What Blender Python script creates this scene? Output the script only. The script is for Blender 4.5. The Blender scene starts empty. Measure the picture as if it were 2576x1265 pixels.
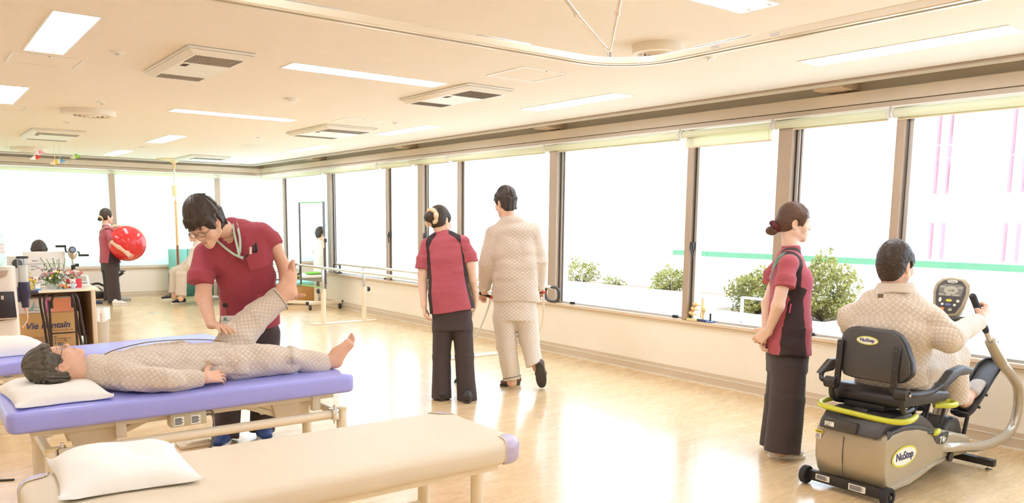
import bpy, bmesh, math, random
import numpy as np
from mathutils import Vector, Matrix
random.seed(7); RNG = np.random.RandomState(7)
SC = bpy.context.scene
COL = SC.collection
PI = math.pi

# ---------------------------------------------------------------- camera
CAM_H = 1.47
def _cam_axes(yaw, pitch, roll):
    cy, sy, cp, sp, cr, sr = math.cos(yaw), math.sin(yaw), math.cos(pitch), math.sin(pitch), math.cos(roll), math.sin(roll)
    f = np.array([sy*cp, cy*cp, -sp]); r = np.array([cy, -sy, 0.0]); d = np.cross(f, r)
    return cr*r + sr*d, -sr*r + cr*d, f
FPX, PCX, PCY = 2012.25, 1288.0, 823.6
AX_R, AX_D, AX_F = _cam_axes(0.650973792, 0.130754929, -0.0112214207)
EYE = np.array([0.0, 0.0, CAM_H])
cam_data = bpy.data.cameras.new('camera'); cam = bpy.data.objects.new('camera', cam_data); COL.objects.link(cam)
cam_data.sensor_width = 36.0; cam_data.sensor_fit = 'HORIZONTAL'
cam_data.lens = FPX/2576*36.0; cam_data.shift_y = (PCY-632.5)/2576; cam_data.clip_start = 0.05; cam_data.clip_end = 200
mw = Matrix.Identity(4)
for i in range(3):
    mw[i][0], mw[i][1], mw[i][2], mw[i][3] = AX_R[i], -AX_D[i], -AX_F[i], EYE[i]
cam.matrix_world = mw
SC.camera = cam
# points measured on the photograph become points in the room: at a depth, on a height, on a wall plane
def _ray(u, v): return AX_R*(u-PCX)/FPX + AX_D*(v-PCY)/FPX + AX_F
def at(u, v, D): return EYE + _ray(u, v)*D
def onz(u, v, z): d = _ray(u, v); return EYE + d*(z-CAM_H)/d[2]
def onx(u, v, x): d = _ray(u, v); return EYE + d*x/d[0]
def ony(u, v, y): d = _ray(u, v); return EYE + d*y/d[1]

# ---------------------------------------------------------------- sky, sun, exposure
SKY = 3.0
SUN = 3.2
TUBE = 21.0
SC.view_settings.view_transform = 'Standard'; SC.view_settings.look = 'None'
SC.view_settings.gamma = 1.0; SC.view_settings.exposure = 0.74; SC.view_settings.use_curve_mapping = False
wd = bpy.data.worlds.new('sky'); SC.world = wd; wd.use_nodes = True
nt = wd.node_tree; nt.nodes.clear()
wo = nt.nodes.new('ShaderNodeOutputWorld'); bg = nt.nodes.new('ShaderNodeBackground')
bg.inputs['Color'].default_value = (0.80, 0.965, 1.22, 1); bg.inputs['Strength'].default_value = SKY
nt.links.new(bg.outputs[0], wo.inputs[0])
sl = bpy.data.lights.new('sun', 'SUN'); sl.energy = SUN; sl.angle = math.radians(1.0); sl.color = (1, 0.97, 0.93)
so = bpy.data.objects.new('sun', sl); COL.objects.link(so)
so.rotation_euler = Vector((-0.55, -0.25, 1.0)).to_track_quat('Z', 'Y').to_euler(); so.location = (-3, -3, 9)
SC.cycles.use_denoising = True
SC.cycles.max_bounces = 10; SC.cycles.diffuse_bounces = 5; SC.cycles.glossy_bounces = 4; SC.cycles.transmission_bounces = 8; SC.cycles.transparent_max_bounces = 12
SC.cycles.sample_clamp_indirect = 6.0
SC.cycles.caustics_reflective = False; SC.cycles.caustics_refractive = False

# ---------------------------------------------------------------- materials
def S(r, g, b):
    f = lambda c: (c/255/12.92) if c/255 <= 0.04045 else ((c/255+0.055)/1.055)**2.4
    return (f(r), f(g), f(b), 1.0)
MATS = {}
def mat(name, col, rough=0.5, metal=0.0, var=0.06, vscale=6.0, bump=0.0, bscale=60.0, coat=0.0, spec=0.5, sheen=0.0, stretch=(1, 1, 1)):
    if name in MATS: return MATS[name]
    m = bpy.data.materials.new(name); m.use_nodes = True; MATS[name] = m
    n, l = m.node_tree.nodes, m.node_tree.links
    b = n['Principled BSDF']; b.inputs['Roughness'].default_value = rough; b.inputs['Metallic'].default_value = metal
    b.inputs['Coat Weight'].default_value = coat; b.inputs['Specular IOR Level'].default_value = spec; b.inputs['Sheen Weight'].default_value = sheen
    tc = n.new('ShaderNodeTexCoord'); mp = n.new('ShaderNodeMapping'); mp.inputs['Scale'].default_value = stretch
    l.new(tc.outputs['Object'], mp.inputs[0])
    nz = n.new('ShaderNodeTexNoise'); nz.inputs['Scale'].default_value = vscale; nz.inputs['Detail'].default_value = 4
    l.new(mp.outputs[0], nz.inputs['Vector'])
    mx = n.new('ShaderNodeMix'); mx.data_type = 'RGBA'
    c = col; k0, k1 = 1-var, 1+var
    mx.inputs[6].default_value = (c[0]*k0, c[1]*k0, c[2]*k0, 1); mx.inputs[7].default_value = (min(1, c[0]*k1), min(1, c[1]*k1), min(1, c[2]*k1), 1)
    l.new(nz.outputs['Fac'], mx.inputs[0]); l.new(mx.outputs[2], b.inputs['Base Color'])
    if bump:
        n2 = n.new('ShaderNodeTexNoise'); n2.inputs['Scale'].default_value = bscale; n2.inputs['Detail'].default_value = 3
        l.new(mp.outputs[0], n2.inputs['Vector'])
        bp = n.new('ShaderNodeBump'); bp.inputs['Strength'].default_value = bump; bp.inputs['Distance'].default_value = 0.01
        l.new(n2.outputs['Fac'], bp.inputs['Height']); l.new(bp.outputs[0], b.inputs['Normal'])
    return m
def emit(name, col, strength):
    if name in MATS: return MATS[name]
    m = bpy.data.materials.new(name); m.use_nodes = True; MATS[name] = m
    b = m.node_tree.nodes['Principled BSDF']; b.inputs['Base Color'].default_value = col
    b.inputs['Emission Color'].default_value = col; b.inputs['Emission Strength'].default_value = strength
    return m
def glass(name, tint=(1, 1, 1, 1), gloss=0.05, rough=0.0):
    if name in MATS: return MATS[name]
    m = bpy.data.materials.new(name); m.use_nodes = True; MATS[name] = m
    n, l = m.node_tree.nodes, m.node_tree.links; n.remove(n['Principled BSDF'])
    t = n.new('ShaderNodeBsdfTransparent'); t.inputs[0].default_value = tint
    g = n.new('ShaderNodeBsdfGlossy'); g.inputs['Roughness'].default_value = rough
    lw = n.new('ShaderNodeLayerWeight'); pw = n.new('ShaderNodeMath'); pw.operation = 'POWER'; pw.inputs[1].default_value = 5.0
    fr = n.new('ShaderNodeMath'); fr.operation = 'MULTIPLY_ADD'; fr.inputs[1].default_value = 0.8; fr.inputs[2].default_value = gloss
    l.new(lw.outputs['Facing'], pw.inputs[0]); l.new(pw.outputs[0], fr.inputs[0])
    mx = n.new('ShaderNodeMixShader'); l.new(fr.outputs[0], mx.inputs[0]); l.new(t.outputs[0], mx.inputs[1]); l.new(g.outputs[0], mx.inputs[2])
    l.new(mx.outputs[0], n['Material Output'].inputs[0])
    return m
def cloth_translucent(name, col, trans):
    if name in MATS: return MATS[name]
    m = bpy.data.materials.new(name); m.use_nodes = True; MATS[name] = m
    n, l = m.node_tree.nodes, m.node_tree.links; n.remove(n['Principled BSDF'])
    d = n.new('ShaderNodeBsdfDiffuse'); d.inputs[0].default_value = col
    t = n.new('ShaderNodeBsdfTranslucent'); t.inputs[0].default_value = col
    nz = n.new('ShaderNodeTexNoise'); nz.inputs['Scale'].default_value = 1.5
    mr = n.new('ShaderNodeMapRange'); mr.inputs[3].default_value = trans*0.95; mr.inputs[4].default_value = trans*1.05
    l.new(nz.outputs['Fac'], mr.inputs[0])
    mx = n.new('ShaderNodeMixShader'); l.new(mr.outputs[0], mx.inputs[0]); l.new(d.outputs[0], mx.inputs[1]); l.new(t.outputs[0], mx.inputs[2])
    l.new(mx.outputs[0], n['Material Output'].inputs[0])
    return m

# ---------------------------------------------------------------- objects
LOC = {}
def tag(o, label=None, cat=None, group=None, kind=None):
    if label: o['label'] = label
    if cat: o['category'] = cat
    if group: o['group'] = group
    if kind: o['kind'] = kind
    return o
def thing(name, label, cat, loc=(0, 0, 0), group=None, rz=0.0):
    o = bpy.data.objects.new(name, None); COL.objects.link(o); o.empty_display_size = 0.05
    o.location = tuple(float(x) for x in loc); o.rotation_euler.z = rz
    LOC[o.name] = (np.array(loc, float), rz)
    return tag(o, label, cat, group)
def setting(name, loc=(0, 0, 0)):
    o = bpy.data.objects.new(name, None); COL.objects.link(o); o['kind'] = 'structure'; o.empty_display_size = 0.05
    o.location = loc; LOC[o.name] = (np.array(loc, float), 0.0); return o
def link_mesh(name, me, parent=None, world=True):
    """link a mesh whose vertices are in world space (world=True) or in its root's own space"""
    o = bpy.data.objects.new(name, me); COL.objects.link(o)
    if parent is not None:
        o.parent = parent
        root, off = (LOC[parent.name] if parent.name in LOC else (np.zeros(3), 0.0))
        if world and (root.any() or off):
            me.transform((Matrix.Translation(Vector(root)) @ Matrix.Rotation(off, 4, 'Z')).inverted())
        LOC[o.name] = (root, off) if world else (np.zeros(3), 0.0)
    return o
def children(o): return [c for c in bpy.data.objects if c.parent is o]
def copy_tree(o, parent=None):
    c = o.copy(); COL.objects.link(c); c.parent = parent
    if o.name in LOC: LOC[c.name] = LOC[o.name]
    for ch in list(o.children): copy_tree(ch, c)
    return c

V3 = lambda *a: np.array(a, float)
def nrm(v): v = np.asarray(v, float); return v/(np.linalg.norm(v)+1e-12)
def frame(axis, hint=(0, 0, 1)):
    a = nrm(axis); h = np.array(hint, float)
    if abs(a @ nrm(h)) > 0.95: h = np.array([1.0, 0, 0]) if abs(a[0]) < 0.9 else np.array([0, 1.0, 0])
    u = nrm(np.cross(h, a)); w = np.cross(a, u); return u, w, a
def spl(pts, n=6, closed=False):
    P = [np.asarray(p, float) for p in pts]; out = []
    m = len(P)
    for i in range(m if closed else m-1):
        p0 = P[(i-1) % m] if (closed or i > 0) else 2*P[0]-P[1]
        p1 = P[i]; p2 = P[(i+1) % m]; p3 = P[(i+2) % m] if (closed or i+2 < m) else 2*P[-1]-P[-2]
        for k in range(n):
            t = k/n; out.append(0.5*((2*p1)+(-p0+p2)*t+(2*p0-5*p1+4*p2-p3)*t*t+(-p0+3*p1-3*p2+p3)*t**3))
    if not closed: out.append(P[-1])
    return out
class MB:
    def __init__(s): s.v = []; s.f = []
    def add(s, vs, fs):
        b = len(s.v); s.v.extend([tuple(map(float, p)) for p in vs]); s.f.extend([tuple(b+i for i in f) for f in fs]); return s
    def box(s, x0, x1, y0, y1, z0, z1):
        vs = [(x, y, z) for z in (z0, z1) for y in (y0, y1) for x in (x0, x1)]
        return s.add(vs, [(0, 2, 3, 1), (4, 5, 7, 6), (0, 1, 5, 4), (2, 6, 7, 3), (0, 4, 6, 2), (1, 3, 7, 5)])
    def obox(s, c, h, ax=None):
        ax = np.eye(3) if ax is None else np.array([nrm(a) for a in ax]); c = np.asarray(c, float)
        vs = [c + sx*h[0]*ax[0] + sy*h[1]*ax[1] + sz*h[2]*ax[2] for sz in (-1, 1) for sy in (-1, 1) for sx in (-1, 1)]
        return s.add(vs, [(0, 2, 3, 1), (4, 5, 7, 6), (0, 1, 5, 4), (2, 6, 7, 3), (0, 4, 6, 2), (1, 3, 7, 5)])
    def bar(s, a, b, w, h, up=(0, 0, 1)):
        a = np.asarray(a, float); b = np.asarray(b, float); u, wv, ax = frame(b-a, up)
        return s.obox((a+b)/2, (w/2, h/2, np.linalg.norm(b-a)/2), (u, wv, ax))
    def cyl(s, a, b, r, r2=None, n=16, caps=True):
        return s.tube([a, b], [r, r if r2 is None else r2], n, caps=caps)
    def tube(s, pts, r, n=10, closed=False, caps=True, flat=1.0, up=None):
        P = [np.asarray(p, float) for p in pts]; m = len(P); R = r if hasattr(r, '__len__') else [r]*m
        T = []
        for i in range(m):
            if closed: t = P[(i+1) % m]-P[i-1]
            else: t = P[min(i+1, m-1)]-P[max(i-1, 0)]
            T.append(nrm(t))
        u, w, _ = frame(T[0], up if up is not None else (0, 0, 1)); vs = []
        for i in range(m):
            if up is not None: u, w, _ = frame(T[i], up)
            else:
                u = nrm(u - T[i]*(u @ T[i])); w = np.cross(T[i], u)
            for k in range(n):
                a = 2*PI*k/n; vs.append(P[i] + R[i]*(math.cos(a)*u + flat*math.sin(a)*w))
        fs = []
        for i in range(m if closed else m-1):
            j = (i+1) % m
            for k in range(n): fs.append((i*n+k, i*n+(k+1) % n, j*n+(k+1) % n, j*n+k))
        if caps and not closed: fs.append(tuple(range(n-1, -1, -1))); fs.append(tuple((m-1)*n+k for k in range(n)))
        return s.add(vs, fs)
    def lathe(s, prof, o, axis=(0, 0, 1), n=24, arc=None):
        u, w, a = frame(axis); o = np.asarray(o, float); vs = []; m = len(prof)
        for r, z in prof:
            for k in range(n):
                t = 2*PI*k/n; vs.append(o + a*z + r*(math.cos(t)*u+math.sin(t)*w))
        fs = [(i*n+k, i*n+(k+1) % n, (i+1)*n+(k+1) % n, (i+1)*n+k) for i in range(m-1) for k in range(n)]
        if prof[0][0] > 1e-6: fs.append(tuple(range(n-1, -1, -1)))
        if prof[-1][0] > 1e-6: fs.append(tuple((m-1)*n+k for k in range(n)))
        return s.add(vs, fs)
    def prism(s, poly, vec):
        P = [np.asarray(p, float) for p in poly]; v = np.asarray(vec, float); m = len(P)
        fs = [tuple(range(m-1, -1, -1)), tuple(range(m, 2*m))] + [(i, (i+1) % m, m+(i+1) % m, m+i) for i in range(m)]
        return s.add(P+[p+v for p in P], fs)
    def sphere(s, c, r, n=16, m=10, ax=None):
        ax = np.eye(3) if ax is None else np.asarray(ax); r = np.array([r]*3 if not hasattr(r, '__len__') else r, float); c = np.asarray(c, float)
        vs = []
        for i in range(1, m):
            p = PI*i/m
            for k in range(n):
                t = 2*PI*k/n; q = r*np.array([math.sin(p)*math.cos(t), math.sin(p)*math.sin(t), math.cos(p)]); vs.append(c + q @ ax)
        top = len(vs); vs.append(c + (r*np.array([0, 0, 1])) @ ax); vs.append(c - (r*np.array([0, 0, 1])) @ ax)
        fs = [(i*n+k, (i+1)*n+k, (i+1)*n+(k+1) % n, i*n+(k+1) % n) for i in range(m-2) for k in range(n)]
        fs += [(top, k, (k+1) % n) for k in range(n)] + [(top+1, (m-2)*n+(k+1) % n, (m-2)*n+k) for k in range(n)]
        return s.add(vs, fs)
    def grid(s, F, nu, nv, cu=False, cv=False):
        vs = [F(i/(nu if cu else nu-1), j/(nv if cv else nv-1)) for i in range(nu) for j in range(nv)]
        fs = [(i*nv+j, ((i+1) % nu)*nv+j, ((i+1) % nu)*nv+(j+1) % nv, i*nv+(j+1) % nv) for i in range(nu if cu else nu-1) for j in range(nv if cv else nv-1)]
        return s.add(vs, fs)
    def mesh(s, m, smooth=40, bevel=0.0, seg=2):
        me = bpy.data.meshes.new('mesh'); me.from_pydata(s.v, [], s.f)
        bm = bmesh.new(); bm.from_mesh(me); bmesh.ops.recalc_face_normals(bm, faces=bm.faces)
        if bevel:
            es = [e for e in bm.edges if len(e.link_faces) == 2 and e.calc_face_angle(0) > math.radians(25)]
            bmesh.ops.bevel(bm, geom=es, offset=bevel, segments=seg, affect='EDGES', profile=0.5, clamp_overlap=True)
        bm.to_mesh(me); bm.free()
        if m: me.materials.append(m)
        if smooth:
            me.polygons.foreach_set('use_smooth', [True]*len(me.polygons)); me.set_sharp_from_angle(angle=math.radians(smooth))
        return me
    def build(s, name, m, parent=None, smooth=40, bevel=0.0, seg=2, world=True):
        return link_mesh(name, s.mesh(m, smooth, bevel, seg), parent, world)
def wall_text(name, body, m, parent, o, ux, uy, size, depth=0.001, align='LEFT', shear=0.0, bold=0.0, space=1.0, world=True):
    """lettering as thin raised mesh: o = anchor on the baseline, ux along the line, uy up"""
    cu = bpy.data.curves.new('text', 'FONT'); cu.body = body; cu.size = size; cu.align_x = align; cu.extrude = depth; cu.shear = shear; cu.offset = bold; cu.space_character = space
    cu.resolution_u = 3
    t = bpy.data.objects.new('text', cu); COL.objects.link(t)
    dg = bpy.context.evaluated_depsgraph_get(); me = bpy.data.meshes.new_from_object(t.evaluated_get(dg))
    bpy.data.objects.remove(t); bpy.data.curves.remove(cu)
    ux = nrm(ux); uy = np.asarray(uy, float); uy = nrm(uy - ux*(uy @ ux)); uz = np.cross(ux, uy); M = Matrix.Identity(4)
    for i in range(3): M[i][0], M[i][1], M[i][2], M[i][3] = ux[i], uy[i], uz[i], o[i]
    me.transform(M); me.materials.clear(); me.materials.append(m)
    return link_mesh(name, me, parent, world)
# ================================================================ the room
XW, YF, XL, YB, HC = 5.865, 16.11, -3.6, -2.6, 2.54
M_ceil = mat('ceiling paint', S(246, 238, 226), 0.9, var=0.02, bump=0.15, bscale=90)
M_wall = mat('wall paint', S(250, 242, 228), 0.85, var=0.02, bump=0.05, bscale=120)
M_base = mat('vinyl baseboard', S(214, 198, 174), 0.5, var=0.03)
M_bronze = mat('bronze aluminium', S(178, 158, 138), 0.38, metal=0.15, var=0.04, vscale=3)
M_alu = mat('silver aluminium', S(205, 202, 198), 0.3, metal=0.7, var=0.04)
M_sill = mat('beige metal sill', S(226, 205, 180), 0.45, var=0.03)
M_fascia = mat('fascia paint', S(242, 226, 202), 0.7, var=0.02)
M_recess = mat('curtain recess metal', S(242, 230, 210), 0.6, var=0.04)
M_white = mat('white plastic', S(244, 240, 232), 0.45, var=0.02)
M_cream = mat('cream enamel', S(240, 226, 200), 0.35, var=0.02)
M_black = mat('black plastic', S(40, 36, 34), 0.42, var=0.1)
M_gun = mat('dark grey cover', S(66, 62, 60), .42, var=.05)
M_rubber = mat('black rubber', S(32, 30, 30), 0.7, var=0.1)
M_chrome = mat('chrome', S(225, 222, 218), 0.14, metal=1.0, var=0.03)
M_dark = mat('dark gap', S(70, 58, 48), 0.8, var=0.1)
M_glass = glass('window glass', (0.97, 0.985, 0.975, 1), 0.03)

def floor_mat():
    m = bpy.data.materials.new('maple vinyl floor'); m.use_nodes = True
    n, l = m.node_tree.nodes, m.node_tree.links; b = n['Principled BSDF']
    tc = n.new('ShaderNodeTexCoord')
    br = n.new('ShaderNodeTexBrick'); br.inputs['Scale'].default_value = 1.0; br.inputs['Brick Width'].default_value = 1.1; br.inputs['Row Height'].default_value = 0.075
    br.inputs['Mortar Size'].default_value = 0.0012; br.inputs['Mortar Smooth'].default_value = 0.3
    br.inputs['Color1'].default_value = S(233, 203, 156); br.inputs['Color2'].default_value = S(225, 193, 143); br.inputs['Mortar'].default_value = S(206, 176, 130)
    l.new(tc.outputs['Object'], br.inputs['Vector'])
    mp = n.new('ShaderNodeMapping'); mp.inputs['Scale'].default_value = (1.2, 16, 1); l.new(tc.outputs['Object'], mp.inputs[0])
    nz = n.new('ShaderNodeTexNoise'); nz.inputs['Scale'].default_value = 3.0; nz.inputs['Detail'].default_value = 6; nz.inputs['Roughness'].default_value = 0.6; l.new(mp.outputs[0], nz.inputs['Vector'])
    cr = n.new('ShaderNodeMapRange'); cr.inputs[1].default_value = 0.3; cr.inputs[2].default_value = 0.75; cr.inputs[3].default_value = 0.95; cr.inputs[4].default_value = 1.03
    l.new(nz.outputs['Fac'], cr.inputs[0])
    mx = n.new('ShaderNodeMix'); mx.data_type = 'RGBA'; mx.blend_type = 'MULTIPLY'; mx.inputs[0].default_value = 1.0
    l.new(br.outputs['Color'], mx.inputs[6]); l.new(cr.outputs[0], mx.inputs[7]); l.new(mx.outputs[2], b.inputs['Base Color'])
    rr = n.new('ShaderNodeMapRange'); rr.inputs[3].default_value = 0.24; rr.inputs[4].default_value = 0.30; l.new(nz.outputs['Fac'], rr.inputs[0]); l.new(rr.outputs[0], b.inputs['Roughness'])
    bp = n.new('ShaderNodeBump'); bp.inputs['Strength'].default_value = 0.03; bp.inputs['Distance'].default_value = 0.004; l.new(nz.outputs['Fac'], bp.inputs['Height']); l.new(bp.outputs[0], b.inputs['Normal'])
    b.inputs['Coat Weight'].default_value = 0.35; b.inputs['Coat Roughness'].default_value = 0.12
    return m
def struct(name, mb, m, parent=None, bevel=0.0, smooth=0):
    o = mb.build(name, m, parent, smooth=smooth, bevel=bevel)
    if parent is None: o['kind'] = 'structure'
    return o
struct('floor', MB().box(XL, XW+0.1, YB, YF+0.1, -0.12, 0), floor_mat())
# ceiling with openings for the troffers
LIGHTS = []   # x, y, along ('x' or 'y')
for y in (2.57, 5.55, 8.55): LIGHTS += [(0.83, y, 'y'), (2.86, y, 'x'), (4.89, y, 'y')]
for y in (11.75, 14.75): LIGHTS += [(0.83, y, 'y'), (2.97, y, 'y'), (5.02, y, 'y')]
for y in (-0.4,): LIGHTS += [(0.83, y, 'y'), (2.86, y, 'x'), (4.89, y, 'y')]
for y in (-0.4, 2.57, 5.55, 8.55, 11.75): LIGHTS += [(-1.3, y, 'y')]
LW, LL = 0.115, 0.63
holes = [(x-(LL if d == 'x' else LW), x+(LL if d == 'x' else LW), y-(LW if d == 'x' else LL), y+(LW if d == 'x' else LL)) for x, y, d in LIGHTS]
xs = sorted({XL, 5.66} | {h[0] for h in holes} | {h[1] for h in holes}); ys = sorted({YB, 15.93} | {h[2] for h in holes} | {h[3] for h in holes})
cb = MB(); vid = {}
def cv(x, y):
    if (x, y) not in vid: vid[(x, y)] = len(cb.v); cb.v.append((x, y, HC))
    return vid[(x, y)]
for i in range(len(xs)-1):
    for j in range(len(ys)-1):
        mxx, myy = (xs[i]+xs[i+1])/2, (ys[j]+ys[j+1])/2
        if any(h[0] < mxx < h[1] and h[2] < myy < h[3] for h in holes): continue
        cb.f.append((cv(xs[i], ys[j]), cv(xs[i+1], ys[j]), cv(xs[i+1], ys[j+1]), cv(xs[i], ys[j+1])))
struct('ceiling', cb, M_ceil)
struct('trim_1', MB().box(XL-0.2, XW+0.35, YB-0.2, YF+0.35, 2.74, 2.95), M_recess)           # slab added above the ceiling void to block sky and sun
# ceiling edge: white nose, bronze groove, recess
for nm, mb, m in (('trim_2', MB().box(5.655, 5.685, YB, 15.955, 2.515, 2.545).box(XL, 5.685, 15.925, 15.955, 2.515, 2.545), M_white),
                  ('trim_3', MB().box(5.60, 5.640, YB, 15.90, 2.531, 2.5395).box(XL, 5.640, 15.86, 15.90, 2.531, 2.5395), M_bronze),
                  ('trim_4', MB().box(5.645, 5.655, YB, 15.92, 2.528, 2.5395).box(XL, 5.655, 15.905, 15.925, 2.528, 2.5395), M_white)):
    struct(nm, mb, m)
# walls
struct('wall_left', MB().box(XL-0.15, XL, YB, YF+0.2, 0, 2.8), M_wall)
struct('wall_back', MB().box(XL-0.15, XW+0.2, YB-0.15, YB, 0, 2.8), M_wall)
struct('wall_right', MB().box(XW, XW+0.2, YB, YF+0.2, 0, 0.53).box(XW+0.10, XW+0.2, YB, YF+0.2, 2.30, 2.8), M_wall)
struct('wall_far', MB().box(XL, XW, YF, YF+0.2, 0, 0.53).box(XL, XW+0.1, YF+0.10, YF+0.2, 2.30, 2.8), M_wall)
struct('trim_5', MB().box(XW+0.09, XW+0.10, YB, YF+0.1, 2.47, 2.75).box(XL, XW+0.1, YF+0.09, YF+0.10, 2.47, 2.75), M_recess)
struct('trim_6', MB().box(XW-0.005, XW+0.10, YB, YF+0.1, 2.388, 2.482).box(XL, XW, YF-0.005, YF+0.10, 2.388, 2.482), M_fascia, bevel=0.004)
struct('trim_7', MB().box(XW, XW+0.10, YB, YF+0.1, 2.335, 2.383).box(XL, XW, YF, YF+0.10, 2.335, 2.383), M_sill, bevel=0.004)
# cross noggins that interrupt the recess
nb = MB()
for y in (0.4, 3.55, 7.0, 10.2, 13.3): nb.box(5.70, XW+0.09, y-0.12, y+0.12, 2.50, 2.56)
struct('trim_8', nb, M_sill)
# baseboards: two steps with a light reveal line
def baseboard(name, a, b, nx):
    o = setting(name)
    a = np.array(a, float); b = np.array(b, float); nx = np.array(nx, float)
    def strip(z0, z1, t, m, nm):
        mb = MB(); p = [a, b, b+nx*t, a+nx*t]; mb.prism([V3(*q[:2], z0) for q in p], (0, 0, z1-z0)); mb.build(nm, m, o, smooth=0)
    strip(0.008, 0.072, 0.016, M_base, 'lower_board'); strip(0.072, 0.078, 0.019, M_white, 'reveal_line'); strip(0.078, 0.112, 0.013, M_base, 'upper_board'); strip(0, 0.008, 0.02, M_white, 'floor_joint')
baseboard('baseboard_right', (XW, YB, 0), (XW, YF, 0), (-1, 0, 0)); baseboard('baseboard_far', (XL, YF, 0), (XW, YF, 0), (0, -1, 0))
baseboard('baseboard_left', (XL, YB, 0), (XL, YF, 0), (1, 0, 0))
# sills
struct('trim_9', MB().box(XW-0.03, XW+0.14, YB, YF+0.1, 0.545, 0.576), M_sill, bevel=0.004)
struct('trim_10', MB().box(XW-0.018, XW+0.1, YB, YF, 0.525, 0.543), M_sill, bevel=0.003)
struct('trim_11', MB().box(XL, XW-0.03, YF-0.03, YF+0.14, 0.545, 0.576), M_sill, bevel=0.004)
struct('trim_12', MB().box(XL, XW-0.018, YF-0.018, YF+0.1, 0.525, 0.543), M_sill, bevel=0.003)

def cam_handle(parent, x, y, z):
    mb = MB().box(x-0.035, x-0.004, y-0.014, y+0.014, z-0.035, z+0.035); a = mb.build('handle', M_black, parent, bevel=0.004)
    MB().tube(spl([(x-0.03, y, z), (x-0.055, y-0.005, z-0.01), (x-0.06, y-0.03, z-0.07), (x-0.058, y-0.04, z-0.125)], 4), [0.009]*12+[0.006], 8).build('lever', M_black, a)
def window_bay(n, y0, y1, sub, flip):
    """posts stand at y0 and y1; a slimmer mullion at sub divides the bay in a fixed and an opening light"""
    w = setting('window_%d' % n); zt, zb = 2.335, 0.576
    MB().box(XW-0.045, XW+0.075, y0-0.065, y0+0.065, zb, zt).build('post', M_bronze, w, smooth=0, bevel=0.004)
    MB().box(XW+0.01, XW+0.09, y0-0.105, y0-0.065, zb, zt).box(XW+0.025, XW+0.10, y0-0.125, y0-0.105, zb, zt).build('sash', M_alu, w, smooth=0, bevel=0.003)
    MB().box(XW+0.005, XW+0.02, y0-0.076, y0-0.070, zb, zt).box(XW+0.02, XW+0.035, y0-0.108, y0-0.103, zb, zt).build('gasket', M_black, w, smooth=0)
    MB().box(XW-0.035, XW+0.075, sub-0.032, sub+0.032, zb, zt).build('mullion', M_bronze, w, smooth=0, bevel=0.004)
    MB().box(XW+0.01, XW+0.09, sub-0.075, sub-0.032, zb, zt).build('sash', M_alu, w, smooth=0, bevel=0.003)
    MB().box(XW+0.005, XW+0.02, sub-0.045, sub-0.040, zb, zt).box(XW+0.02, XW+0.035, sub-0.062, sub-0.057, zb, zt).build('gasket', M_black, w, smooth=0)
    MB().box(XW+0.02, XW+0.09, y0, y1, zb, zb+0.02).box(XW+0.02, XW+0.09, y0, y1, zt-0.03, zt).build('rail', M_alu, w, smooth=0)
    for a, b in ((y0+0.065, sub-0.075), (sub+0.032, y1-0.125)):
        MB().box(XW+0.052, XW+0.058, a, b, zb+0.02, zt-0.03).build('pane', M_glass, w, smooth=0)
    cam_handle(w, XW+0.01, sub-0.05 if flip else y1-0.09, 1.27)
    for yy in ((sub+0.15), (y1-0.3)): MB().box(XW+0.0, XW+0.03, yy-0.03, yy+0.03, zb+0.002, zb+0.03).build('latch', M_black, w, bevel=0.006)
BAYS = [(12.81, 15.95, 14.87), (9.80, 12.81, 10.79), (6.92, 9.80, 8.84), (3.98, 6.92, 4.98), (1.0, 3.98, 3.03), (-1.95, 1.0, -0.95)]
for i, (a, b, c) in enumerate(BAYS): window_bay(i+1, a, b, c, i in (1, 3, 5))
# far wall windows behind the blinds
for i, (a, b) in enumerate([(4.99, 6.0), (3.11, 4.99), (1.23, 3.11), (-0.65, 1.23), (-2.55, -0.65)]):
    w = setting('window_%d' % (i+7))
    MB().box(a-0.05, a+0.05, YF-0.03, YF+0.08, 0.576, 2.335).build('post', M_bronze, w, smooth=0, bevel=0.004)
    MB().box(a+0.05, b-0.05, YF+0.05, YF+0.056, 0.576, 2.335).build('pane', M_glass, w, smooth=0)
    MB().box(a, b, YF+0.02, YF+0.09, 0.576, 0.60).box(a, b, YF+0.02, YF+0.09, 2.31, 2.335).build('rail', M_alu, w, smooth=0)

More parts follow.
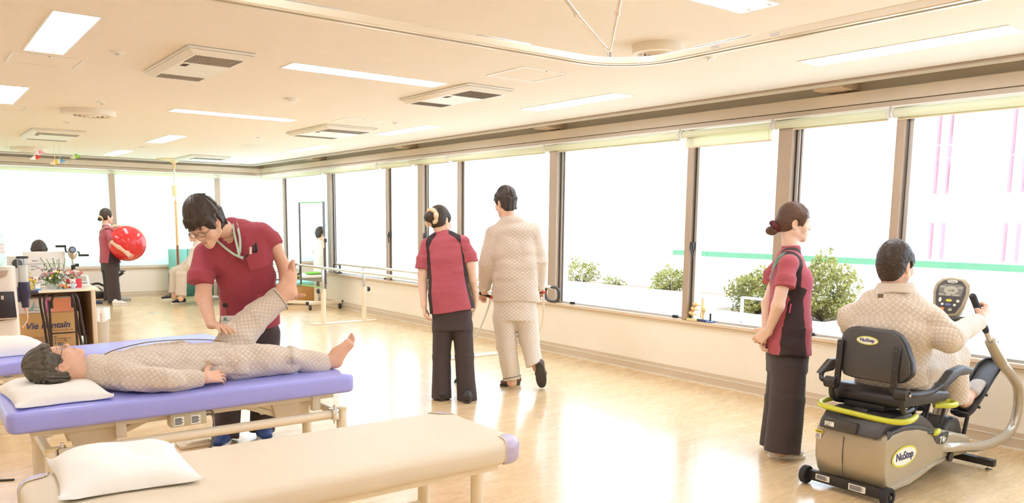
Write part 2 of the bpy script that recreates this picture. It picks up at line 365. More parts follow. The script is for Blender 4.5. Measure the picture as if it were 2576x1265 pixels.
# ---------------------------------------------------------------- roller blinds
M_roll = cloth_translucent('blind fabric roll', S(250, 251, 230), 0.35)
M_sheet = cloth_translucent('blind fabric sheet', S(232, 248, 234), 0.52)
M_chain = mat('bead chain', S(225, 222, 215), 0.4)
yb = [15.9, 14.9, 13.03, 10.99, 10.0, 9.02, 7.04, 5.07, 4.08, 3.09, 1.02]
where = ['beside the far corner', 'left of the standing mirror', 'over the parallel bars, wide', 'fourth from the far corner, narrow', 'above the woman with the cream scrunchie', 'above the man with crutches', 'over the widest pane with the knee model below', None, 'over the woman with her hands behind her', 'above the man on the stepper']
for i in range(len(yb)-1):
    y0, y1 = yb[i+1]+0.03, yb[i]-0.03; drop = 0.075 if i == 7 else 0.0; xr = 5.80
    lab = 'pale green roller blind pulled slightly lower than its neighbours' if i == 7 else 'pale green rolled-up window blind %s' % where[i]
    t = thing('roller_blind', lab, 'blind', (xr, (y0+y1)/2, 2.28), group='rolled-up blinds along the window wall')
    rr = 0.033 if i != 7 else 0.03
    MB().cyl((xr, y0, 2.285), (xr, y1, 2.285), rr, n=20).build('roll', M_roll, t)
    MB().box(xr+0.028, xr+0.0295, y0+0.005, y1-0.005, 2.25-drop, 2.285).build('fabric', M_roll, t, smooth=0)
    MB().cyl((xr+0.029, y0+0.005, 2.245-drop), (xr+0.029, y1-0.005, 2.245-drop), 0.008, n=8).build('bottom_bar', M_cream, t)
    MB().box(xr-0.02, xr+0.06, y0-0.02, y1+0.02, 2.322, 2.335).build('head_rail', M_white, t, smooth=0)
    for yy in (y0-0.012, y1+0.012): MB().box(xr-0.02, xr+0.03, yy-0.005, yy+0.005, 2.255, 2.325).cyl((xr, yy-0.007, 2.285), (xr, yy+0.007, 2.285), 0.036, n=18).build('bracket', M_white, t, bevel=0.002)
    if i in (6, 7):
        mb = MB()
        for k in range(90 if i == 7 else 120): mb.sphere((xr-0.012, y0+0.01, 2.26-0.0135*k), 0.0042, 6, 4)
        mb.build('pull_chain', M_chain, t)
xb = [5.80, 4.99, 3.11, 1.23, -0.65, -2.55]
wb = ['in the far corner, narrow', 'in the middle of the far wall, behind the therapist', 'on the far wall behind the red ball', 'on the far wall behind the desk', 'at the left end of the far wall']
for i in range(5):
    x0, x1 = xb[i+1]+0.02, xb[i]-0.02; yr = 16.06
    t = thing('roller_blind', 'lowered translucent mint blind %s' % wb[i], 'blind', ((x0+x1)/2, yr, 0.6), group='lowered blinds on the far wall')
    MB().cyl((x0, yr, 2.285), (x1, yr, 2.285), 0.033, n=20).build('roll', M_roll, t)
    MB().box(x0+0.005, x1-0.005, yr+0.0285, yr+0.03, 0.60, 2.285).build('fabric', M_sheet, t, smooth=0)
    MB().box(x0+0.005, x1-0.005, yr+0.02, yr+0.038, 0.585, 0.605).build('bottom_bar', M_white, t, bevel=0.003)
    MB().box(x0-0.02, x1+0.02, yr-0.02, yr+0.06, 2.322, 2.335).build('head_rail', M_white, t, smooth=0)
    for xx in (x0-0.012, x1+0.012): MB().box(xx-0.005, xx+0.005, yr-0.02, yr+0.03, 2.255, 2.325).build('bracket', M_white, t)

# ---------------------------------------------------------------- ceiling fittings
M_tube = emit('fluorescent tube', (0.92, 0.985, 1.15, 1), TUBE)
M_refl = mat('white reflector', S(250, 246, 236), 0.3, var=0.01)
def troffer(label):
    """recessed troffer along y at the origin: rim, folded reflector, two tubes"""
    t = thing('ceiling_light', label, 'ceiling light', (0, 0, HC), group='recessed fluorescent ceiling lights')
    w, L, r = LW, LL, 0.008
    MB().box(-w-r, -w+0.004, -L-r, L+r, -0.004, 0.004).box(w-0.004, w+r, -L-r, L+r, -0.004, 0.004).box(-w, w, -L-r, -L+0.004, -0.004, 0.004).box(-w, w, L-0.004, L+r, -0.004, 0.004).build('rim', M_white, t, smooth=0, world=False)
    prof = [(-w, 0), (-w*0.92, 0.055), (-w*0.3, 0.055), (0, 0.018), (w*0.3, 0.055), (w*0.92, 0.055), (w, 0)]
    mb = MB()
    vs = [(x, y, z) for y in (-L, L) for x, z in prof]; k = len(prof)
    mb.add(vs, [(i, i+1, k+i+1, k+i) for i in range(k-1)] + [tuple(range(k)), tuple(range(k, 2*k))])
    mb.build('reflector', M_refl, t, smooth=0, world=False)
    for s in (-1, 1):
        tb = MB().cyl((s*w*0.52, -L+0.035, 0.022), (s*w*0.52, L-0.035, 0.022), 0.0145, n=10).build('tube', M_tube, t, world=False)
        for e in (-L, L-0.034): MB().box(s*w*0.52-0.012, s*w*0.52+0.012, e, e+0.034, 0.002, 0.04).build('socket', M_cream, tb, bevel=0.003, world=False)
    return t
LAB = {(0.83, 5.55): 'largest fluorescent ceiling light at the upper left, two tubes side by side', (0.83, 8.55): 'fluorescent ceiling light cut by the left edge of the photo', (2.86, 5.55): 'long crosswise ceiling light left of the nearest corner air unit',
       (2.86, 8.55): 'long crosswise ceiling light, second one back, above the bending therapist', (2.86, 2.57): 'ceiling light cut by the top edge beside the round diffuser', (4.89, 2.57): 'long ceiling light at the upper right above the windows',
       (4.89, 5.55): 'pale ceiling light beside the square access hatch, near the windows', (4.89, 8.55): 'washed-out ceiling light by the windows, third from the right', (5.02, 11.75): 'far ceiling light by the windows above the wall corner',
       (5.02, 14.75): 'farthest ceiling light, beside the far corner', (2.97, 11.75): 'small far ceiling light left of the ceiling vent', (2.97, 14.75): 'smallest far ceiling light near the far wall, right of the paper mobile'}
pt = None
for x, y, d in LIGHTS:
    lab = LAB.get((x, y))
    if lab is None and x == 0.83 and y > 11: lab = 'ceiling light in the left row above the desk' if y < 12 else 'ceiling light in the left row by the far wall'
    if lab is None: lab = 'unseen fluorescent ceiling light %s, %s' % ({-1.3: 'along the left wall', 0.83: 'in the left row', 2.86: 'in the middle row', 4.89: 'in the window row'}[x], {-0.4: 'behind the photographer', 2.57: 'beside the photographer', 5.55: 'level with the blue table', 8.55: 'level with the water dispenser', 11.75: 'level with the desk'}[y])
    if pt is None: pt = troffer(lab); o = pt
    else: o = copy_tree(pt); o['label'] = lab
    o.location = (x, y, HC); o.rotation_euler.z = PI/2 if d == 'x' else 0
M_slot = mat('air slot', S(84, 68, 54), 0.9)
def air_unit(name, label, x0, x1, y0, y1, mirror=False):
    """ceiling air cassette: rim plate, sloped panel, slotted intake and outlet"""
    t = thing(name, label, 'air conditioner', ((x0+x1)/2, (y0+y1)/2, HC), group='ceiling air cassettes')
    z = HC-0.0015; hx, hy = (x1-x0)/2, (y1-y0)/2; cx, cy = (x0+x1)/2, (y0+y1)/2; d = 0.045
    MB().box(x0, x1, y0, y1, z-0.016, z).build('rim', M_white, t, smooth=0, bevel=0.004)
    a, b = 0.05, 0.05
    vs = [(x0+0.008, y0+0.008, z-0.018), (x1-0.008, y0+0.008, z-0.018), (x1-0.008, y1-0.008, z-0.018), (x0+0.008, y1-0.008, z-0.018), (x0+a, y0+b, z-d), (x1-a, y0+b, z-d), (x1-a, y1-b, z-d), (x0+a, y1-b, z-d)]
    MB().add(vs, [(4, 5, 6, 7), (0, 1, 5, 4), (1, 2, 6, 5), (2, 3, 7, 6), (3, 0, 4, 7)]).build('panel', M_white, t, smooth=0)
    n = 20 if hx < 0.28 else 24
    for k in range(n):
        xx = x0+a+0.012 + (2*hx-2*a-0.024)*(k+0.5)/n; w = (2*hx-2*a)/n*0.22
        ys0, ys1 = y0+b+0.02, y0+b+0.30
        MB().box(xx-w, xx+w, ys0, ys1, z-d-0.0015, z-d+0.004).build('slot', M_slot, t, smooth=0)
        MB().box(xx-w, xx+w, y1-b-0.20, y1-b-0.03, z-d-0.0015, z-d+0.004).build('slot', M_slot, t, smooth=0)
    MB().box(x0+a+0.03, x0+a+0.07, y0+b+0.36, y0+b+0.45, z-d-0.0015, z-d+0.003).build('sensor', M_slot, t, smooth=0)
air_unit('air_conditioner', 'nearest white ceiling air cassette with dark slots, upper left', 1.50, 1.93, 5.31, 6.46)
air_unit('air_conditioner', 'white ceiling air cassette in the middle, under the curved rail', 3.59, 4.04, 5.31, 6.39)
air_unit('air_conditioner', 'white ceiling air cassette above the corner, behind the middle one', 3.88, 4.53, 8.57, 9.76)
air_unit('air_conditioner', 'farthest white ceiling air cassette beside the support pole', 4.0, 4.64, 14.15, 15.4)
air_unit('air_conditioner', 'white ceiling air cassette with a paper mobile hanging below it', 1.36, 1.95, 11.4, 12.7)
M_dif = mat('diffuser white', S(240, 230, 214), 0.5)
def diffuser(label, x, y, r):
    t = thing('ceiling_diffuser', label, 'air vent', (x, y, HC), group='round ceiling diffusers')
    MB().lathe([(r, 0), (r, -0.045), (r*0.985, -0.052), (r*0.8, -0.055), (r*0.78, -0.03), (r*0.3, -0.02), (0.0, -0.02)], (x, y, HC), n=48).build('housing', M_dif, t)
    for k, q in enumerate((0.7, 0.54, 0.38, 0.22)):
        MB().lathe([(r*q, -0.03), (r*(q-0.12), -0.056-0.004*k), (r*(q-0.14), -0.053-0.004*k), (r*(q-0.03), -0.028), (r*q, -0.03)], (x, y, HC), n=40).build('cone_ring', M_dif, t)
diffuser('round white ceiling diffuser behind the curved rail', 3.73, 3.47, 0.155)
diffuser('round white ceiling diffuser at the left, above the mobile', 1.60, 9.20, 0.25)
diffuser('farthest round ceiling diffuser, half behind the pink paper fish', 1.69, 14.75, 0.25)
def disc(label, x, y, r, cat='sprinkler', nm='fire_sprinkler'):
    t = thing(nm, label, cat, (x, y, HC), group='small ceiling discs')
    MB().lathe([(r, 0), (r, -0.006), (r*0.85, -0.01), (0, -0.012)], (x, y, HC), n=24).build('plate', M_white, t)
    MB().lathe([(r*0.28, -0.01), (r*0.28, -0.018), (r*0.4, -0.019), (r*0.4, -0.022), (0, -0.024)], (x, y, HC), n=12).build('head', M_chrome, t)
for lab, x, y in (('sprinkler disc right of the round diffuser, by the curved rail', 4.22, 3.48), ('sprinkler disc between the largest light and the nearest air unit', 1.21, 5.86), ('sprinkler disc above the left round diffuser', 1.58, 8.43),
                  ('sprinkler disc just below the left round diffuser', 1.59, 10.42), ('tiny sprinkler disc beside the middle air unit, near the windows', 4.12, 5.62), ('tiny sprinkler disc beside the third air unit', 4.42, 7.95), ('tiny sprinkler disc left of the third air unit', 3.86, 10.6)):
    disc(lab, x, y, 0.042)
t = thing('smoke_detector', 'round white smoke detector above the second crosswise light', 'detector', (2.86, 7.03, HC)); MB().lathe([(0.06, 0), (0.06, -0.018), (0.05, -0.022), (0.048, -0.016), (0.035, -0.016), (0.03, -0.028), (0, -0.03)], (2.86, 7.03, HC), n=32).build('cover', M_white, t)
t = thing('smoke_detector', 'small flat detector left of the small far light', 'detector', (3.02, 13.2, HC)); MB().lathe([(0.06, 0), (0.058, -0.018), (0.03, -0.026), (0, -0.028)], (3.02, 13.2, HC), n=32).build('cover', M_white, t)
def hatch(nm, label, x0, x1, y0, y1, w=0.024, grille=False):
    t = thing(nm, label, 'hatch', ((x0+x1)/2, (y0+y1)/2, HC))
    z = HC
    MB().box(x0, x1, y0, y0+w, z-0.004, z+0.002).box(x0, x1, y1-w, y1, z-0.004, z+0.002).box(x0, x0+w, y0+w, y1-w, z-0.004, z+0.002).box(x1-w, x1, y0+w, y1-w, z-0.004, z+0.002).build('frame', M_white, t, smooth=0)
    MB().box(x0+w+0.003, x1-w-0.003, y0+w+0.003, y1-w-0.003, z-0.0025, z+0.002).build('door', M_ceil if not grille else M_recess, t, smooth=0)
    if grille:
        for k in range(9): xx = x0+w+(x1-x0-2*w)*(k+0.5)/9; MB().box(xx-0.006, xx+0.006, y0+w, y1-w, z-0.006, z-0.001).build('slat', M_white, t, smooth=0)
    else: MB().cyl(((x0+x1)/2, y0+w/2, z-0.006), ((x0+x1)/2, y0+w/2, z), 0.006, n=8).build('latch', M_dark, t)
hatch('access_hatch', 'square white-framed ceiling hatch beside the curved rail', 3.51, 3.96, 4.52, 4.96)
hatch('access_hatch', 'square white-framed ceiling hatch just before the third air unit', 3.82, 4.25, 7.92, 8.32)
hatch('access_hatch', 'ceiling panel with grey end strips beside the largest light', 0.66, 1.10, 6.29, 6.73)
hatch('access_hatch', 'ceiling panel at the left edge beside the cut-off light', 0.66, 1.10, 9.29, 9.73)
hatch('ceiling_vent', 'small rectangular ceiling vent right of the far air unit', 4.07, 4.36, 11.72, 11.98, grille=True)

# ---------------------------------------------------------------- overhead walking track
M_track = mat('track aluminium', S(232, 222, 202), 0.30, metal=0.35, var=0.03, vscale=2, stretch=(1, 1, 8))
zt = 2.196; R = 0.30
pts = [V3(-3.0, 2.83, zt)] + [V3(x, 2.83, zt) for x in np.arange(-2.0, 2.82-R, 0.4)]
pts += [V3(2.82-R+R*math.sin(a), 2.83-R+R*math.cos(a), zt) for a in np.linspace(0, PI/2, 14)]
pts += [V3(2.82, y, zt) for y in np.arange(2.83-R-0.3, -2.0, -0.4)]
t = thing('walking_track', 'curved aluminium overhead track hanging under the ceiling', 'ceiling rail', (2.82, 2.83, zt))
def sweep(pts, prof):
    mb = MB(); m = len(prof); vs = []
    for i, p in enumerate(pts):
        tn = nrm(pts[min(i+1, len(pts)-1)]-pts[max(i-1, 0)]); side = V3(tn[1], -tn[0], 0)
        vs += [p + side*a + V3(0, 0, b) for a, b in prof]
    mb.add(vs, [(i*m+k, i*m+(k+1) % m, (i+1)*m+(k+1) % m, (i+1)*m+k) for i in range(len(pts)-1) for k in range(m)] + [tuple(range(m)), tuple((len(pts)-1)*m+k for k in range(m))])
    return mb
sweep(pts, [(-0.03, 0), (-0.012, 0), (-0.012, 0.012), (0.012, 0.012), (0.012, 0), (0.03, 0), (0.033, 0.004), (0.033, 0.027), (0.03, 0.031), (-0.03, 0.031), (-0.033, 0.027), (-0.033, 0.004)]).build('rail', M_track, t, smooth=30)
for x in (1.2, 2.08): MB().box(x-0.14, x+0.14, 2.83-0.031, 2.83+0.031, zt+0.031, zt+0.036).build('joint_plate', M_alu, t, bevel=0.002)
MB().box(2.82-0.031, 2.82+0.031, 2.1, 2.38, zt+0.031, zt+0.036).build('joint_plate', M_alu, t, bevel=0.002)
for y in (2.27, 1.98): MB().box(2.786, 2.788, y-0.02, y+0.02, zt+0.010, zt+0.022).build('label_plate', M_alu, t, smooth=0)
ap = at(1515, 142, 0.606*2.7+0.795*2.74+0.0); ap = V3(2.67, 2.785, zt+0.033)
for (u, v), q in (((1381, -60), 0.42), ((1571, -60), 0.36)):
    top = onz(u, v, HC)
    MB().cyl(ap, ap+V3(0, 0, 0.03), 0.008, n=8).build('hanger_eye', M_chrome, t)
    k = ap + (top-ap)*0.55
    MB().cyl(ap+V3(0, 0, 0.025), k, 0.0065, n=10).build('thin_rod', M_chrome, t)
    MB().cyl(k, top, 0.0095, n=10).build('thick_rod', M_chrome, t)
    MB().cyl(k-(top-ap)*0.01, k+(top-ap)*0.02, 0.014, n=10).build('clamp', M_chrome, t)
# ================================================================ outside the windows
M_conc = mat('pale concrete', S(226, 222, 214), 0.9, var=0.06, vscale=3, bump=0.2)
M_tile = mat('terrace paving', S(232, 228, 220), 0.85, var=0.05)
M_soil = mat('planter rim', S(120, 98, 74), 0.9, var=0.15)
M_green = mat('green band paint', S(74, 122, 90), 0.6, var=0.05)
M_facade = mat('white facade', S(240, 238, 236), 0.8, var=0.02)
M_pink = mat('red vertical fin', S(146, 104, 112), 0.6, var=0.05)
M_win = mat('far window', S(130, 136, 146), 0.25, var=0.1)
def leaf_mat(name, a, b):
    m = bpy.data.materials.new(name); m.use_nodes = True; n, l = m.node_tree.nodes, m.node_tree.links; p = n['Principled BSDF']
    oi = n.new('ShaderNodeTexCoord'); nz = n.new('ShaderNodeTexNoise'); nz.inputs['Scale'].default_value = 9; l.new(oi.outputs['Object'], nz.inputs['Vector'])
    mx = n.new('ShaderNodeMix'); mx.data_type = 'RGBA'; mx.inputs[6].default_value = a; mx.inputs[7].default_value = b
    l.new(nz.outputs['Fac'], mx.inputs[0]); l.new(mx.outputs[2], p.inputs['Base Color']); p.inputs['Roughness'].default_value = 0.55
    t = n.new('ShaderNodeBsdfTranslucent'); l.new(mx.outputs[2], t.inputs[0]); ms = n.new('ShaderNodeMixShader'); ms.inputs[0].default_value = 0.3
    l.new(p.outputs[0], ms.inputs[1]); l.new(t.outputs[0], ms.inputs[2]); l.new(ms.outputs[0], n['Material Output'].inputs[0]); return m
M_leaf = leaf_mat('azalea leaves', S(98, 102, 44), S(156, 150, 76))
M_twig = mat('twigs', S(70, 54, 40), 0.9, var=0.2)
struct('floor_1', MB().box(XW+0.2, 40, -12, 45, -0.2, -0.05), M_tile)
def planter(nm, label, x0, x1, y0, y1, h):
    t = thing(nm, label, 'planter', ((x0+x1)/2, (y0+y1)/2, -0.05)); w = 0.12
    MB().box(x0, x1, y0, y0+w, -0.05, h).box(x0, x1, y1-w, y1, -0.05, h).box(x0, x0+w, y0+w, y1-w, -0.05, h).box(x1-w, x1, y0+w, y1-w, -0.05, h).build('wall', M_conc, t, smooth=0)
    MB().box(x0+w, x1-w, y0+w, y1-w, -0.05, h-0.06).build('soil', M_soil, t, smooth=0)
planter('planter', 'long pale concrete planter outside the windows, holding the smaller bushes', 9.6, 10.6, 7.3, 14.0, 0.42)
planter('planter', 'pale concrete planter outside behind the standing woman, under the big bush', 7.9, 9.1, 4.75, 6.6, 0.42)
def bush(label, c, r, n, seed, group='shrubs outside the windows'):
    rg = np.random.RandomState(seed); t = thing('shrub', label, 'bush', c, group)
    tw = MB(); lv = MB(); c = np.array(c, float)
    tips = []
    for k in range(12):
        d = nrm(rg.normal(size=3)*[1, 1, 0.5] + [0, 0, 0.8]); e = c + V3(0, 0, r[2]*0.2) + d*np.array(r)*0.8
        tw.tube([c, (c+e)/2 + rg.normal(size=3)*0.03, e], [0.012, 0.008, 0.003], 5); tips.append(e)
    tw.build('stems', M_twig, t)
    for k in range(n):
        d = nrm(rg.normal(size=3)); q = c + V3(0, 0, r[2]*0.75) + d*np.array(r)*(0.55+0.45*rg.rand()**0.5)*(0.8+0.35*math.sin(d[0]*5+seed)*math.cos(d[1]*4+d[2]*3))
        if q[2] < c[2]+0.02: continue
        a = nrm(rg.normal(size=3)+d*0.7); b = nrm(np.cross(a, rg.normal(size=3))); s = 0.015+0.016*rg.rand()
        lv.add([q-a*s, q+b*s*0.5, q+a*s*1.2, q-b*s*0.5], [(0, 1, 2, 3)])
    o = lv.build('foliage', M_leaf, t, smooth=0); o['kind'] = 'stuff'
bush('large yellow-green bush outside behind the knee model', (8.45, 6.05, 0.37), (0.42, 0.40, 0.34), 4200, 3)
bush('tall yellow-green bush outside, behind the standing woman', (8.55, 5.22, 0.37), (0.42, 0.42, 0.46), 4600, 4)
bush('small round bush outside, left of the knee model', (9.9, 8.75, 0.36), (0.38, 0.42, 0.26), 1800, 5)
bush('sparse bush outside between the two window posts', (9.9, 10.9, 0.36), (0.40, 0.40, 0.28), 1300, 6)
bush('low tuft outside beside the sparse bush', (9.9, 10.1, 0.36), (0.2, 0.25, 0.12), 260, 7)
bush('thin bush outside behind the parallel bars', (9.6+0.4, 13.3, 0.36), (0.35, 0.4, 0.3), 500, 8)
t = thing('parapet', 'white parapet with a green band outside the windows', 'wall', (12.4, 8, -0.05))
MB().box(12.35, 12.5, -2, 22, -0.05, 0.86).build('wall', M_conc, t, smooth=0); MB().box(12.33, 12.52, -2, 10.9, 0.86, 0.955).build('green_band', M_green, t, smooth=0); MB().box(12.33, 12.52, 10.9, 22, 0.86, 0.955).build('coping', M_conc, t, smooth=0)
t = thing('planter_rack', 'white metal frame standing before the bushes outside', 'rack', (7.9, 5.35, -0.05))
for y in (5.05, 5.62): MB().box(7.55, 7.58, y-0.012, y+0.012, -0.05, 0.66).build('leg', M_white, t, smooth=0)
for z in (0.36, 0.64): MB().box(7.55, 7.58, 5.05, 5.62, z, z+0.025).build('rail', M_white, t, smooth=0)
def building(nm, label, x0, x1, y0, y1, h, rows):
    t = thing(nm, label, 'building', ((x0+x1)/2, (y0+y1)/2, -3)); MB().box(x0, x1, y0, y1, -3, h).build('wall', M_facade, t, smooth=0)
    return t
t = building('apartment_block', 'white building outside at the right with thin red vertical fins', 25, 35, 1.0, 13.0, 14, 3)
for yc in (11.6, 9.55, 7.0, 4.4, 2.3):
    for s in (-0.17, 0.17): MB().box(24.86, 25.05, yc+s-0.03, yc+s+0.03, 2.45, 7.2).build('fin', M_pink, t, smooth=0)
    for z in (2.9, 4.5, 5.9):
        for s in (-0.60, 0.60):
            f = MB().box(24.955, 25.06, yc+s-0.34, yc+s+0.34, z-0.35, z+0.45).build('window', M_facade, t, smooth=0)
            MB().box(24.93, 24.952, yc+s-0.30, yc+s+0.30, z-0.3, z+0.4).build('pane', M_win, f, smooth=0)
    for s in (-0.17, 0.17): MB().box(24.86, 25.05, yc+s-0.03, yc+s+0.03, 0.5, 1.6).build('fin', M_pink, t, smooth=0)
t = building('office_block', 'pale tower outside with a column of blue windows', 30, 38, 24, 33, 16, 3)
for k in range(9):
    for yy in (25.2, 27.6, 30.0):
        f = MB().box(29.95, 30.1, yy-0.6, yy+0.6, 0.6+1.5*k, 1.7+1.5*k).build('window', M_win, t, smooth=0)
t = building('low_block', 'low white building outside with dark strip windows', 34, 40, 13, 20, 1.6, 2)
for z in (0.2, 0.75, 1.2): MB().box(33.95, 34.1, 13.6, 18.4, z, z+0.22).build('window', M_win, t, smooth=0)
# ================================================================ soft forms: distance fields turned into one smooth mesh
_tab = np.random.RandomState(11).rand(32, 32, 32).astype(np.float32)*2-1
def vnoise(P):
    P = np.asarray(P, np.float32); i = np.floor(P).astype(np.int32); f = P-i; f = f*f*(3-2*f); i &= 31; j = (i+1) & 31
    x0, y0, z0, x1, y1, z1 = i[..., 0], i[..., 1], i[..., 2], j[..., 0], j[..., 1], j[..., 2]; fx, fy, fz = f[..., 0], f[..., 1], f[..., 2]
    l = lambda a, b, t: a+(b-a)*t
    return l(l(l(_tab[x0, y0, z0], _tab[x1, y0, z0], fx), l(_tab[x0, y1, z0], _tab[x1, y1, z0], fx), fy), l(l(_tab[x0, y0, z1], _tab[x1, y0, z1], fx), l(_tab[x0, y1, z1], _tab[x1, y1, z1], fx), fy), fz)
def A3(*a): return np.array(a[0] if len(a) == 1 else a, np.float32)
class Cone:
    """tapered capsule, optionally elliptical (W = the wide axis, wa/wb half widths) and flat ended (e)"""
    def __init__(s, a, b, ra, rb, k=0.02, W=None, wa=None, wb=None, e=None, sq=2.0, op='add', tag=0, s0=0.0, R=None):
        s.a, s.b, s.ra, s.rb, s.k, s.e, s.sq, s.op, s.tag, s.s0 = A3(a), A3(b), ra, rb, k, e, sq, op, tag, s0
        s.L = float(np.linalg.norm(s.b-s.a)); s.ax = (s.b-s.a)/max(s.L, 1e-6)
        if W is None and e is None: s.W = None
        else:
            W = A3(W if W is not None else frame(s.ax)[0]); W = W-s.ax*(W@s.ax); s.W = W/np.linalg.norm(W); s.Dx = np.cross(s.ax, s.W)
        s.wa = wa if wa else ra; s.wb = wb if wb else rb; s.R = R or 0.5*(s.ra+s.wa)
        if s.W is None: u = A3(frame(s.ax)[0]); s.fu = u; s.fv = np.cross(s.ax, u)
        else: s.fu, s.fv = s.W, s.Dx
    def bb(s, m):
        r = max(s.ra, s.rb, s.wa, s.wb)+m; return np.minimum(s.a, s.b)-r, np.maximum(s.a, s.b)+r
    def d(s, P):
        pa = P-s.a; t = pa@s.ax; h = np.clip(t/max(s.L, 1e-6), 0, 1)
        if s.W is None:
            q = pa-(h*s.L)[..., None]*s.ax; return np.sqrt((q*q).sum(-1))-(s.ra+(s.rb-s.ra)*h)
        w = s.wa+(s.wb-s.wa)*h; dd = s.ra+(s.rb-s.ra)*h; qa = t-h*s.L; qw = pa@s.W; qd = pa@s.Dx; m = np.minimum(w, dd)
        if s.e is not None:
            k = ((np.abs(qw)/w)**s.sq+(np.abs(qd)/dd)**s.sq)**(1/s.sq); return np.maximum((k-1)*m, np.abs(t-s.L/2)-s.L/2-s.e)
        k = ((np.abs(qw)/w)**s.sq+(np.abs(qd)/dd)**s.sq+(np.abs(qa)/m)**s.sq)**(1/s.sq); return (k-1)*m
    def uv(s, P):
        pa = P-s.a; t = pa@s.ax; x = pa@s.fu; y = pa@s.fv
        return s.s0+t, np.arctan2(y/(0.5*(s.ra+s.rb)), x/(0.5*(s.wa+s.wb)))*s.R
class Ell:
    def __init__(s, c, r, ax=None, k=0.02, op='add', tag=0):
        s.c = A3(c); s.r = A3(r) if hasattr(r, '__len__') else A3(r, r, r); s.ax = np.eye(3, dtype=np.float32) if ax is None else np.array(ax, np.float32); s.k, s.op, s.tag = k, op, tag
    def bb(s, m): r = float(s.r.max())+m; return s.c-r, s.c+r
    def d(s, P):
        q = (P-s.c)@s.ax.T; k0 = np.sqrt(((q/s.r)**2).sum(-1)); k1 = np.sqrt(((q/(s.r*s.r))**2).sum(-1))+1e-6; return k0*(k0-1)/k1
    def uv(s, P): q = (P-s.c)@s.ax.T; return q[..., 2], q[..., 0]
class Half:
    """keeps only what lies behind the plane (point c, outward normal n)"""
    def __init__(s, c, n, k=0.0, lim=None): s.c, s.n, s.k, s.op, s.lim, s.tag = A3(c), A3(nrm(n)), k, 'cut', lim, -1
    def d(s, P): return (P-s.c)@s.n
def smin(a, b, k):
    if k <= 0: return np.minimum(a, b)
    h = np.maximum(k-np.abs(a-b), 0)/k; return np.minimum(a, b)-h*h*k*0.25
def field(prims, vox, pad=0.02):
    add = [p for p in prims if p.op == 'add']; lo = np.min([p.bb(0)[0] for p in add], 0)-pad-vox; hi = np.max([p.bb(0)[1] for p in add], 0)+pad+vox
    n = np.ceil((hi-lo)/vox).astype(int)+1; D = np.full(n, 1.0, np.float32); ax = [lo[i]+vox*np.arange(n[i], dtype=np.float32) for i in range(3)]
    for p in prims:
        if p.op == 'cut':
            a, b = (lo, hi) if p.lim is None else (A3(p.lim[0])-p.lim[1], A3(p.lim[0])+p.lim[1])
        else: a, b = p.bb(2*vox+1.2*p.k)
        i0 = np.clip(np.floor((a-lo)/vox).astype(int), 0, n); i1 = np.clip(np.ceil((b-lo)/vox).astype(int)+1, 0, n)
        if (i1 <= i0).any(): continue
        sl = tuple(slice(i0[i], i1[i]) for i in range(3)); P = np.stack(np.meshgrid(*[ax[i][i0[i]:i1[i]] for i in range(3)], indexing='ij'), -1)
        d = p.d(P).astype(np.float32)
        if p.op == 'add': D[sl] = smin(D[sl], d, p.k)
        elif p.op == 'sub': D[sl] = -smin(-D[sl], d, p.k)
        else: D[sl] = -smin(-D[sl], -d, p.k)
    return D, lo, ax
def surface(prims, vox, disp=None):
    D, lo, ax = field(prims, vox)
    if disp is not None:
        m = np.argwhere(np.abs(D) < 0.045)
        if len(m): D[m[:, 0], m[:, 1], m[:, 2]] += disp(lo+vox*m.astype(np.float32)).astype(np.float32)
    return nets(D, lo, vox)
def nets(D, lo, vox):
    g = D < 0; c = np.zeros(np.array(D.shape)-1, np.int8)
    cs = [(i, j, k) for i in (0, 1) for j in (0, 1) for k in (0, 1)]
    sh = lambda A, o: A[o[0]:A.shape[0]-1+o[0], o[1]:A.shape[1]-1+o[1], o[2]:A.shape[2]-1+o[2]]
    for o in cs: c += sh(g, o)
    idx = np.argwhere((c > 0) & (c < 8)); N = len(idx); vid = np.full(c.shape, -1, np.int32); vid[idx[:, 0], idx[:, 1], idx[:, 2]] = np.arange(N)
    val = {o: D[idx[:, 0]+o[0], idx[:, 1]+o[1], idx[:, 2]+o[2]] for o in cs}; acc = np.zeros((N, 3), np.float32); cnt = np.zeros(N, np.float32)
    for a in cs:
        for dim in range(3):
            if a[dim]: continue
            b = list(a); b[dim] = 1; va, vb = val[a], val[tuple(b)]; x = (va < 0) != (vb < 0); t = np.where(x, va/np.where(x, va-vb, 1), 0)
            p = np.tile(A3(a), (N, 1)); p[:, dim] += t; acc += p*x[:, None]; cnt += x
    V = lo+vox*(idx+acc/np.maximum(cnt, 1)[:, None]); Q = []
    for dim in range(3):
        o1, o2 = [(1, 2), (2, 0), (0, 1)][dim]
        A = [slice(1, -1)]*3; A[dim] = slice(0, -1); B = [slice(1, -1)]*3; B[dim] = slice(1, None)
        ga, gb = g[tuple(A)], g[tuple(B)]; e = np.argwhere(ga != gb)
        if not len(e): continue
        s = ga[e[:, 0], e[:, 1], e[:, 2]]; base = e+1; base[:, dim] -= 1
        def cell(d1, d2):
            q = base.copy(); q[:, o1] -= d1; q[:, o2] -= d2; return vid[q[:, 0], q[:, 1], q[:, 2]]
        q = np.stack([cell(1, 1), cell(0, 1), cell(0, 0), cell(1, 0)], 1); q[~s] = q[~s][:, ::-1]; Q.append(q)
    return V, np.concatenate(Q)
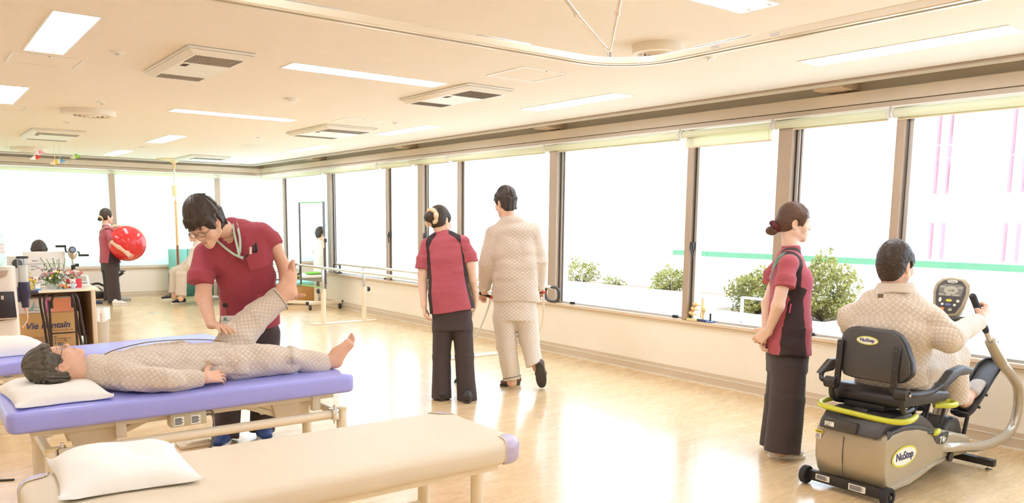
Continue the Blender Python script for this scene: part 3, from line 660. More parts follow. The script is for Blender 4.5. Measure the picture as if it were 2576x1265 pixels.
def np_mesh(V, Q, m, attrs=None):
    me = bpy.data.meshes.new('mesh'); me.vertices.add(len(V)); me.vertices.foreach_set('co', np.asarray(V, np.float32).ravel())
    me.loops.add(len(Q)*4); me.loops.foreach_set('vertex_index', np.asarray(Q, np.int32).ravel()); me.polygons.add(len(Q))
    me.polygons.foreach_set('loop_start', np.arange(len(Q), dtype=np.int32)*4); me.polygons.foreach_set('use_smooth', np.ones(len(Q), bool)); me.update(calc_edges=True)
    for nme, (ty, arr) in (attrs or {}).items():
        a = me.attributes.new(nme, ty, 'POINT'); a.data.foreach_set({'FLOAT': 'value', 'FLOAT_VECTOR': 'vector', 'FLOAT_COLOR': 'color'}[ty], np.asarray(arr, np.float32).ravel())
    me.materials.append(m); return me
def nearest(prims, V):
    """index of the primitive each vertex lies on, and cloth coordinates along / around it"""
    best = np.full(len(V), 9e9, np.float32); S_ = np.zeros(len(V), np.float32); T_ = np.zeros(len(V), np.float32); tg = np.zeros(len(V), np.int32)
    for p in prims:
        if p.op != 'add': continue
        d = p.d(V); m = d < best
        if m.any(): s_, t_ = p.uv(V[m]); best[m] = d[m]; S_[m] = s_; T_[m] = t_; tg[m] = p.tag
    return S_, T_, tg
def folds(amp, f=(9, 9, 9), ridge=0.5, seed=0.0):
    f = A3(f)
    def fn(P):
        n1 = vnoise(P*f+seed); n2 = vnoise(P*f*2.1+seed+5.3); return amp*(n1*(1-ridge)+ridge*(1-2*np.abs(n1))*0.8+0.35*n2)
    return fn
def limb(pts, rad, k=0.02, tag=0, e_end=None, W=None, wide=None):
    out = []; s0 = 0.0; R = float(np.mean(rad))
    for i in range(len(pts)-1):
        kw = {}
        if wide is not None: kw = dict(W=W, wa=wide[i], wb=wide[i+1])
        c = Cone(pts[i], pts[i+1], rad[i], rad[i+1], k=k, tag=tag, s0=s0, R=R, **kw)
        if e_end is not None and i == len(pts)-2: c = Cone(pts[i], pts[i+1], rad[i], rad[i+1], k=k, tag=tag, s0=s0, R=R, e=e_end, **kw)
        out.append(c); s0 += c.L
    return out
def torso(rings, W, k=0.03, tag=0, sq=2.4, flat0=True):
    """rings: (centre, half width, half depth) from the hem up"""
    out = []; s0 = 0.0; R = float(np.mean([0.5*(r[1]+r[2]) for r in rings]))
    for i in range(len(rings)-1):
        (a, wa, da), (b, wb, db) = rings[i], rings[i+1]
        c = Cone(a, b, da, db, k=min(k, .010), W=W, wa=wa, wb=wb, sq=sq, tag=tag, s0=s0, R=R, e=(0.012 if (i == 0 and flat0) else None)); out.append(c); s0 += c.L
    return out
def hand_prims(o, f, n, side, s=1.0, curl=(0.3, 0.35, 0.4, 0.45), spread=0.10, thumb=(0.75, 0.35), k=0.008, bends=None):
    """o wrist, f towards the fingers, n the way the palm faces, side the thumb's direction; curl is the bend per joint (index to little)"""
    o = A3(o); f = A3(nrm(f)); n = A3(n)-f*float(np.dot(A3(n), f)); n = n/np.linalg.norm(n); t = np.cross(f, n); t = t*(1 if t@A3(side) > 0 else -1)
    out = []; lat = (0.030, 0.010, -0.010, -0.029); kl = (0.092, 0.096, 0.091, 0.082); fl = (0.070, 0.078, 0.072, 0.056); fr = (0.0092, 0.0095, 0.009, 0.0078)
    for i in range(4):
        kn = o+s*(f*kl[i]+t*lat[i]); out.append(Cone(o+s*(f*0.012+t*lat[i]*0.55), kn, 0.0155*s, 0.0125*s, k=0.012))
        d = nrm(f+t*spread*(1.5-i)*0.66); p = A3(kn); a = 0.0
        for j, part in enumerate((0.45, 0.31, 0.24)):
            a += (bends[i][j] if bends else curl[i]*(1.0, 1.1, 0.8)[j]); dd = A3(nrm(np.cos(a)*d+np.sin(a)*n)); q = p+dd*fl[i]*part*s
            out.append(Cone(p, q, fr[i]*s*(1-0.07*j), fr[i]*s*(0.95-0.09*j), k=k*0.5)); p = q
    b = o+s*(f*0.022+t*0.022); td = A3(nrm(f*0.62+t*thumb[0]+n*thumb[1])); q = b+td*0.045*s; out.append(Cone(b, q, 0.0165*s, 0.0125*s, k=0.012))
    td2 = A3(nrm(td+f*0.45+n*0.1)); r = q+td2*0.032*s; out.append(Cone(q, r, 0.0118*s, 0.0105*s, k=0.004)); td3 = A3(nrm(td2+f*0.3)); out.append(Cone(r, r+td3*0.024*s, 0.0105*s, 0.0085*s, k=0.004))
    return out
class Head:
    def __init__(h, c, fwd, up, s=1.0, female=False, wide=1.0):
        h.c = A3(c); f = nrm(fwd); u = nrm(np.asarray(up, float)-f*(f@np.asarray(up, float))); r = np.cross(f, u); h.f, h.u, h.r, h.s, h.fem, h.w = A3(f), A3(u), A3(r), s, female, wide
        h.ax = np.stack([h.r, h.f, h.u])
    def p(h, r, f, u): return h.c+h.s*(h.r*(r*h.w)+h.f*f+h.u*u)
    def prims(h, ears=True, mouth=0.0):
        s, p = h.s, h.p; E = lambda q, r, k=0.015, **kw: Ell(p(*q), A3(r)*s, h.ax, k=k*s, **kw); C = lambda a, b, ra, rb, k=0.012, **kw: Cone(p(*a), p(*b), ra*s, rb*s, k=k*s, **kw)
        jw = 0.050 if h.fem else 0.054; w = h.w
        L = [E((0, -0.012, 0.036), (0.074*w, 0.094, 0.088)), E((0, 0.030, -0.018), (0.062*w, 0.062, 0.080), 0.03), C((-jw, 0.005, -0.058), (0, 0.068, -0.098), 0.020, 0.019, 0.03), C((jw, 0.005, -0.058), (0, 0.068, -0.098), 0.020, 0.019, 0.03),
             E((-0.040, 0.062, -0.030), (0.022, 0.020, 0.024), 0.03), E((0.040, 0.062, -0.030), (0.022, 0.020, 0.024), 0.03), C((-0.034, 0.072, 0.022), (0.034, 0.072, 0.022), 0.014, 0.014, 0.02), E((0, 0.072, -0.066), (0.026, 0.020, 0.024), 0.02),
             C((0, 0.088, 0.008), (0, 0.104, -0.030), 0.0075, 0.0105, 0.014), E((0, 0.104, -0.034), (0.0105, 0.0105, 0.0095), 0.008), E((-0.0115, 0.096, -0.037), (0.0075, 0.010, 0.0075), 0.007), E((0.0115, 0.096, -0.037), (0.0075, 0.010, 0.0075), 0.007)]
        for q in (-1, 1): L += [E((q*0.031, 0.100, 0.001), (0.017, 0.016, 0.011), 0.012, op='sub'), E((q*0.031, 0.0785, 0.000), (0.0145, 0.0125, 0.0105), 0.003)]
        L += [C((-0.016, 0.089, -0.0625), (0.016, 0.089, -0.0625), 0.0055, 0.0055, 0.008), C((0, 0.093, -0.0615), (0, 0.0935, -0.062), 0.006, 0.006, 0.008), C((-0.013, 0.088, -0.0725), (0.013, 0.088, -0.0725), 0.0065, 0.0065, 0.008),
              C((-0.021, 0.093, -0.0675), (0.021, 0.093, -0.0675), 0.0022+mouth, 0.0022+mouth, 0.003, op='sub')]
        if ears:
            for q in (-1, 1): L += [E((q*0.074, -0.012, -0.006), (0.0085, 0.019, 0.031), 0.008), E((q*0.070, -0.006, -0.034), (0.008, 0.010, 0.012), 0.006), E((q*0.083, -0.006, -0.006), (0.0075, 0.010, 0.018), 0.004, op='sub')]
        return L
    def color(h, V, skin, lips=(0.45, 0.14, 0.12), brow=(0.05, 0.035, 0.03), shut=False, blush=0.0):
        q = (V-h.c)@h.ax.T/h.s; q[:, 0] /= h.w; C = np.tile(A3(*skin, 1), (len(V), 1)); r, f, u = q[:, 0], q[:, 1], q[:, 2]; near = (np.abs(r) < 0.12) & (np.abs(f) < 0.14) & (np.abs(u) < 0.16)
        def mixc(w, col):
            w = np.clip(w, 0, 1)[:, None]*near[:, None]; C[:, :3] = C[:, :3]*(1-w)+A3(col)*w
        front = np.clip((f-0.062)/0.01, 0, 1)
        mixc(0.75*front*np.clip(1.15-np.sqrt((r/0.020)**2+((u+0.067)/0.0105)**2)*0.9, 0, 1)*(np.abs(u+0.067) < 0.012), lips)
        mixc(front*0.9*np.clip(1.6-np.abs(r)/0.016, 0, 1)*np.clip(1-np.abs(u+0.0675)/0.0025, 0, 1)*(np.abs(r) < 0.021), (0.16, 0.05, 0.045))
        for s_ in (-1, 1):
            x = s_*r; mixc(front*0.85*np.clip(1.3-np.sqrt(((x-0.033)/0.020)**2+((u-0.0215-0.12*(0.033-x)*0-0.004*np.cos((x-0.033)*90)+0.003)/0.0042)**2), 0, 1), brow)
            e = np.sqrt(((x-0.031)/0.0145)**2+((u-0.000)/0.0062)**2)
            if shut: mixc(front*np.clip(1.3-np.sqrt(((x-0.031)/0.016)**2+((u+0.005)/0.0026)**2), 0, 1), (0.09, 0.05, 0.04))
            else:
                mixc((f > 0.07)*np.clip((1.05-e)*4, 0, 1), (0.72, 0.68, 0.64)); mixc((f > 0.07)*np.clip((1.0-np.sqrt(((x-0.031)/0.0066)**2+((u-0.0005)/0.0064)**2))*4, 0, 1), (0.035, 0.02, 0.015))
                mixc((f > 0.068)*np.clip(1.2-np.sqrt(((x-0.031)/0.0165)**2+((u-0.0068)/0.0024)**2), 0, 1), (0.05, 0.03, 0.025))
            mixc(0.5*(np.abs(x-0.079) < 0.02)*np.clip(1.2-np.sqrt(((f+0.006)/0.014)**2+((u+0.006)/0.022)**2), 0, 1), (skin[0]*0.85, skin[1]*0.55, skin[2]*0.48))
            if blush: mixc(blush*front*np.clip(1.2-np.sqrt(((x-0.042)/0.024)**2+((u+0.034)/0.022)**2), 0, 1), (skin[0], skin[1]*0.72, skin[2]*0.68))
        mixc(0.35*np.clip(1.2-np.sqrt((r/0.016)**2+((u+0.034)/0.012)**2+((f-0.1)/0.02)**2), 0, 1), (skin[0], skin[1]*0.75, skin[2]*0.7))
        return C
    def hair(h, style='short', locks=50, seed=1, fringe=0.03, side=0.045, nape=-0.055, thick=0.012, vol=0.0, part=0.0, ear=1.0, burn=1.0):
        s, p = h.s, h.p; rg = np.random.RandomState(seed); E = lambda q, r, k=0.012, **kw: Ell(p(*q), A3(r)*s, h.ax, k=k*s, **kw); C = lambda a, b, ra, rb, k=0.008, **kw: Cone(p(*a), p(*b), ra*s, rb*s, k=k*s, **kw)
        w = h.w; T = thick
        L = [E((0, -0.014, 0.040+vol*0.5), ((0.074+T)*w, 0.094+T, 0.088+T+vol)), E((0, -0.045, -0.005), (0.068*w+T*0.6, 0.060+T*0.5, 0.070), 0.03)]
        if nape < -0.04: L += [E((0, -0.058, nape+0.02), (0.052*w, 0.034, 0.045), 0.03)]
        for q in (-1, 1): L += [E((q*(0.066*w), 0.018, 0.030), ((0.014+T*0.5)*burn, 0.040, 0.040), 0.02)]
        # the face and the nape stay clear
        L += [E((0, 0.122, -0.055), (0.085*w, 0.092, 0.055+fringe+0.045), 0.012, op='sub'), E((0, 0.045, -0.105), (0.09, 0.085, 0.075), 0.012, op='sub'), E((0, -0.02, -0.175), (0.10, 0.10, 0.085-(nape+0.055)), 0.012, op='sub')]
        for q in (-1, 1): L += [E((q*0.092, -0.006, -0.012), (0.032, 0.026*ear, 0.038*ear), 0.006, op='sub'), E((q*0.086, 0.010, -0.050), (0.03, 0.032, 0.034), 0.008, op='sub')]
        crown = np.array([0.0, -0.045, 0.125+vol])
        if style in ('short', 'shaggy'):
            for i in range(locks):
                a = 2*PI*i/locks+rg.rand()*0.2; x, y = math.sin(a), math.cos(a)
                rim = np.array([x*(0.073+T)*w, -0.013+y*(0.091+T), 0.052+0.03*y+0.012*rg.rand()])
                if y > 0.45: end = np.array([x*0.070*w+rg.normal()*0.006+part, 0.098+T*0.5-abs(x)*0.02, 0.095-fringe*1.25+rg.normal()*0.009])
                elif y > -0.25: end = np.array([x*(0.074+T*0.7)*w, y*0.10, 0.034-side*0.25+rg.normal()*0.006+max(0, -y)*-0.05])
                else: end = np.array([x*0.062*w, -0.075+y*0.018, nape+rg.normal()*0.010])
                mid = rim*np.array([1.0, 1.0, 1.0])+np.array([0, 0, -0.004])+rg.normal(size=3)*0.003
                L += [C(tuple(crown*0.35+rim*0.65+np.array([0, 0, 0.018])), tuple(mid), 0.006, 0.0075, 0.008), C(tuple(mid), tuple(end), 0.0085, 0.0025, 0.007)]
        if style == 'shaggy':
            for i in range(locks):
                d = rg.normal(size=3); d /= np.linalg.norm(d); d[2] = abs(d[2])*.9+.05
                if d[1] > .55: continue
                q = np.array([d[0]*(0.070+T)*w, -0.014+d[1]*(0.090+T), 0.036+vol*.5+d[2]*(0.083+T+vol)]); e = q+np.array([d[0]*.006+.009*rg.normal(), d[1]*.006-.012, d[2]*.003+.004*rg.normal()])
                L.append(C(tuple(q), tuple(e), 0.0075, 0.0016, 0.006))
        return L
    def strands(h, amp=0.0035, n=20, crown=(0, -0.05, 0.12)):
        c = h.p(*crown)
        def fn(P):
            q = (P-c)@h.ax.T/h.s; az = np.arctan2(q[:, 0], q[:, 1]); rr = np.sqrt((q*q).sum(-1))
            v = np.stack([np.cos(az)*n*0.32+7, np.sin(az)*n*0.32+7, rr*14], -1); return amp*(vnoise(v)+0.6*vnoise(v*np.array([2.7, 2.7, 1.2], np.float32)+3))
        return fn
# ---- cloth and skin materials
def skin_mat(name):
    if name in MATS: return MATS[name]
    m = bpy.data.materials.new(name); m.use_nodes = True; MATS[name] = m; n, l = m.node_tree.nodes, m.node_tree.links; b = n['Principled BSDF']
    at_ = n.new('ShaderNodeAttribute'); at_.attribute_name = 'Col'; nz = n.new('ShaderNodeTexNoise'); nz.inputs['Scale'].default_value = 40; tc = n.new('ShaderNodeTexCoord'); l.new(tc.outputs['Object'], nz.inputs['Vector'])
    mr = n.new('ShaderNodeMapRange'); mr.inputs[3].default_value = 0.95; mr.inputs[4].default_value = 1.05; l.new(nz.outputs['Fac'], mr.inputs[0])
    mx = n.new('ShaderNodeMix'); mx.data_type = 'RGBA'; mx.blend_type = 'MULTIPLY'; mx.inputs[0].default_value = 1; l.new(at_.outputs['Color'], mx.inputs[6]); l.new(mr.outputs[0], mx.inputs[7]); l.new(mx.outputs[2], b.inputs['Base Color'])
    b.inputs['Roughness'].default_value = 0.48; b.inputs['Specular IOR Level'].default_value = 0.35; return m
M_skin = skin_mat('skin')
def hair_mat(name, a, b_, rough=0.42):
    if name in MATS: return MATS[name]
    m = bpy.data.materials.new(name); m.use_nodes = True; MATS[name] = m; n, l = m.node_tree.nodes, m.node_tree.links; b = n['Principled BSDF']
    tc = n.new('ShaderNodeTexCoord'); nz = n.new('ShaderNodeTexNoise'); nz.inputs['Scale'].default_value = 55; nz.inputs['Detail'].default_value = 5; l.new(tc.outputs['Object'], nz.inputs['Vector'])
    mx = n.new('ShaderNodeMix'); mx.data_type = 'RGBA'; mx.inputs[6].default_value = a; mx.inputs[7].default_value = b_; l.new(nz.outputs['Fac'], mx.inputs[0]); l.new(mx.outputs[2], b.inputs['Base Color'])
    bp = n.new('ShaderNodeBump'); bp.inputs['Strength'].default_value = 0.5; bp.inputs['Distance'].default_value = 0.003; l.new(nz.outputs['Fac'], bp.inputs['Height']); l.new(bp.outputs[0], b.inputs['Normal'])
    b.inputs['Roughness'].default_value = rough; b.inputs['Specular IOR Level'].default_value = 0.35; return m
M_hair = hair_mat('black brown hair', S(46, 38, 33), S(72, 58, 48)); M_hairb = hair_mat('brown hair', S(66, 44, 36), S(104, 74, 56)); M_hairg = hair_mat('greying hair', S(50, 46, 40), S(112, 102, 86))
def cloth(name, col, panel=None, rough=0.8, pattern=None, p=0.016, bump=0.25):
    """woven cloth; attribute mask > 0 takes the panel colour, attribute pat carries cloth coordinates for the woven check"""
    if name in MATS: return MATS[name]
    m = bpy.data.materials.new(name); m.use_nodes = True; MATS[name] = m; n, l = m.node_tree.nodes, m.node_tree.links; b = n['Principled BSDF']; b.inputs['Roughness'].default_value = rough; b.inputs['Specular IOR Level'].default_value = 0.2; b.inputs['Sheen Weight'].default_value = 0.08
    tc = n.new('ShaderNodeTexCoord'); nz = n.new('ShaderNodeTexNoise'); nz.inputs['Scale'].default_value = 14; nz.inputs['Detail'].default_value = 4; l.new(tc.outputs['Object'], nz.inputs['Vector'])
    mx = n.new('ShaderNodeMix'); mx.data_type = 'RGBA'; mx.inputs[6].default_value = tuple(c*0.93 for c in col[:3])+(1,); mx.inputs[7].default_value = tuple(min(1, c*1.06) for c in col[:3])+(1,); l.new(nz.outputs['Fac'], mx.inputs[0]); out = mx.outputs[2]
    if pattern:
        a = n.new('ShaderNodeAttribute'); a.attribute_name = 'pat'; sep = n.new('ShaderNodeSeparateXYZ'); l.new(a.outputs['Vector'], sep.inputs[0])
        def M(op, x, y=None, z=None):
            q = n.new('ShaderNodeMath'); q.operation = op
            for i, v in enumerate((x, y, z)):
                if v is None: continue
                if isinstance(v, (int, float)): q.inputs[i].default_value = v
                else: l.new(v, q.inputs[i])
            return q.outputs[0]
        u, v = M('MULTIPLY', sep.outputs[0], 1/p), M('MULTIPLY', sep.outputs[1], 1/p)
        par = M('MODULO', M('ADD', M('FLOOR', u), M('FLOOR', v)), 2.0); par = M('ABSOLUTE', par)
        inn = M('MULTIPLY', M('LESS_THAN', M('ABSOLUTE', M('SUBTRACT', M('FRACT', u), 0.5)), 0.44), M('LESS_THAN', M('ABSOLUTE', M('SUBTRACT', M('FRACT', v), 0.5)), 0.40))
        f = M('MULTIPLY', par, inn); m2 = n.new('ShaderNodeMix'); m2.data_type = 'RGBA'; m2.inputs[7].default_value = pattern; l.new(out, m2.inputs[6]); l.new(f, m2.inputs[0]); out = m2.outputs[2]
    if panel:
        a = n.new('ShaderNodeAttribute'); a.attribute_name = 'mask'; g = n.new('ShaderNodeMath'); g.operation = 'GREATER_THAN'; g.inputs[1].default_value = 0.0; l.new(a.outputs['Fac'], g.inputs[0])
        m3 = n.new('ShaderNodeMix'); m3.data_type = 'RGBA'; m3.inputs[7].default_value = panel; l.new(out, m3.inputs[6]); l.new(g.outputs[0], m3.inputs[0]); out = m3.outputs[2]
    l.new(out, b.inputs['Base Color'])
    n2 = n.new('ShaderNodeTexNoise'); n2.inputs['Scale'].default_value = 26; n2.inputs['Detail'].default_value = 3; l.new(tc.outputs['Object'], n2.inputs['Vector'])
    bp = n.new('ShaderNodeBump'); bp.inputs['Strength'].default_value = bump; bp.inputs['Distance'].default_value = 0.01; l.new(n2.outputs['Fac'], bp.inputs['Height']); l.new(bp.outputs[0], b.inputs['Normal']); return m
M_scrub = cloth('wine red scrub cloth', S(170, 84, 94), panel=S(58, 46, 46)); M_scrub2 = cloth('wine red scrub cloth darker', S(158, 68, 78), panel=S(58, 44, 46))
M_trouser = cloth('charcoal brown trousers', S(70, 60, 58), rough=0.75)
M_paj = cloth('checked pyjama cloth', S(210, 194, 176), pattern=S(224, 213, 199), p=0.0155); M_paj2 = cloth('checked pyjama cloth paler', S(218, 204, 188), pattern=S(234, 226, 215), p=0.0165)
M_pipe = mat('pyjama piping', S(110, 96, 82), 0.7)
SKIN = S(226, 184, 158)[:3]; SKIN_F = S(234, 198, 174)[:3]
def build_body(root, blocks, skin, head=None, **kw):
    """all skin of a person as ONE mesh: blocks of (primitives, voxel)"""
    VV, QQ, off = [], [], 0
    for pr, vx in blocks:
        V, Q = surface(pr, vx); VV.append(V); QQ.append(Q+off); off += len(V)
    V = np.concatenate(VV); Q = np.concatenate(QQ); C = head.color(V, skin, **kw) if head is not None else np.tile(A3(*skin, 1), (len(V), 1))
    return link_mesh('body', np_mesh(V, Q, M_skin, {'Col': ('FLOAT_COLOR', C)}), root)
def garment(root, name, prims, vox, m, disp=None, mask=None, shift=(0, 0)):
    V, Q = surface(prims, vox, disp); s_, t_, tg = nearest(prims, V); at_ = {'pat': ('FLOAT_VECTOR', np.stack([s_+shift[0], t_+shift[1], np.zeros_like(s_)], 1))}
    if mask is not None: at_['mask'] = ('FLOAT', mask(V, tg))
    return link_mesh(name, np_mesh(V, Q, m, at_), root)
def blob(root, name, prims, vox, m, disp=None):
    V, Q = surface(prims, vox, disp); return link_mesh(name, np_mesh(V, Q, m), root)
def view_axes(u):
    r = AX_R*(u-PCX)/FPX+AX_F; f = nrm([r[0], r[1], 0]); return V3(f[1], -f[0], 0), f, V3(0, 0, 1)     # to the right, away, up - as seen from the photographer's spot
# ================================================================ people
def shoe(root, heel, toe, m, msole, w=0.046, up=(0, 0, 1), high=0.075, parent=None, name='shoe', vox=0.006, soleh=0.022, open_heel=False):
    h, t, up = V3(*heel), V3(*toe), nrm(up); d = nrm(t-h); side = np.cross(d, up); L = np.linalg.norm(t-h); q = lambda a, b: h+d*a*L+up*b
    pr = [Cone(q(0.14, soleh+0.028), q(0.55, soleh+0.026), 0.034, 0.030, W=side, wa=w*0.80, wb=w*0.98, k=0.02), Cone(q(0.55, soleh+0.024), q(0.86, soleh+0.014), 0.030, 0.020, W=side, wa=w*0.98, wb=w*0.80, k=0.02)]
    if not open_heel: pr += [Cone(q(0.16, soleh+0.03), q(0.20, high), 0.036, 0.034, k=0.02)]
    pr += [Half(q(0.5, soleh*0.5), -up)]
    o = blob(root, name, pr, vox, m); mb = MB(); n = 22; ring = []
    for k in range(n):
        a = 2*PI*k/n; x = math.cos(a); y = math.sin(a); ww = w*(0.86 if x < 0 else 1.0)*(1.0+0.06*math.cos(a*1)); ring.append(q(0.5+0.5*(abs(x)**0.85)*np.sign(x), 0.0)+side*ww*(abs(y)**0.8)*np.sign(y))
    mb.prism(ring, up*soleh); mb.build('sole', msole, o, bevel=0.004); return o
def ring_collar(c, axis, W, w, d, h, th=0.010, tag=5, k=0.01):
    c = A3(c); axis = A3(nrm(axis)); return [Cone(c, c+axis*h, d, d*0.94, W=W, wa=w, wb=w*0.94, e=0.004, k=k, tag=tag), Cone(c-axis*0.01, c+axis*(h+0.03), d-th, (d-th)*0.94, W=W, wa=w-th, wb=(w-th)*0.94, e=0.01, k=0.0, op='sub')]
M_sneak = mat('white sneaker', S(240, 234, 228), 0.55, var=0.03); M_soleW = mat('white rubber sole', S(246, 240, 232), 0.6, var=0.02); M_brownshoe = mat('brown suede shoe', S(112, 84, 72), 0.75, var=0.1, bump=0.2)
M_soleD = mat('dark rubber sole', S(62, 56, 54), 0.7, var=0.08); M_blue = mat('blue sneaker', S(38, 62, 116), 0.6, var=0.1); M_knit = mat('dark knit slip-on', S(60, 52, 52), 0.8, var=0.15, bump=0.3, bscale=200)
M_scrun = mat('cream scrunchie', S(234, 206, 170), 0.8, var=0.08, bump=0.4); M_scrund = mat('dark red scrunchie', S(92, 30, 40), 0.6, var=0.4, vscale=50, bump=0.4); M_strap = mat('green lanyard', S(110, 160, 140), 0.6, var=0.15, vscale=60); M_strapw = mat('pale mint lanyard', S(196, 218, 204), 0.6, var=0.1, vscale=80)
M_frame = mat('spectacle frame', S(72, 58, 60), 0.35, var=0.05); M_lens = glass('lens', (0.98, 0.99, 0.99, 1), 0.04)
def ribbon(root, name, pts, w, m, nrmls, th=0.0015, parent=None):
    P = spl(pts, 6); mb = MB(); m_ = len(P); N = spl(nrmls, 6); vs = []
    for i in range(m_):
        t = nrm(P[min(i+1, m_-1)]-P[max(i-1, 0)]); n_ = nrm(N[i]-t*(N[i]@t)); s_ = np.cross(t, n_)
        vs += [P[i]-s_*w/2-n_*th, P[i]+s_*w/2-n_*th, P[i]+s_*w/2+n_*th, P[i]-s_*w/2+n_*th]
    mb.add(vs, [(i*4+k, i*4+(k+1) % 4, i*4+4+(k+1) % 4, i*4+4+k) for i in range(m_-1) for k in range(4)] + [(0, 1, 2, 3), tuple((m_-1)*4+k for k in range(4))]); return mb.build(name, m, parent or root)
def glasses(root, hd, rim=0.0016, w=0.0235, hgt=0.0165, m=M_frame, drop=0.0):
    o = None; mb = MB()
    for q in (-1, 1):
        ring = [hd.p(q*0.033+w*math.copysign(abs(math.cos(a))**0.7, math.cos(a)), 0.106-0.10*abs(q*0.033+w*math.cos(a))*0.6, -0.004-drop+hgt*math.copysign(abs(math.sin(a))**0.7, math.sin(a))) for a in np.linspace(0, 2*PI, 24, endpoint=False)]
        mb.tube(ring, rim, 6, closed=True)
        if q == -1: lens = [ring]
        else: lens.append(ring)
    mb.tube([hd.p(-0.011, 0.106, -0.001-drop), hd.p(0, 0.110, 0.001-drop), hd.p(0.011, 0.106, -0.001-drop)], rim, 6); o = mb.build('glasses', m, root)
    for q in (-1, 1): MB().tube(spl([hd.p(q*0.058, 0.100, 0.000-drop), hd.p(q*0.074, 0.088, 0.001-drop), hd.p(q*0.080, 0.03, 0.004), hd.p(q*0.081, -0.012, 0.008), hd.p(q*0.078, -0.03, -0.012)], 5), rim*1.1, 6).build('temple', m, o)
    for r in lens: MB().add(r, [tuple(range(24))]).build('lens', M_lens, o, smooth=0)
def tunic_mask(c0, ax_up, W, prof, thr=0.80, thr2=None, prims=()):
    """dark side panels: signed distance of a vertex to the edge of the panel, from the torso's own half width"""
    c0, ax_up, W = A3(c0), A3(nrm(ax_up)), A3(nrm(W)); hs = np.array([p[0] for p in prof]); ws = np.array([p[1] for p in prof]); cs = np.array([p[2] for p in prof])
    def fn(V, tg):
        q = V-c0; h = q@ax_up; u = q@W-np.interp(h, hs, cs); d0 = np.min([p.d(V) for p in prims if p.op == 'add' and p.tag == 0], 0); d1 = np.min([p.d(V) for p in prims if p.op == 'add' and p.tag != 0], 0); return np.minimum(np.abs(u)/np.interp(h, hs, ws)-(thr if thr2 is None else np.interp(h, [hs[0], hs[0]+.36], [thr, thr2]))+np.interp(h, [.34, .42], [0, .12])*(thr2 is not None), np.minimum((d1-d0-.004)*8, (np.interp(h, [.30, .42], [.5, .045])+(thr2 is None)-(d1-d0))*8))
    return fn

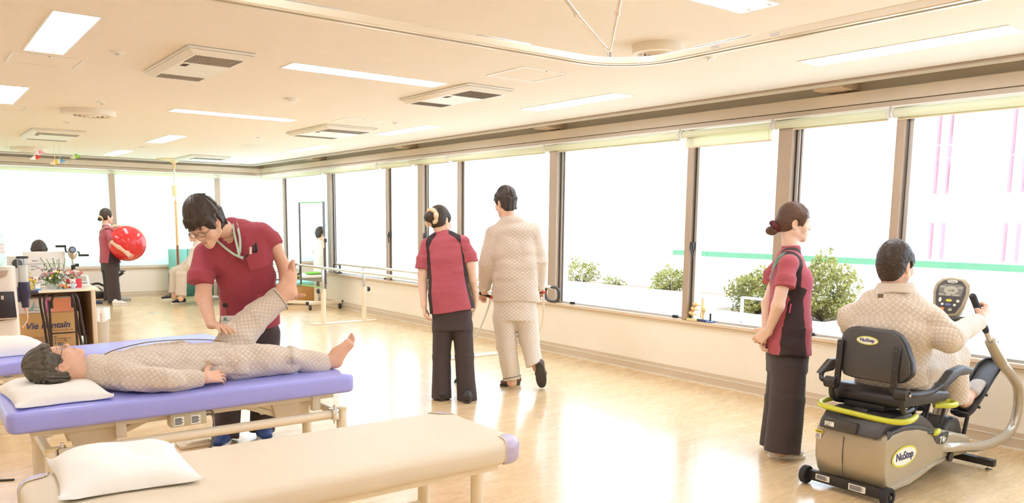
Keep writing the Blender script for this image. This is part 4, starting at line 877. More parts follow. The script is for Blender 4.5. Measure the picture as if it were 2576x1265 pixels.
# ---------------------------------------------------------------- woman walking beside the patient, seen from behind
def woman_mid():
    D = 6.67; Rt, F, Z = view_axes(1135); P = lambda u, v, d=0.0: at(u, v, D+d); base = onz(1145, 1003, 0)
    t = thing('person', 'woman in wine red tunic seen from behind, hair in a bun with a cream scrunchie', 'person', base, 'hospital staff in wine red tunics')
    hd = Head(P(1108, 557, 0.0), F*0.80+Rt*0.58-Z*0.22, Z-Rt*0.12+F*0.1, 0.97, True)
    nb = P(1113, 592)
    sL, sR = P(1077, 618), P(1163, 611)
    aL = [sL, P(1064, 690, 0.0), P(1064, 722, 0.0), P(1066, 768, -0.05)]; aR = [sR, P(1184, 668, 0.0), P(1189, 705, 0.03), P(1196, 750, 0.12)]
    hips, knL, anL, knR, anR = P(1138, 792), P(1112, 893), P(1112, 990), P(1169, 893), P(1174, 995)
    core = torso([(P(1138, 800), .15, .10), (P(1128, 700), .13, .09), (P(1120, 630), .145, .09), (nb, .06, .055)], Rt) + limb([P(1112, 815), knL, anL], [.075, .05, .04]) + limb([P(1165, 815), knR, anR], [.075, .05, .04])
    arms = limb(aL, [.045, .042, .036, .024]) + limb(aR, [.045, .042, .036, .024])
    head = hd.prims() + [Cone(hd.p(0, -0.03, -0.03), nb-Z*0.02, .050, .056, k=.03)]
    hl = hand_prims(aL[3], P(1070, 800, -.05)-aL[3], Rt, F, .88, (.35, .45, .5, .5)); hr = hand_prims(aR[3], -Z+F*.2, -Rt, F, .88)
    build_body(t, [(core, .012), (arms, .007), (head, .0042), (hl+[Cone(aL[2], aL[3], .034, .024)], .0036), (hr+[Cone(aR[2], aR[3], .034, .024)], .006)], SKIN_F, hd)
    hair = hd.hair('short', 0, 2, 0.0, nape=-.03, thick=.009, vol=.004) + [Ell(hd.p(-.03, -.122, .016), (.047, .040, .046), hd.ax, k=.010)]
    blob(t, 'hair', hair, .0045, M_hair, hd.strands(.0022, 26, (-.02, -.1, .03)))
    sc = MB(); c0 = hd.p(-.022, -.092, .022); ring = []
    ax1 = nrm(hd.p(-.03, -.122, .016)-hd.p(0, -.03, .04)); u, w, _ = frame(ax1)
    for k in range(40): a = 2*PI*k/40; ring.append(c0+(u*math.cos(a)+w*math.sin(a))*(.058+.002*math.sin(a*9))+ax1*.004*math.sin(a*7+1))
    sc.tube(ring, [.020+.0025*math.sin(k*1.1) for k in range(40)], 12, closed=True); sc.tube(spl([ring[22], ring[22]-Z*.03-Rt*.01, ring[22]-Z*.065+Rt*.004], 4), [.012]*4+[.017]*5, 8); sc.build('scrunchie', M_scrun, t)
    rings = [(P(1138, 783), .193, .135), (P(1130, 735), .178, .13), (P(1127, 700), .163, .118), (P(1123, 655), .160, .12), (P(1119, 620), .158, .105), (P(1116, 604), .115, .08), (P(1113, 592), .062, .06)]
    top = torso(rings, Rt, k=.03) + [Cone(P(1113, 598), sL, .055, .052, k=.04, tag=0), Cone(P(1116, 598), sR, .055, .052, k=.04, tag=0)] + limb([sL, P(1066, 650), P(1062, 676)], [.056, .060, .064], k=.025, tag=1, e_end=.004) + limb([sR, P(1180, 640), P(1184, 658)], [.056, .060, .064], k=.025, tag=1, e_end=.004)
    top += ring_collar(P(1112, 592), nb-P(1119, 620), Rt, .066, .064, .032)
    dn = nrm(P(1077, 790)-P(1199, 774)); top += [Half(P(1137, 782), np.cross(dn, F))] if (np.cross(dn, F)@Z) < 0 else [Half(P(1137, 782), -np.cross(dn, F))]
    up = nrm(P(1119, 620)-P(1138, 783)); c0 = rings[0][0]; prof = [((r[0]-c0)@up, r[1], (r[0]-c0)@Rt) for r in rings]
    garment(t, 'tunic', top, .0065, M_scrub, folds(.007, (6, 6, 15)), tunic_mask(c0, up, Rt, prof, .82, None, top))
    pants = torso([(P(1138, 828), .165, .115), (P(1137, 792), .165, .115), (P(1135, 760), .15, .10)], Rt) + limb([P(1114, 820), P(1111, 895), P(1111, 1001)], [.088, .076, .084], k=.02, e_end=.004) + limb([P(1163, 820), P(1168, 895), P(1175, 1007)], [.088, .078, .084], k=.02, e_end=.004)
    garment(t, 'trousers', pants, .008, M_trouser, folds(.005, (8, 8, 5)))
    for u, v in ((1112, 1003), (1175, 1009)): q = onz(u, v, 0); shoe(t, q-F*.10, q+F*.14, M_black, M_soleD, vox=.009)
woman_mid()

# ---------------------------------------------------------------- tall patient on crutches, walking away
def patient_walking():
    D = 7.12; Rt, F, Z = view_axes(1300); P = lambda u, v, d=0.0: at(u, v, D+d); base = onz(1300, 975, 0)
    t = thing('person', 'tall man in beige checked pyjamas walking away on crutches', 'person', base, 'patients in beige checked pyjamas')
    hd = Head(P(1271, 511, .0), F*.80-Rt*.60-Z*.15, Z, 1.0); nb = P(1280, 556)
    sL, sR = P(1240, 588), P(1343, 582)
    aL = [sL, P(1226, 665, .02), P(1219, 735, .12)]; aR = [sR, P(1359, 655, .02), P(1357, 728, .16)]
    core = torso([(P(1298, 780), .15, .11), (P(1296, 680), .14, .10), (P(1292, 600), .165, .10), (nb, .06, .06)], Rt) + limb([P(1268, 790), P(1275, 868), P(1288, 962)], [.08, .055, .045]) + limb([P(1326, 790), P(1333, 858), P(1352, 925)], [.08, .055, .045])
    arms = limb(aL, [.05, .042, .027]) + limb(aR, [.05, .042, .027])
    hl = hand_prims(aL[2], -Z*.5+F*.8-Rt*.2, -Z*.6-F*.4, Rt, .98, (.9, .95, 1.0, 1.0)); hr = hand_prims(aR[2], -Z*.5+F*.8, -Z*.6-F*.4, -Rt, .98, (.9, .95, 1.0, 1.0))
    build_body(t, [(core, .013), (arms, .009), (hd.prims()+[Cone(hd.p(0, -.03, -.03), nb-Z*.02, .056, .06, k=.03)], .0045), (hl, .004), (hr, .007)], SKIN, hd)
    blob(t, 'hair', hd.hair('short', 46, 5, .045, nape=-.065, thick=.014, vol=.012), .0045, M_hair, hd.strands(.004, 22))
    rings = [(P(1297, 757), .212, .145), (P(1297, 690), .200, .14), (P(1295, 630), .196, .135), (P(1292, 590), .188, .115), (P(1288, 568), .13, .085), (P(1281, 553), .07, .068)]
    top = torso(rings, Rt, k=.03) + [Cone(P(1280, 562), sL, .062, .06, k=.05), Cone(P(1288, 560), sR, .062, .06, k=.05)] + limb([sL, P(1224, 663), P(1219, 728, .10)], [.070, .074, .058], k=.03, tag=1, e_end=.004) + limb([sR, P(1360, 655), P(1357, 722, .14)], [.066, .066, .055], k=.03, tag=1, e_end=.004)
    top += ring_collar(P(1279, 556), Z-Rt*.1, Rt, .068, .066, .04)
    garment(t, 'pyjama_jacket', top, .0068, M_paj, folds(.012, (5, 5, 10), .7))
    pants = torso([(P(1297, 805), .19, .13), (P(1297, 760), .185, .13), (P(1297, 730), .17, .12)], Rt) + limb([P(1268, 795), P(1274, 868), P(1288, 955)], [.108, .092, .080], k=.02, e_end=.004) + limb([P(1324, 795), P(1331, 855), P(1346, 918, -.06)], [.108, .090, .074], k=.02, e_end=.004)
    garment(t, 'pyjama_trousers', pants, .0075, M_paj2, folds(.010, (7, 7, 8), .6))
    a, b = P(1288, 948), P(1289, 953); u, w, ax = frame(b-a); MB().tube([a+(u*math.cos(q)+w*math.sin(q))*.083 for q in np.linspace(0, 2*PI, 24, endpoint=False)], .003, 6, closed=True).build('cuff_piping', M_pipe, t)
    hl_, tl = onz(1308, 966, 0), onz(1259, 972, 0); shoe(t, hl_, tl, M_brownshoe, M_soleD)
    # right foot pushes off: sole towards the photographer
    toe, heel = P(1364, 977, .02), P(1357, 914, -.16); shoe(t, heel+F*.02, toe+F*.02, M_brownshoe, M_soleD, up=nrm(np.cross(toe-heel, Rt))*(1 if np.cross(toe-heel, Rt)@F > 0 else -1), w=.048)
    # crutches are held, so they are things of their own
    M_cr = mat('crutch aluminium', S(232, 226, 216), 0.3, metal=0.4); M_red = mat('red crutch clip', S(206, 70, 50), 0.5)
    for lab, g, tip, top_, side in (('white crutch held in the tall patient\'s left hand', P(1221, 742, .14), onz(1147, 962, 0), P(1228, 665, .05), -1), ('white crutch at the tall patient\'s right side, against the wall', P(1352, 735, .18), onz(1352, 905, 0), P(1352, 665, .08), 1)):
        c = thing('crutch', lab, 'crutch', tip, 'pair of crutches'); fork = tip+(g-tip)*.42; lat = nrm(np.cross(F, g-tip))
        for s_ in (-1, 1): MB().tube(spl([tip+(fork-tip)*1.02+lat*s_*.012, fork+(g-fork)*.35+lat*s_*.05, g+lat*s_*.058, top_+lat*s_*.06], 6), .0095, 8).build('upright', M_cr, c)
        MB().cyl(tip+(fork-tip)*.05, fork+(g-fork)*.12, .0105, n=10).build('lower_tube', M_cr, c); MB().cyl(tip, tip+(fork-tip)*.10, .021, .014, n=12).build('rubber_tip', M_rubber, c)
        MB().cyl(g-lat*.058, g+lat*.058, .013, n=10).build('hand_grip', M_rubber, c); MB().cyl(g+lat*.045, g+lat*.075, .016, n=10).build('clip', M_red, c); MB().tube(spl([top_-lat*.085, top_+Z*.02, top_+lat*.085], 5), .018, 8).build('arm_pad', M_rubber, c)
patient_walking()

# ---------------------------------------------------------------- young woman with her hands behind her back
def woman_right():
    D = 5.16; Rt, F, Z = view_axes(1985); fw = nrm(Rt*.97+F*.20); sd = nrm(np.cross(fw, Z))   # sd: her right, towards the camera
    P = lambda u, v, d=0.0: at(u, v, D+d); base = onz(1968, 1143, 0)
    t = thing('person', 'young woman in wine red tunic standing with hands clasped behind her', 'person', base, 'hospital staff in wine red tunics')
    hd = Head(P(1998, 561), fw-Z*.06, Z, .955, True); nb = P(1990, 636)
    sR, sL = P(1982, 664, -.17), P(1966, 664, .17)
    aR = [sR, P(1957, 770, -.20), P(1934, 832, -.12)]; aL = [sL, P(1931, 765, .12), P(1925, 842, .0)]
    core = torso([(P(1980, 890), .14, .11), (P(1985, 770), .12, .09), (P(1990, 690), .13, .09), (nb, .055, .052)], sd) + limb([P(1982, 920, -.07), P(1978, 1010, -.07), P(1965, 1135, -.07)], [.075, .055, .04]) + limb([P(1972, 920, .08), P(1968, 1010, .08), P(1955, 1125, .08)], [.075, .055, .04])
    arms = limb(aR, [.043, .038, .024]) + limb(aL, [.043, .038, .024])
    hR = hand_prims(aR[2], -Z*.62-fw*.62+F*.25, F*.8-Z*.3, -fw*.6+Z*.4, .90, (.45, .55, .65, .75)); hL = hand_prims(aL[2]+F*.02, -Z*.85-fw*.25-F*.45, -F*.2+fw*.8, -fw-F*.3, .90, (.6, .65, .7, .75))
    build_body(t, [(core, .012), (arms, .006), (hd.prims()+[Cone(hd.p(0, -.03, -.035), nb-Z*.03, .048, .054, k=.03)], .0034), (hR+[Cone(aR[1], aR[2], .038, .024)], .003), (hL+[Cone(aL[1], aL[2], .038, .024)], .003)], SKIN_F, hd, blush=.35)
    hair = hd.hair('tied', 0, 3, .004, nape=-.02, thick=.010, vol=.004) + [Cone(hd.p(0, -.085, .0), hd.p(0, -.125, -.035), .035, .022, k=.03), Ell(hd.p(0, -.140, -.062), (.036, .040, .030), hd.ax, k=.012)]
    for q in (-1, 1):
        for k in range(5): hair.append(Cone(hd.p(q*(.010+.012*k), .070-.004*k, .090-.006*k), hd.p(q*(.018+.011*k), .090-.009*k, .038-.005*k), .010, .004, k=.010))
        hair.append(Cone(hd.p(q*.066, .060, .05), hd.p(q*.071, .040, -.016), .010, .004, k=.01))
    blob(t, 'hair', hair, .0038, M_hairb, hd.strands(.002, 34, (0, -.13, -.03)))
    sc = MB(); c0 = hd.p(0, -.120, -.030); ax1 = nrm(hd.p(0, -.14, -.06)-hd.p(0, -.09, .0)); u, w, _ = frame(ax1)
    sc.tube([c0+(u*math.cos(a)+w*math.sin(a))*(.033+.002*math.sin(a*8))+ax1*.004*math.sin(a*5) for a in np.linspace(0, 2*PI, 36, endpoint=False)], [.016+.0025*math.sin(k*1.1) for k in range(36)], 12, closed=True).build('scrunchie', M_scrund, t)
    rings = [(P(1980, 889), .200, .140), (P(1983, 830), .185, .136), (P(1986, 770), .160, .122), (P(1990, 712), .165, .126), (P(1985, 672), .170, .095), (P(1984, 650), .12, .07), (P(1989, 634), .062, .058)]
    top = torso(rings, sd, k=.03) + [Ell(P(2014, 706, -.07), .052, k=.05), Ell(P(2014, 706, .07), .052, k=.05), Cone(P(1986, 648, -.03), sR, .05, .050, k=.04), Cone(P(1984, 648, .03), sL, .05, .050, k=.04)]
    top += limb([sR, P(1978, 700, -.19), P(1975, 722, -.20)], [.055, .058, .062], k=.02, tag=1, e_end=.004) + limb([sL, P(1945, 690, .17), P(1940, 712, .16)], [.055, .058, .062], k=.02, tag=1, e_end=.004) + ring_collar(P(1988, 634), Z+fw*.05, sd, .062, .060, .036)
    top += [Half(P(1980, 886), -Z)]
    up = nrm(rings[4][0]-rings[0][0]); prof = [((r[0]-rings[0][0])@up, r[1], (r[0]-rings[0][0])@sd) for r in rings]
    garment(t, 'tunic', top, .0060, M_scrub, folds(.005, (7, 7, 12)), tunic_mask(rings[0][0], up, sd, prof, .86, .975, top))
    pk = MB(); c = P(2018, 836, -.10); n_ = nrm(fw*.8+sd*.6); ux = nrm(np.cross(Z, n_)); pk.obox(c+n_*.035, (.055, .004, .075), (ux, n_, Z)); pk.build('pocket', M_scrub, t, bevel=.004)
    MB().obox(c+n_*.035+Z*.08, (.012, .003, .008), (ux, n_, Z)).build('phone', M_white, t, bevel=.002)
    MB().bar(P(1986, 787, -.19), P(1990, 764, -.19), .006, .004).build('loop', mat('pink loop', S(214, 70, 110), .5), t)
    pts = [P(1937, 716, .02), P(1944, 676, -.02), P(1955, 652, -.10), P(1970, 640, -.12), P(1995, 632, -.09), P(2003, 636, -.02)]; N = [-fw, -fw, -fw*.5+sd, sd+Z, sd+Z, sd+Z]
    ribbon(t, 'lanyard', pts, .012, M_strap, N); ribbon(t, 'lanyard_cord', [P(1936, 700, -.03), P(1947, 672, -.05), P(1958, 654, -.11), P(1972, 643, -.125)], .016, M_strap, [-fw, -fw, sd, sd])
    pants = torso([(P(1979, 930), .165, .125), (P(1980, 890), .165, .125), (P(1982, 850), .15, .11)], sd) + limb([P(1984, 925, -.08), P(1980, 1000, -.08), P(1967, 1136, -.08)], [.108, .108, .112], k=.02, e_end=.004) + limb([P(1974, 925, .08), P(1964, 1000, .08), P(1952, 1122, .08)], [.105, .100, .106], k=.02, e_end=.004)
    garment(t, 'trousers', pants, .0075, M_trouser, folds(.004, (8, 8, 4)))
    for u0, u1, v, dd in ((1930, 2022, 1148, -.06), (1918, 2002, 1134, .12)):
        h = onz(u0, v, 0); toe = h+nrm([fw[0], fw[1], 0])*.235; shoe(t, h, toe, M_sneak, M_soleW, vox=.0055)
woman_right()
# ---------------------------------------------------------------- patient exercising on the seated stepper
def patient_stepper():
    Z = V3(0, 0, 1); base = V3(4.45, 2.27, 0); P = lambda u, v, d: at(u, v, d)
    t = thing('person', 'man in beige checked pyjamas seen from behind on the seated stepper', 'person', base, 'patients in beige checked pyjamas')
    Rt, F, _ = view_axes(2255); sR, sL = P(2338, 802, 4.42), P(2140, 800, 4.62); W = nrm(sR-sL); nb = P(2252, 738, 4.52)
    hd = Head(P(2253, 668, 4.50), nrm(F*.86+Rt*.50-Z*.02), Z-Rt*.03, 1.03, wide=1.03)
    hf = nrm(V3(.76, -.02, .55)); G = ony(2462, 786, 2.05); wr = G-hf*.064-V3(0, .034, 0); el = ony(2384, 852, 1.98); aR = [sR, el, wr]; aL = [sL, V3(4.62, 2.60, .86), V3(4.93, 2.50, .93)]
    hip = V3(4.50, 2.26, .66); kR, nR = ony(2396, 896, 2.16), ony(2410, 1004, 2.15); hipR, hipL = V3(4.55, 2.17, .655), V3(4.55, 2.36, .655); kL, nL = V3(4.95, 2.40, .80), V3(5.10, 2.38, .42)
    rings = [(V3(4.47, 2.27, .60), .20, .16), (V3(4.44, 2.27, .74), .205, .155), (P(2243, 835, 4.50), .218, .150), (P(2243, 795, 4.50), .212, .125), (P(2246, 762, 4.50), .155, .09), (P(2251, 733, 4.50), .075, .072)]
    core = torso([(r[0], r[1]*.8, r[2]*.75) for r in rings[:-1]]+[(nb, .065, .065)], W) + limb([hipR, kR, nR], [.08, .055, .04]) + limb([hipL, kL, nL], [.08, .055, .04])
    heel, toe = ony(2420, 1017, 2.15), ony(2482, 938, 2.15)
    fd = nrm(toe-heel); foot = [Cone(heel+fd*.02, heel+fd*.13, .034, .034, k=.02), Cone(heel+fd*.13, heel+fd*.22, .034, .022, k=.02, W=V3(0, 1, 0), wa=.042, wb=.040), Cone(heel+fd*.05, nR+V3(0, 0, .03), .035, .036, k=.03)]
    g = nrm(ony(2478, 835, 2.05)-ony(2446, 742, 2.05)); hand = hand_prims(wr, hf, V3(0, 1, 0), -g, 1.02, (.95, 1.0, 1.05, 1.1), thumb=(.55, .75))
    build_body(t, [(core, .013), (limb(aR, [.05, .043, .028])+limb(aL, [.05, .043, .028]), .008), (hd.prims()+[Cone(hd.p(0, -.035, -.03), nb-Z*.03, .060, .066, k=.03)], .0036), (hand+[Cone(wr-nrm(wr-el)*.06, wr+hf*.01, .031, .028, k=.02)], .0030), (foot, .0045)], SKIN, hd)
    hr = hd.hair('short', 0, 8, .06, nape=-.070, thick=.009, vol=.006); blob(t, 'hair', hr, .0036, M_hair, lambda Q: .0022*vnoise(Q*260)+.0015*vnoise(Q*90))
    top = torso(rings, W, k=.03) + [Cone(P(2250, 742, 4.5), sR, .065, .062, k=.05), Cone(P(2250, 742, 4.5), sL, .065, .062, k=.05)] + limb([sR, el, wr-nrm(wr-el)*.045], [.078, .080, .048], k=.035, tag=1, e_end=.004) + limb([sL, aL[1], aL[2]], [.078, .076, .055], k=.035, tag=1)
    garment(t, 'pyjama_jacket', top, .0058, M_paj, folds(.013, (7, 7, 9), .7, 3.0))
    # turned-down collar with its hanger loop
    cw = W; cf = nrm(np.cross(Z, W)); cf = cf*(1 if cf@F > 0 else -1)
    def col(a, b):
        th = PI*(0.02+0.96*a)+PI; x, y = math.cos(th), math.sin(th); r = .086+.032*b; return P(2251, 733, 4.50)+W*x*r*1.02+cf*y*(r*.96)+cf*.012*b+Z*(.052-.056*b-.006*math.sin(a*9)*b-.018*(1-abs(x))*0)
    mb = MB(); mb.grid(col, 30, 6); o = mb.build('collar', M_paj2, t, smooth=60); s_ = o.modifiers.new('thick', 'SOLIDIFY'); s_.thickness = .004
    MB().obox(P(2215, 744, 4.34), (.014, .003, .011), (W, cf, Z)).build('hanger_loop', M_pipe, t)
    def seam(pts, nm): MB().tube(spl(pts, 5), .0022, 5).build(nm, M_paj, t)
    pants = torso([(V3(4.52, 2.265, .60), .19, .11), (V3(4.46, 2.265, .68), .19, .14)], V3(0, 1, 0), flat0=False) + limb([hipR, ony(2365, 915, 2.16), kR, ony(2404, 1008, 2.15)], [.105, .095, .088, .078], k=.03, e_end=.004) + limb([hipL, kL, nL], [.105, .088, .07], k=.03, e_end=.004)
    garment(t, 'pyjama_trousers', pants, .0062, M_paj, folds(.012, (9, 9, 6), .6, 9.0))
    # slipper
    up = nrm(np.cross(fd, V3(0, 1, 0))); up = up*(1 if up[0] < 0 else -1); sl = [Cone(heel+fd*.13+up*.004, heel+fd*.235+up*.0, .037, .026, k=.02, W=V3(0, 1, 0), wa=.050, wb=.046), Half(heel+fd*.105, -fd)]
    o = blob(t, 'slipper', sl, .0045, mat('grey beige slipper', S(192, 180, 168), .75, var=.05)); MB().prism([heel+fd*a-up*.034+V3(0, b, 0) for a, b in ((-.01, -.03), (.06, -.036), (.15, -.046), (.23, -.042), (.26, -.02), (.26, .02), (.23, .042), (.15, .046), (.06, .036), (-.01, .03))], up*.010).build('sole', M_soleD, o)
patient_stepper()

# ---------------------------------------------------------------- therapist bending over the treatment table
def therapist():
    Rt, F, Z = view_axes(610); P = lambda u, v, d: at(u, v, d); base = onz(612, 1098, 0)
    t = thing('person', 'male therapist in wine red scrubs bending over and lifting the patient\'s leg', 'person', base, 'hospital staff in wine red tunics')
    nb = P(577, 585, 4.93); hd = Head(P(519, 563, 4.74), nrm(-F*.66-Rt*.50-Z*.62), nrm(Z*.88-Rt*.42-F*.30), 1.02)
    sR, sL = P(517, 640, 4.93), P(656, 586, 5.03); W = nrm(sL-sR)
    elR, wrR = P(512, 748, 4.86), P(531, 816, 4.74); hT = P(575, 828, 4.66); aR = [sR, elR, wrR]
    elL, wrL = P(714, 668, 5.12), P(716, 738, 5.11); aL = [sL, P(690, 620, 5.06), elL, wrL]
    rings = [(P(629, 812, 5.26), .195, .125), (P(627, 760, 5.20), .185, .13), (P(620, 700, 5.10), .182, .13), (P(606, 645, 5.01), .190, .128), (P(596, 608, 4.97), .180, .108), (P(590, 592, 4.95), .12, .085), (P(580, 578, 4.94), .072, .068)]
    hipR, hipL = P(592, 845, 5.33), P(668, 840, 5.36); aRk, aLk = P(580, 960, 5.38), P(664, 960, 5.45)
    fR, fL = onz(568, 1112, 0), onz(660, 1096, 0)
    core = torso([(r[0], r[1]*.85, r[2]*.82) for r in rings[:-2]]+[(P(584, 596, 4.94), .07, .055), (nb, .056, .056)], W) + limb([hipR, aRk, fR+Z*.08], [.08, .055, .045]) + limb([hipL, aLk, fL+Z*.08], [.08, .055, .045])
    hR = hand_prims(wrR, nrm(hT-wrR)+Z*.02, -Z*.9-F*.25+Rt*.1, -F*.2+Z*.0-Rt*.0+nrm(np.cross(hT-wrR, Z))*-1, 1.02, (.16, .20, .22, .26), spread=.16, thumb=(.8, .25))
    hl_o = P(717, 744, 5.11); hL = hand_prims(hl_o, nrm(P(738, 756, 4.99)-hl_o), nrm(Z*.9-F*.2), nrm(Rt+F*.5), 1.0, (.60, .65, .65, .65), thumb=(1.2, .1))
    build_body(t, [(core, .010), (limb(aR, [.052, .047, .029])+limb(aL, [.048, .043, .038, .028]), .0055), (hd.prims()+[Cone(hd.p(0, -.035, -.03), nb, .056, .062, k=.03)], .0030), (hR+[Cone(wrR-nrm(wrR-elR)*.05, wrR, .032, .027, k=.02)], .0028), (hL+[Cone(hl_o-nrm(wrL-elL)*.05, hl_o, .032, .028)], .0030)], S(220, 176, 148)[:3], hd, shut=True)
    hr = hd.hair('shaggy', 64, 4, .050, side=.05, nape=-.060, thick=.020, vol=.022); blob(t, 'hair', hr, .0036, M_hair, hd.strands(.005, 26))
    glasses(t, hd)
    top = torso(rings, W, k=.03) + [Cone(P(582, 588, 4.94), sR, .062, .060, k=.05), Cone(P(588, 585, 4.95), sL, .062, .060, k=.05)] + limb([sR, P(506, 690, 4.88), P(504, 712, 4.87)], [.070, .074, .077], k=.03, tag=1, e_end=.004) + limb([sL, P(678, 605, 5.06), P(690, 620, 5.06)], [.066, .064, .062], k=.03, tag=1, e_end=.004)
    top += [Cone(P(574, 594, 4.86), P(583, 648, 4.79), .036, .005, k=.004, op='sub')]
    garment(t, 'scrub_top', top, .0052, M_scrub2, folds(.010, (6, 6, 8), .55, 2.0), lambda V, tg: np.full(len(V), -1.0))
    nf = nrm(-F*.95-Z*.25)
    def on(u, v, d, lift=0.0): return P(u, v, d)+nf*lift
    # V neck band, pockets, badge, pens
    ribbon(t, 'neck_band', [on(556, 588, 4.90), on(572, 622, 4.845), on(586, 652, 4.83)], .018, M_scrub2, [nf, nf, nf]); ribbon(t, 'neck_band', [on(606, 582, 4.90), on(600, 618, 4.85), on(583, 654, 4.83)], .018, M_scrub2, [nf, nf, nf])
    c = P(645, 652, 4.865); ux = nrm(W-Z*.10); uy = nrm(np.cross(nf, ux)); uy = uy*(1 if uy@Z > 0 else -1)
    MB().obox(c, (.055, .058, .005), (ux, uy, nf)).build('chest_pocket', M_scrub2, t, bevel=.004)
    for dx, m, L in ((-.022, M_white, .030), (.0, M_black, .040), (.016, M_black, .046)): MB().cyl(c+ux*dx+uy*.045+nf*.008, c+ux*(dx+.012)+uy*(.055+L)+nf*.010, .0065, n=10).build('pen', m, t)
    c2 = P(678, 762, 4.98); MB().obox(c2, (.06, .07, .005), (ux, uy, nf)).build('hip_pocket', M_scrub2, t, bevel=.004)
    b0 = P(566, 768, 5.00); MB().lathe([(0, -.006), (.016, -.006), (.017, 0), (.013, .006), (0, .007)], b0, nf, 20).build('badge_reel', M_black, t)
    MB().bar(b0, P(569, 796, 4.99), .008, .003).build('badge_strap', M_lens, t); c3 = P(575, 806, 4.985); MB().obox(c3, (.045, .030, .002), (Rt, Z, nf)).build('badge_card', M_white, t, bevel=.003); MB().obox(c3+nf*.003, (.040, .0012, .0006), (Rt, Z, nf)).build('card_line', M_strap, t); MB().obox(c3+nf*.003+Z*.012-Rt*.02, (.009, .009, .0006), (Rt, Z, nf)).build('card_mark', M_strap, t)
    # lanyard: both straps round the neck, meeting at the chest pocket
    l1 = [P(573, 553, 4.99), P(583, 556, 4.90), P(590, 590, 4.845), P(598, 625, 4.82), P(603, 645, 4.815), P(617, 648, 4.815)]; l2 = [P(575, 552, 4.99), P(592, 556, 4.91), P(603, 595, 4.85), P(604, 630, 4.825), P(600, 640, 4.82), P(603, 646, 4.815)]; l3 = [P(543, 602, 4.83), P(565, 622, 4.82), P(590, 640, 4.815), P(612, 650, 4.81)]
    for L in (l1, l2, l3): ribbon(t, 'lanyard', L, .013, M_strapw, [nf]*len(L))
    MB().cyl(P(613, 650, 4.81), P(624, 641, 4.815), .006, n=8).build('lanyard_clip', M_black, t)
    pants = torso([(P(628, 850, 5.33), .175, .125), (P(628, 812, 5.28), .175, .12), (P(628, 780, 5.24), .16, .105)], W) + limb([hipR, aRk, fR+Z*.035+F*.0], [.10, .088, .085], k=.02, e_end=.004) + limb([hipL, aLk, fL+Z*.035], [.10, .088, .085], k=.02, e_end=.004)
    garment(t, 'trousers', pants, .0075, M_trouser, folds(.007, (8, 8, 6)))
    for f_, d_ in ((fR, -F*1.0-Rt*.30), (fL, -F*1.0+Rt*.15)): d_ = nrm(V3(d_[0], d_[1], 0)); h = V3(f_[0], f_[1], 0)-d_*.07; shoe(t, h, h+d_*.27, M_blue, M_soleW, w=.050, vox=.007)
therapist()

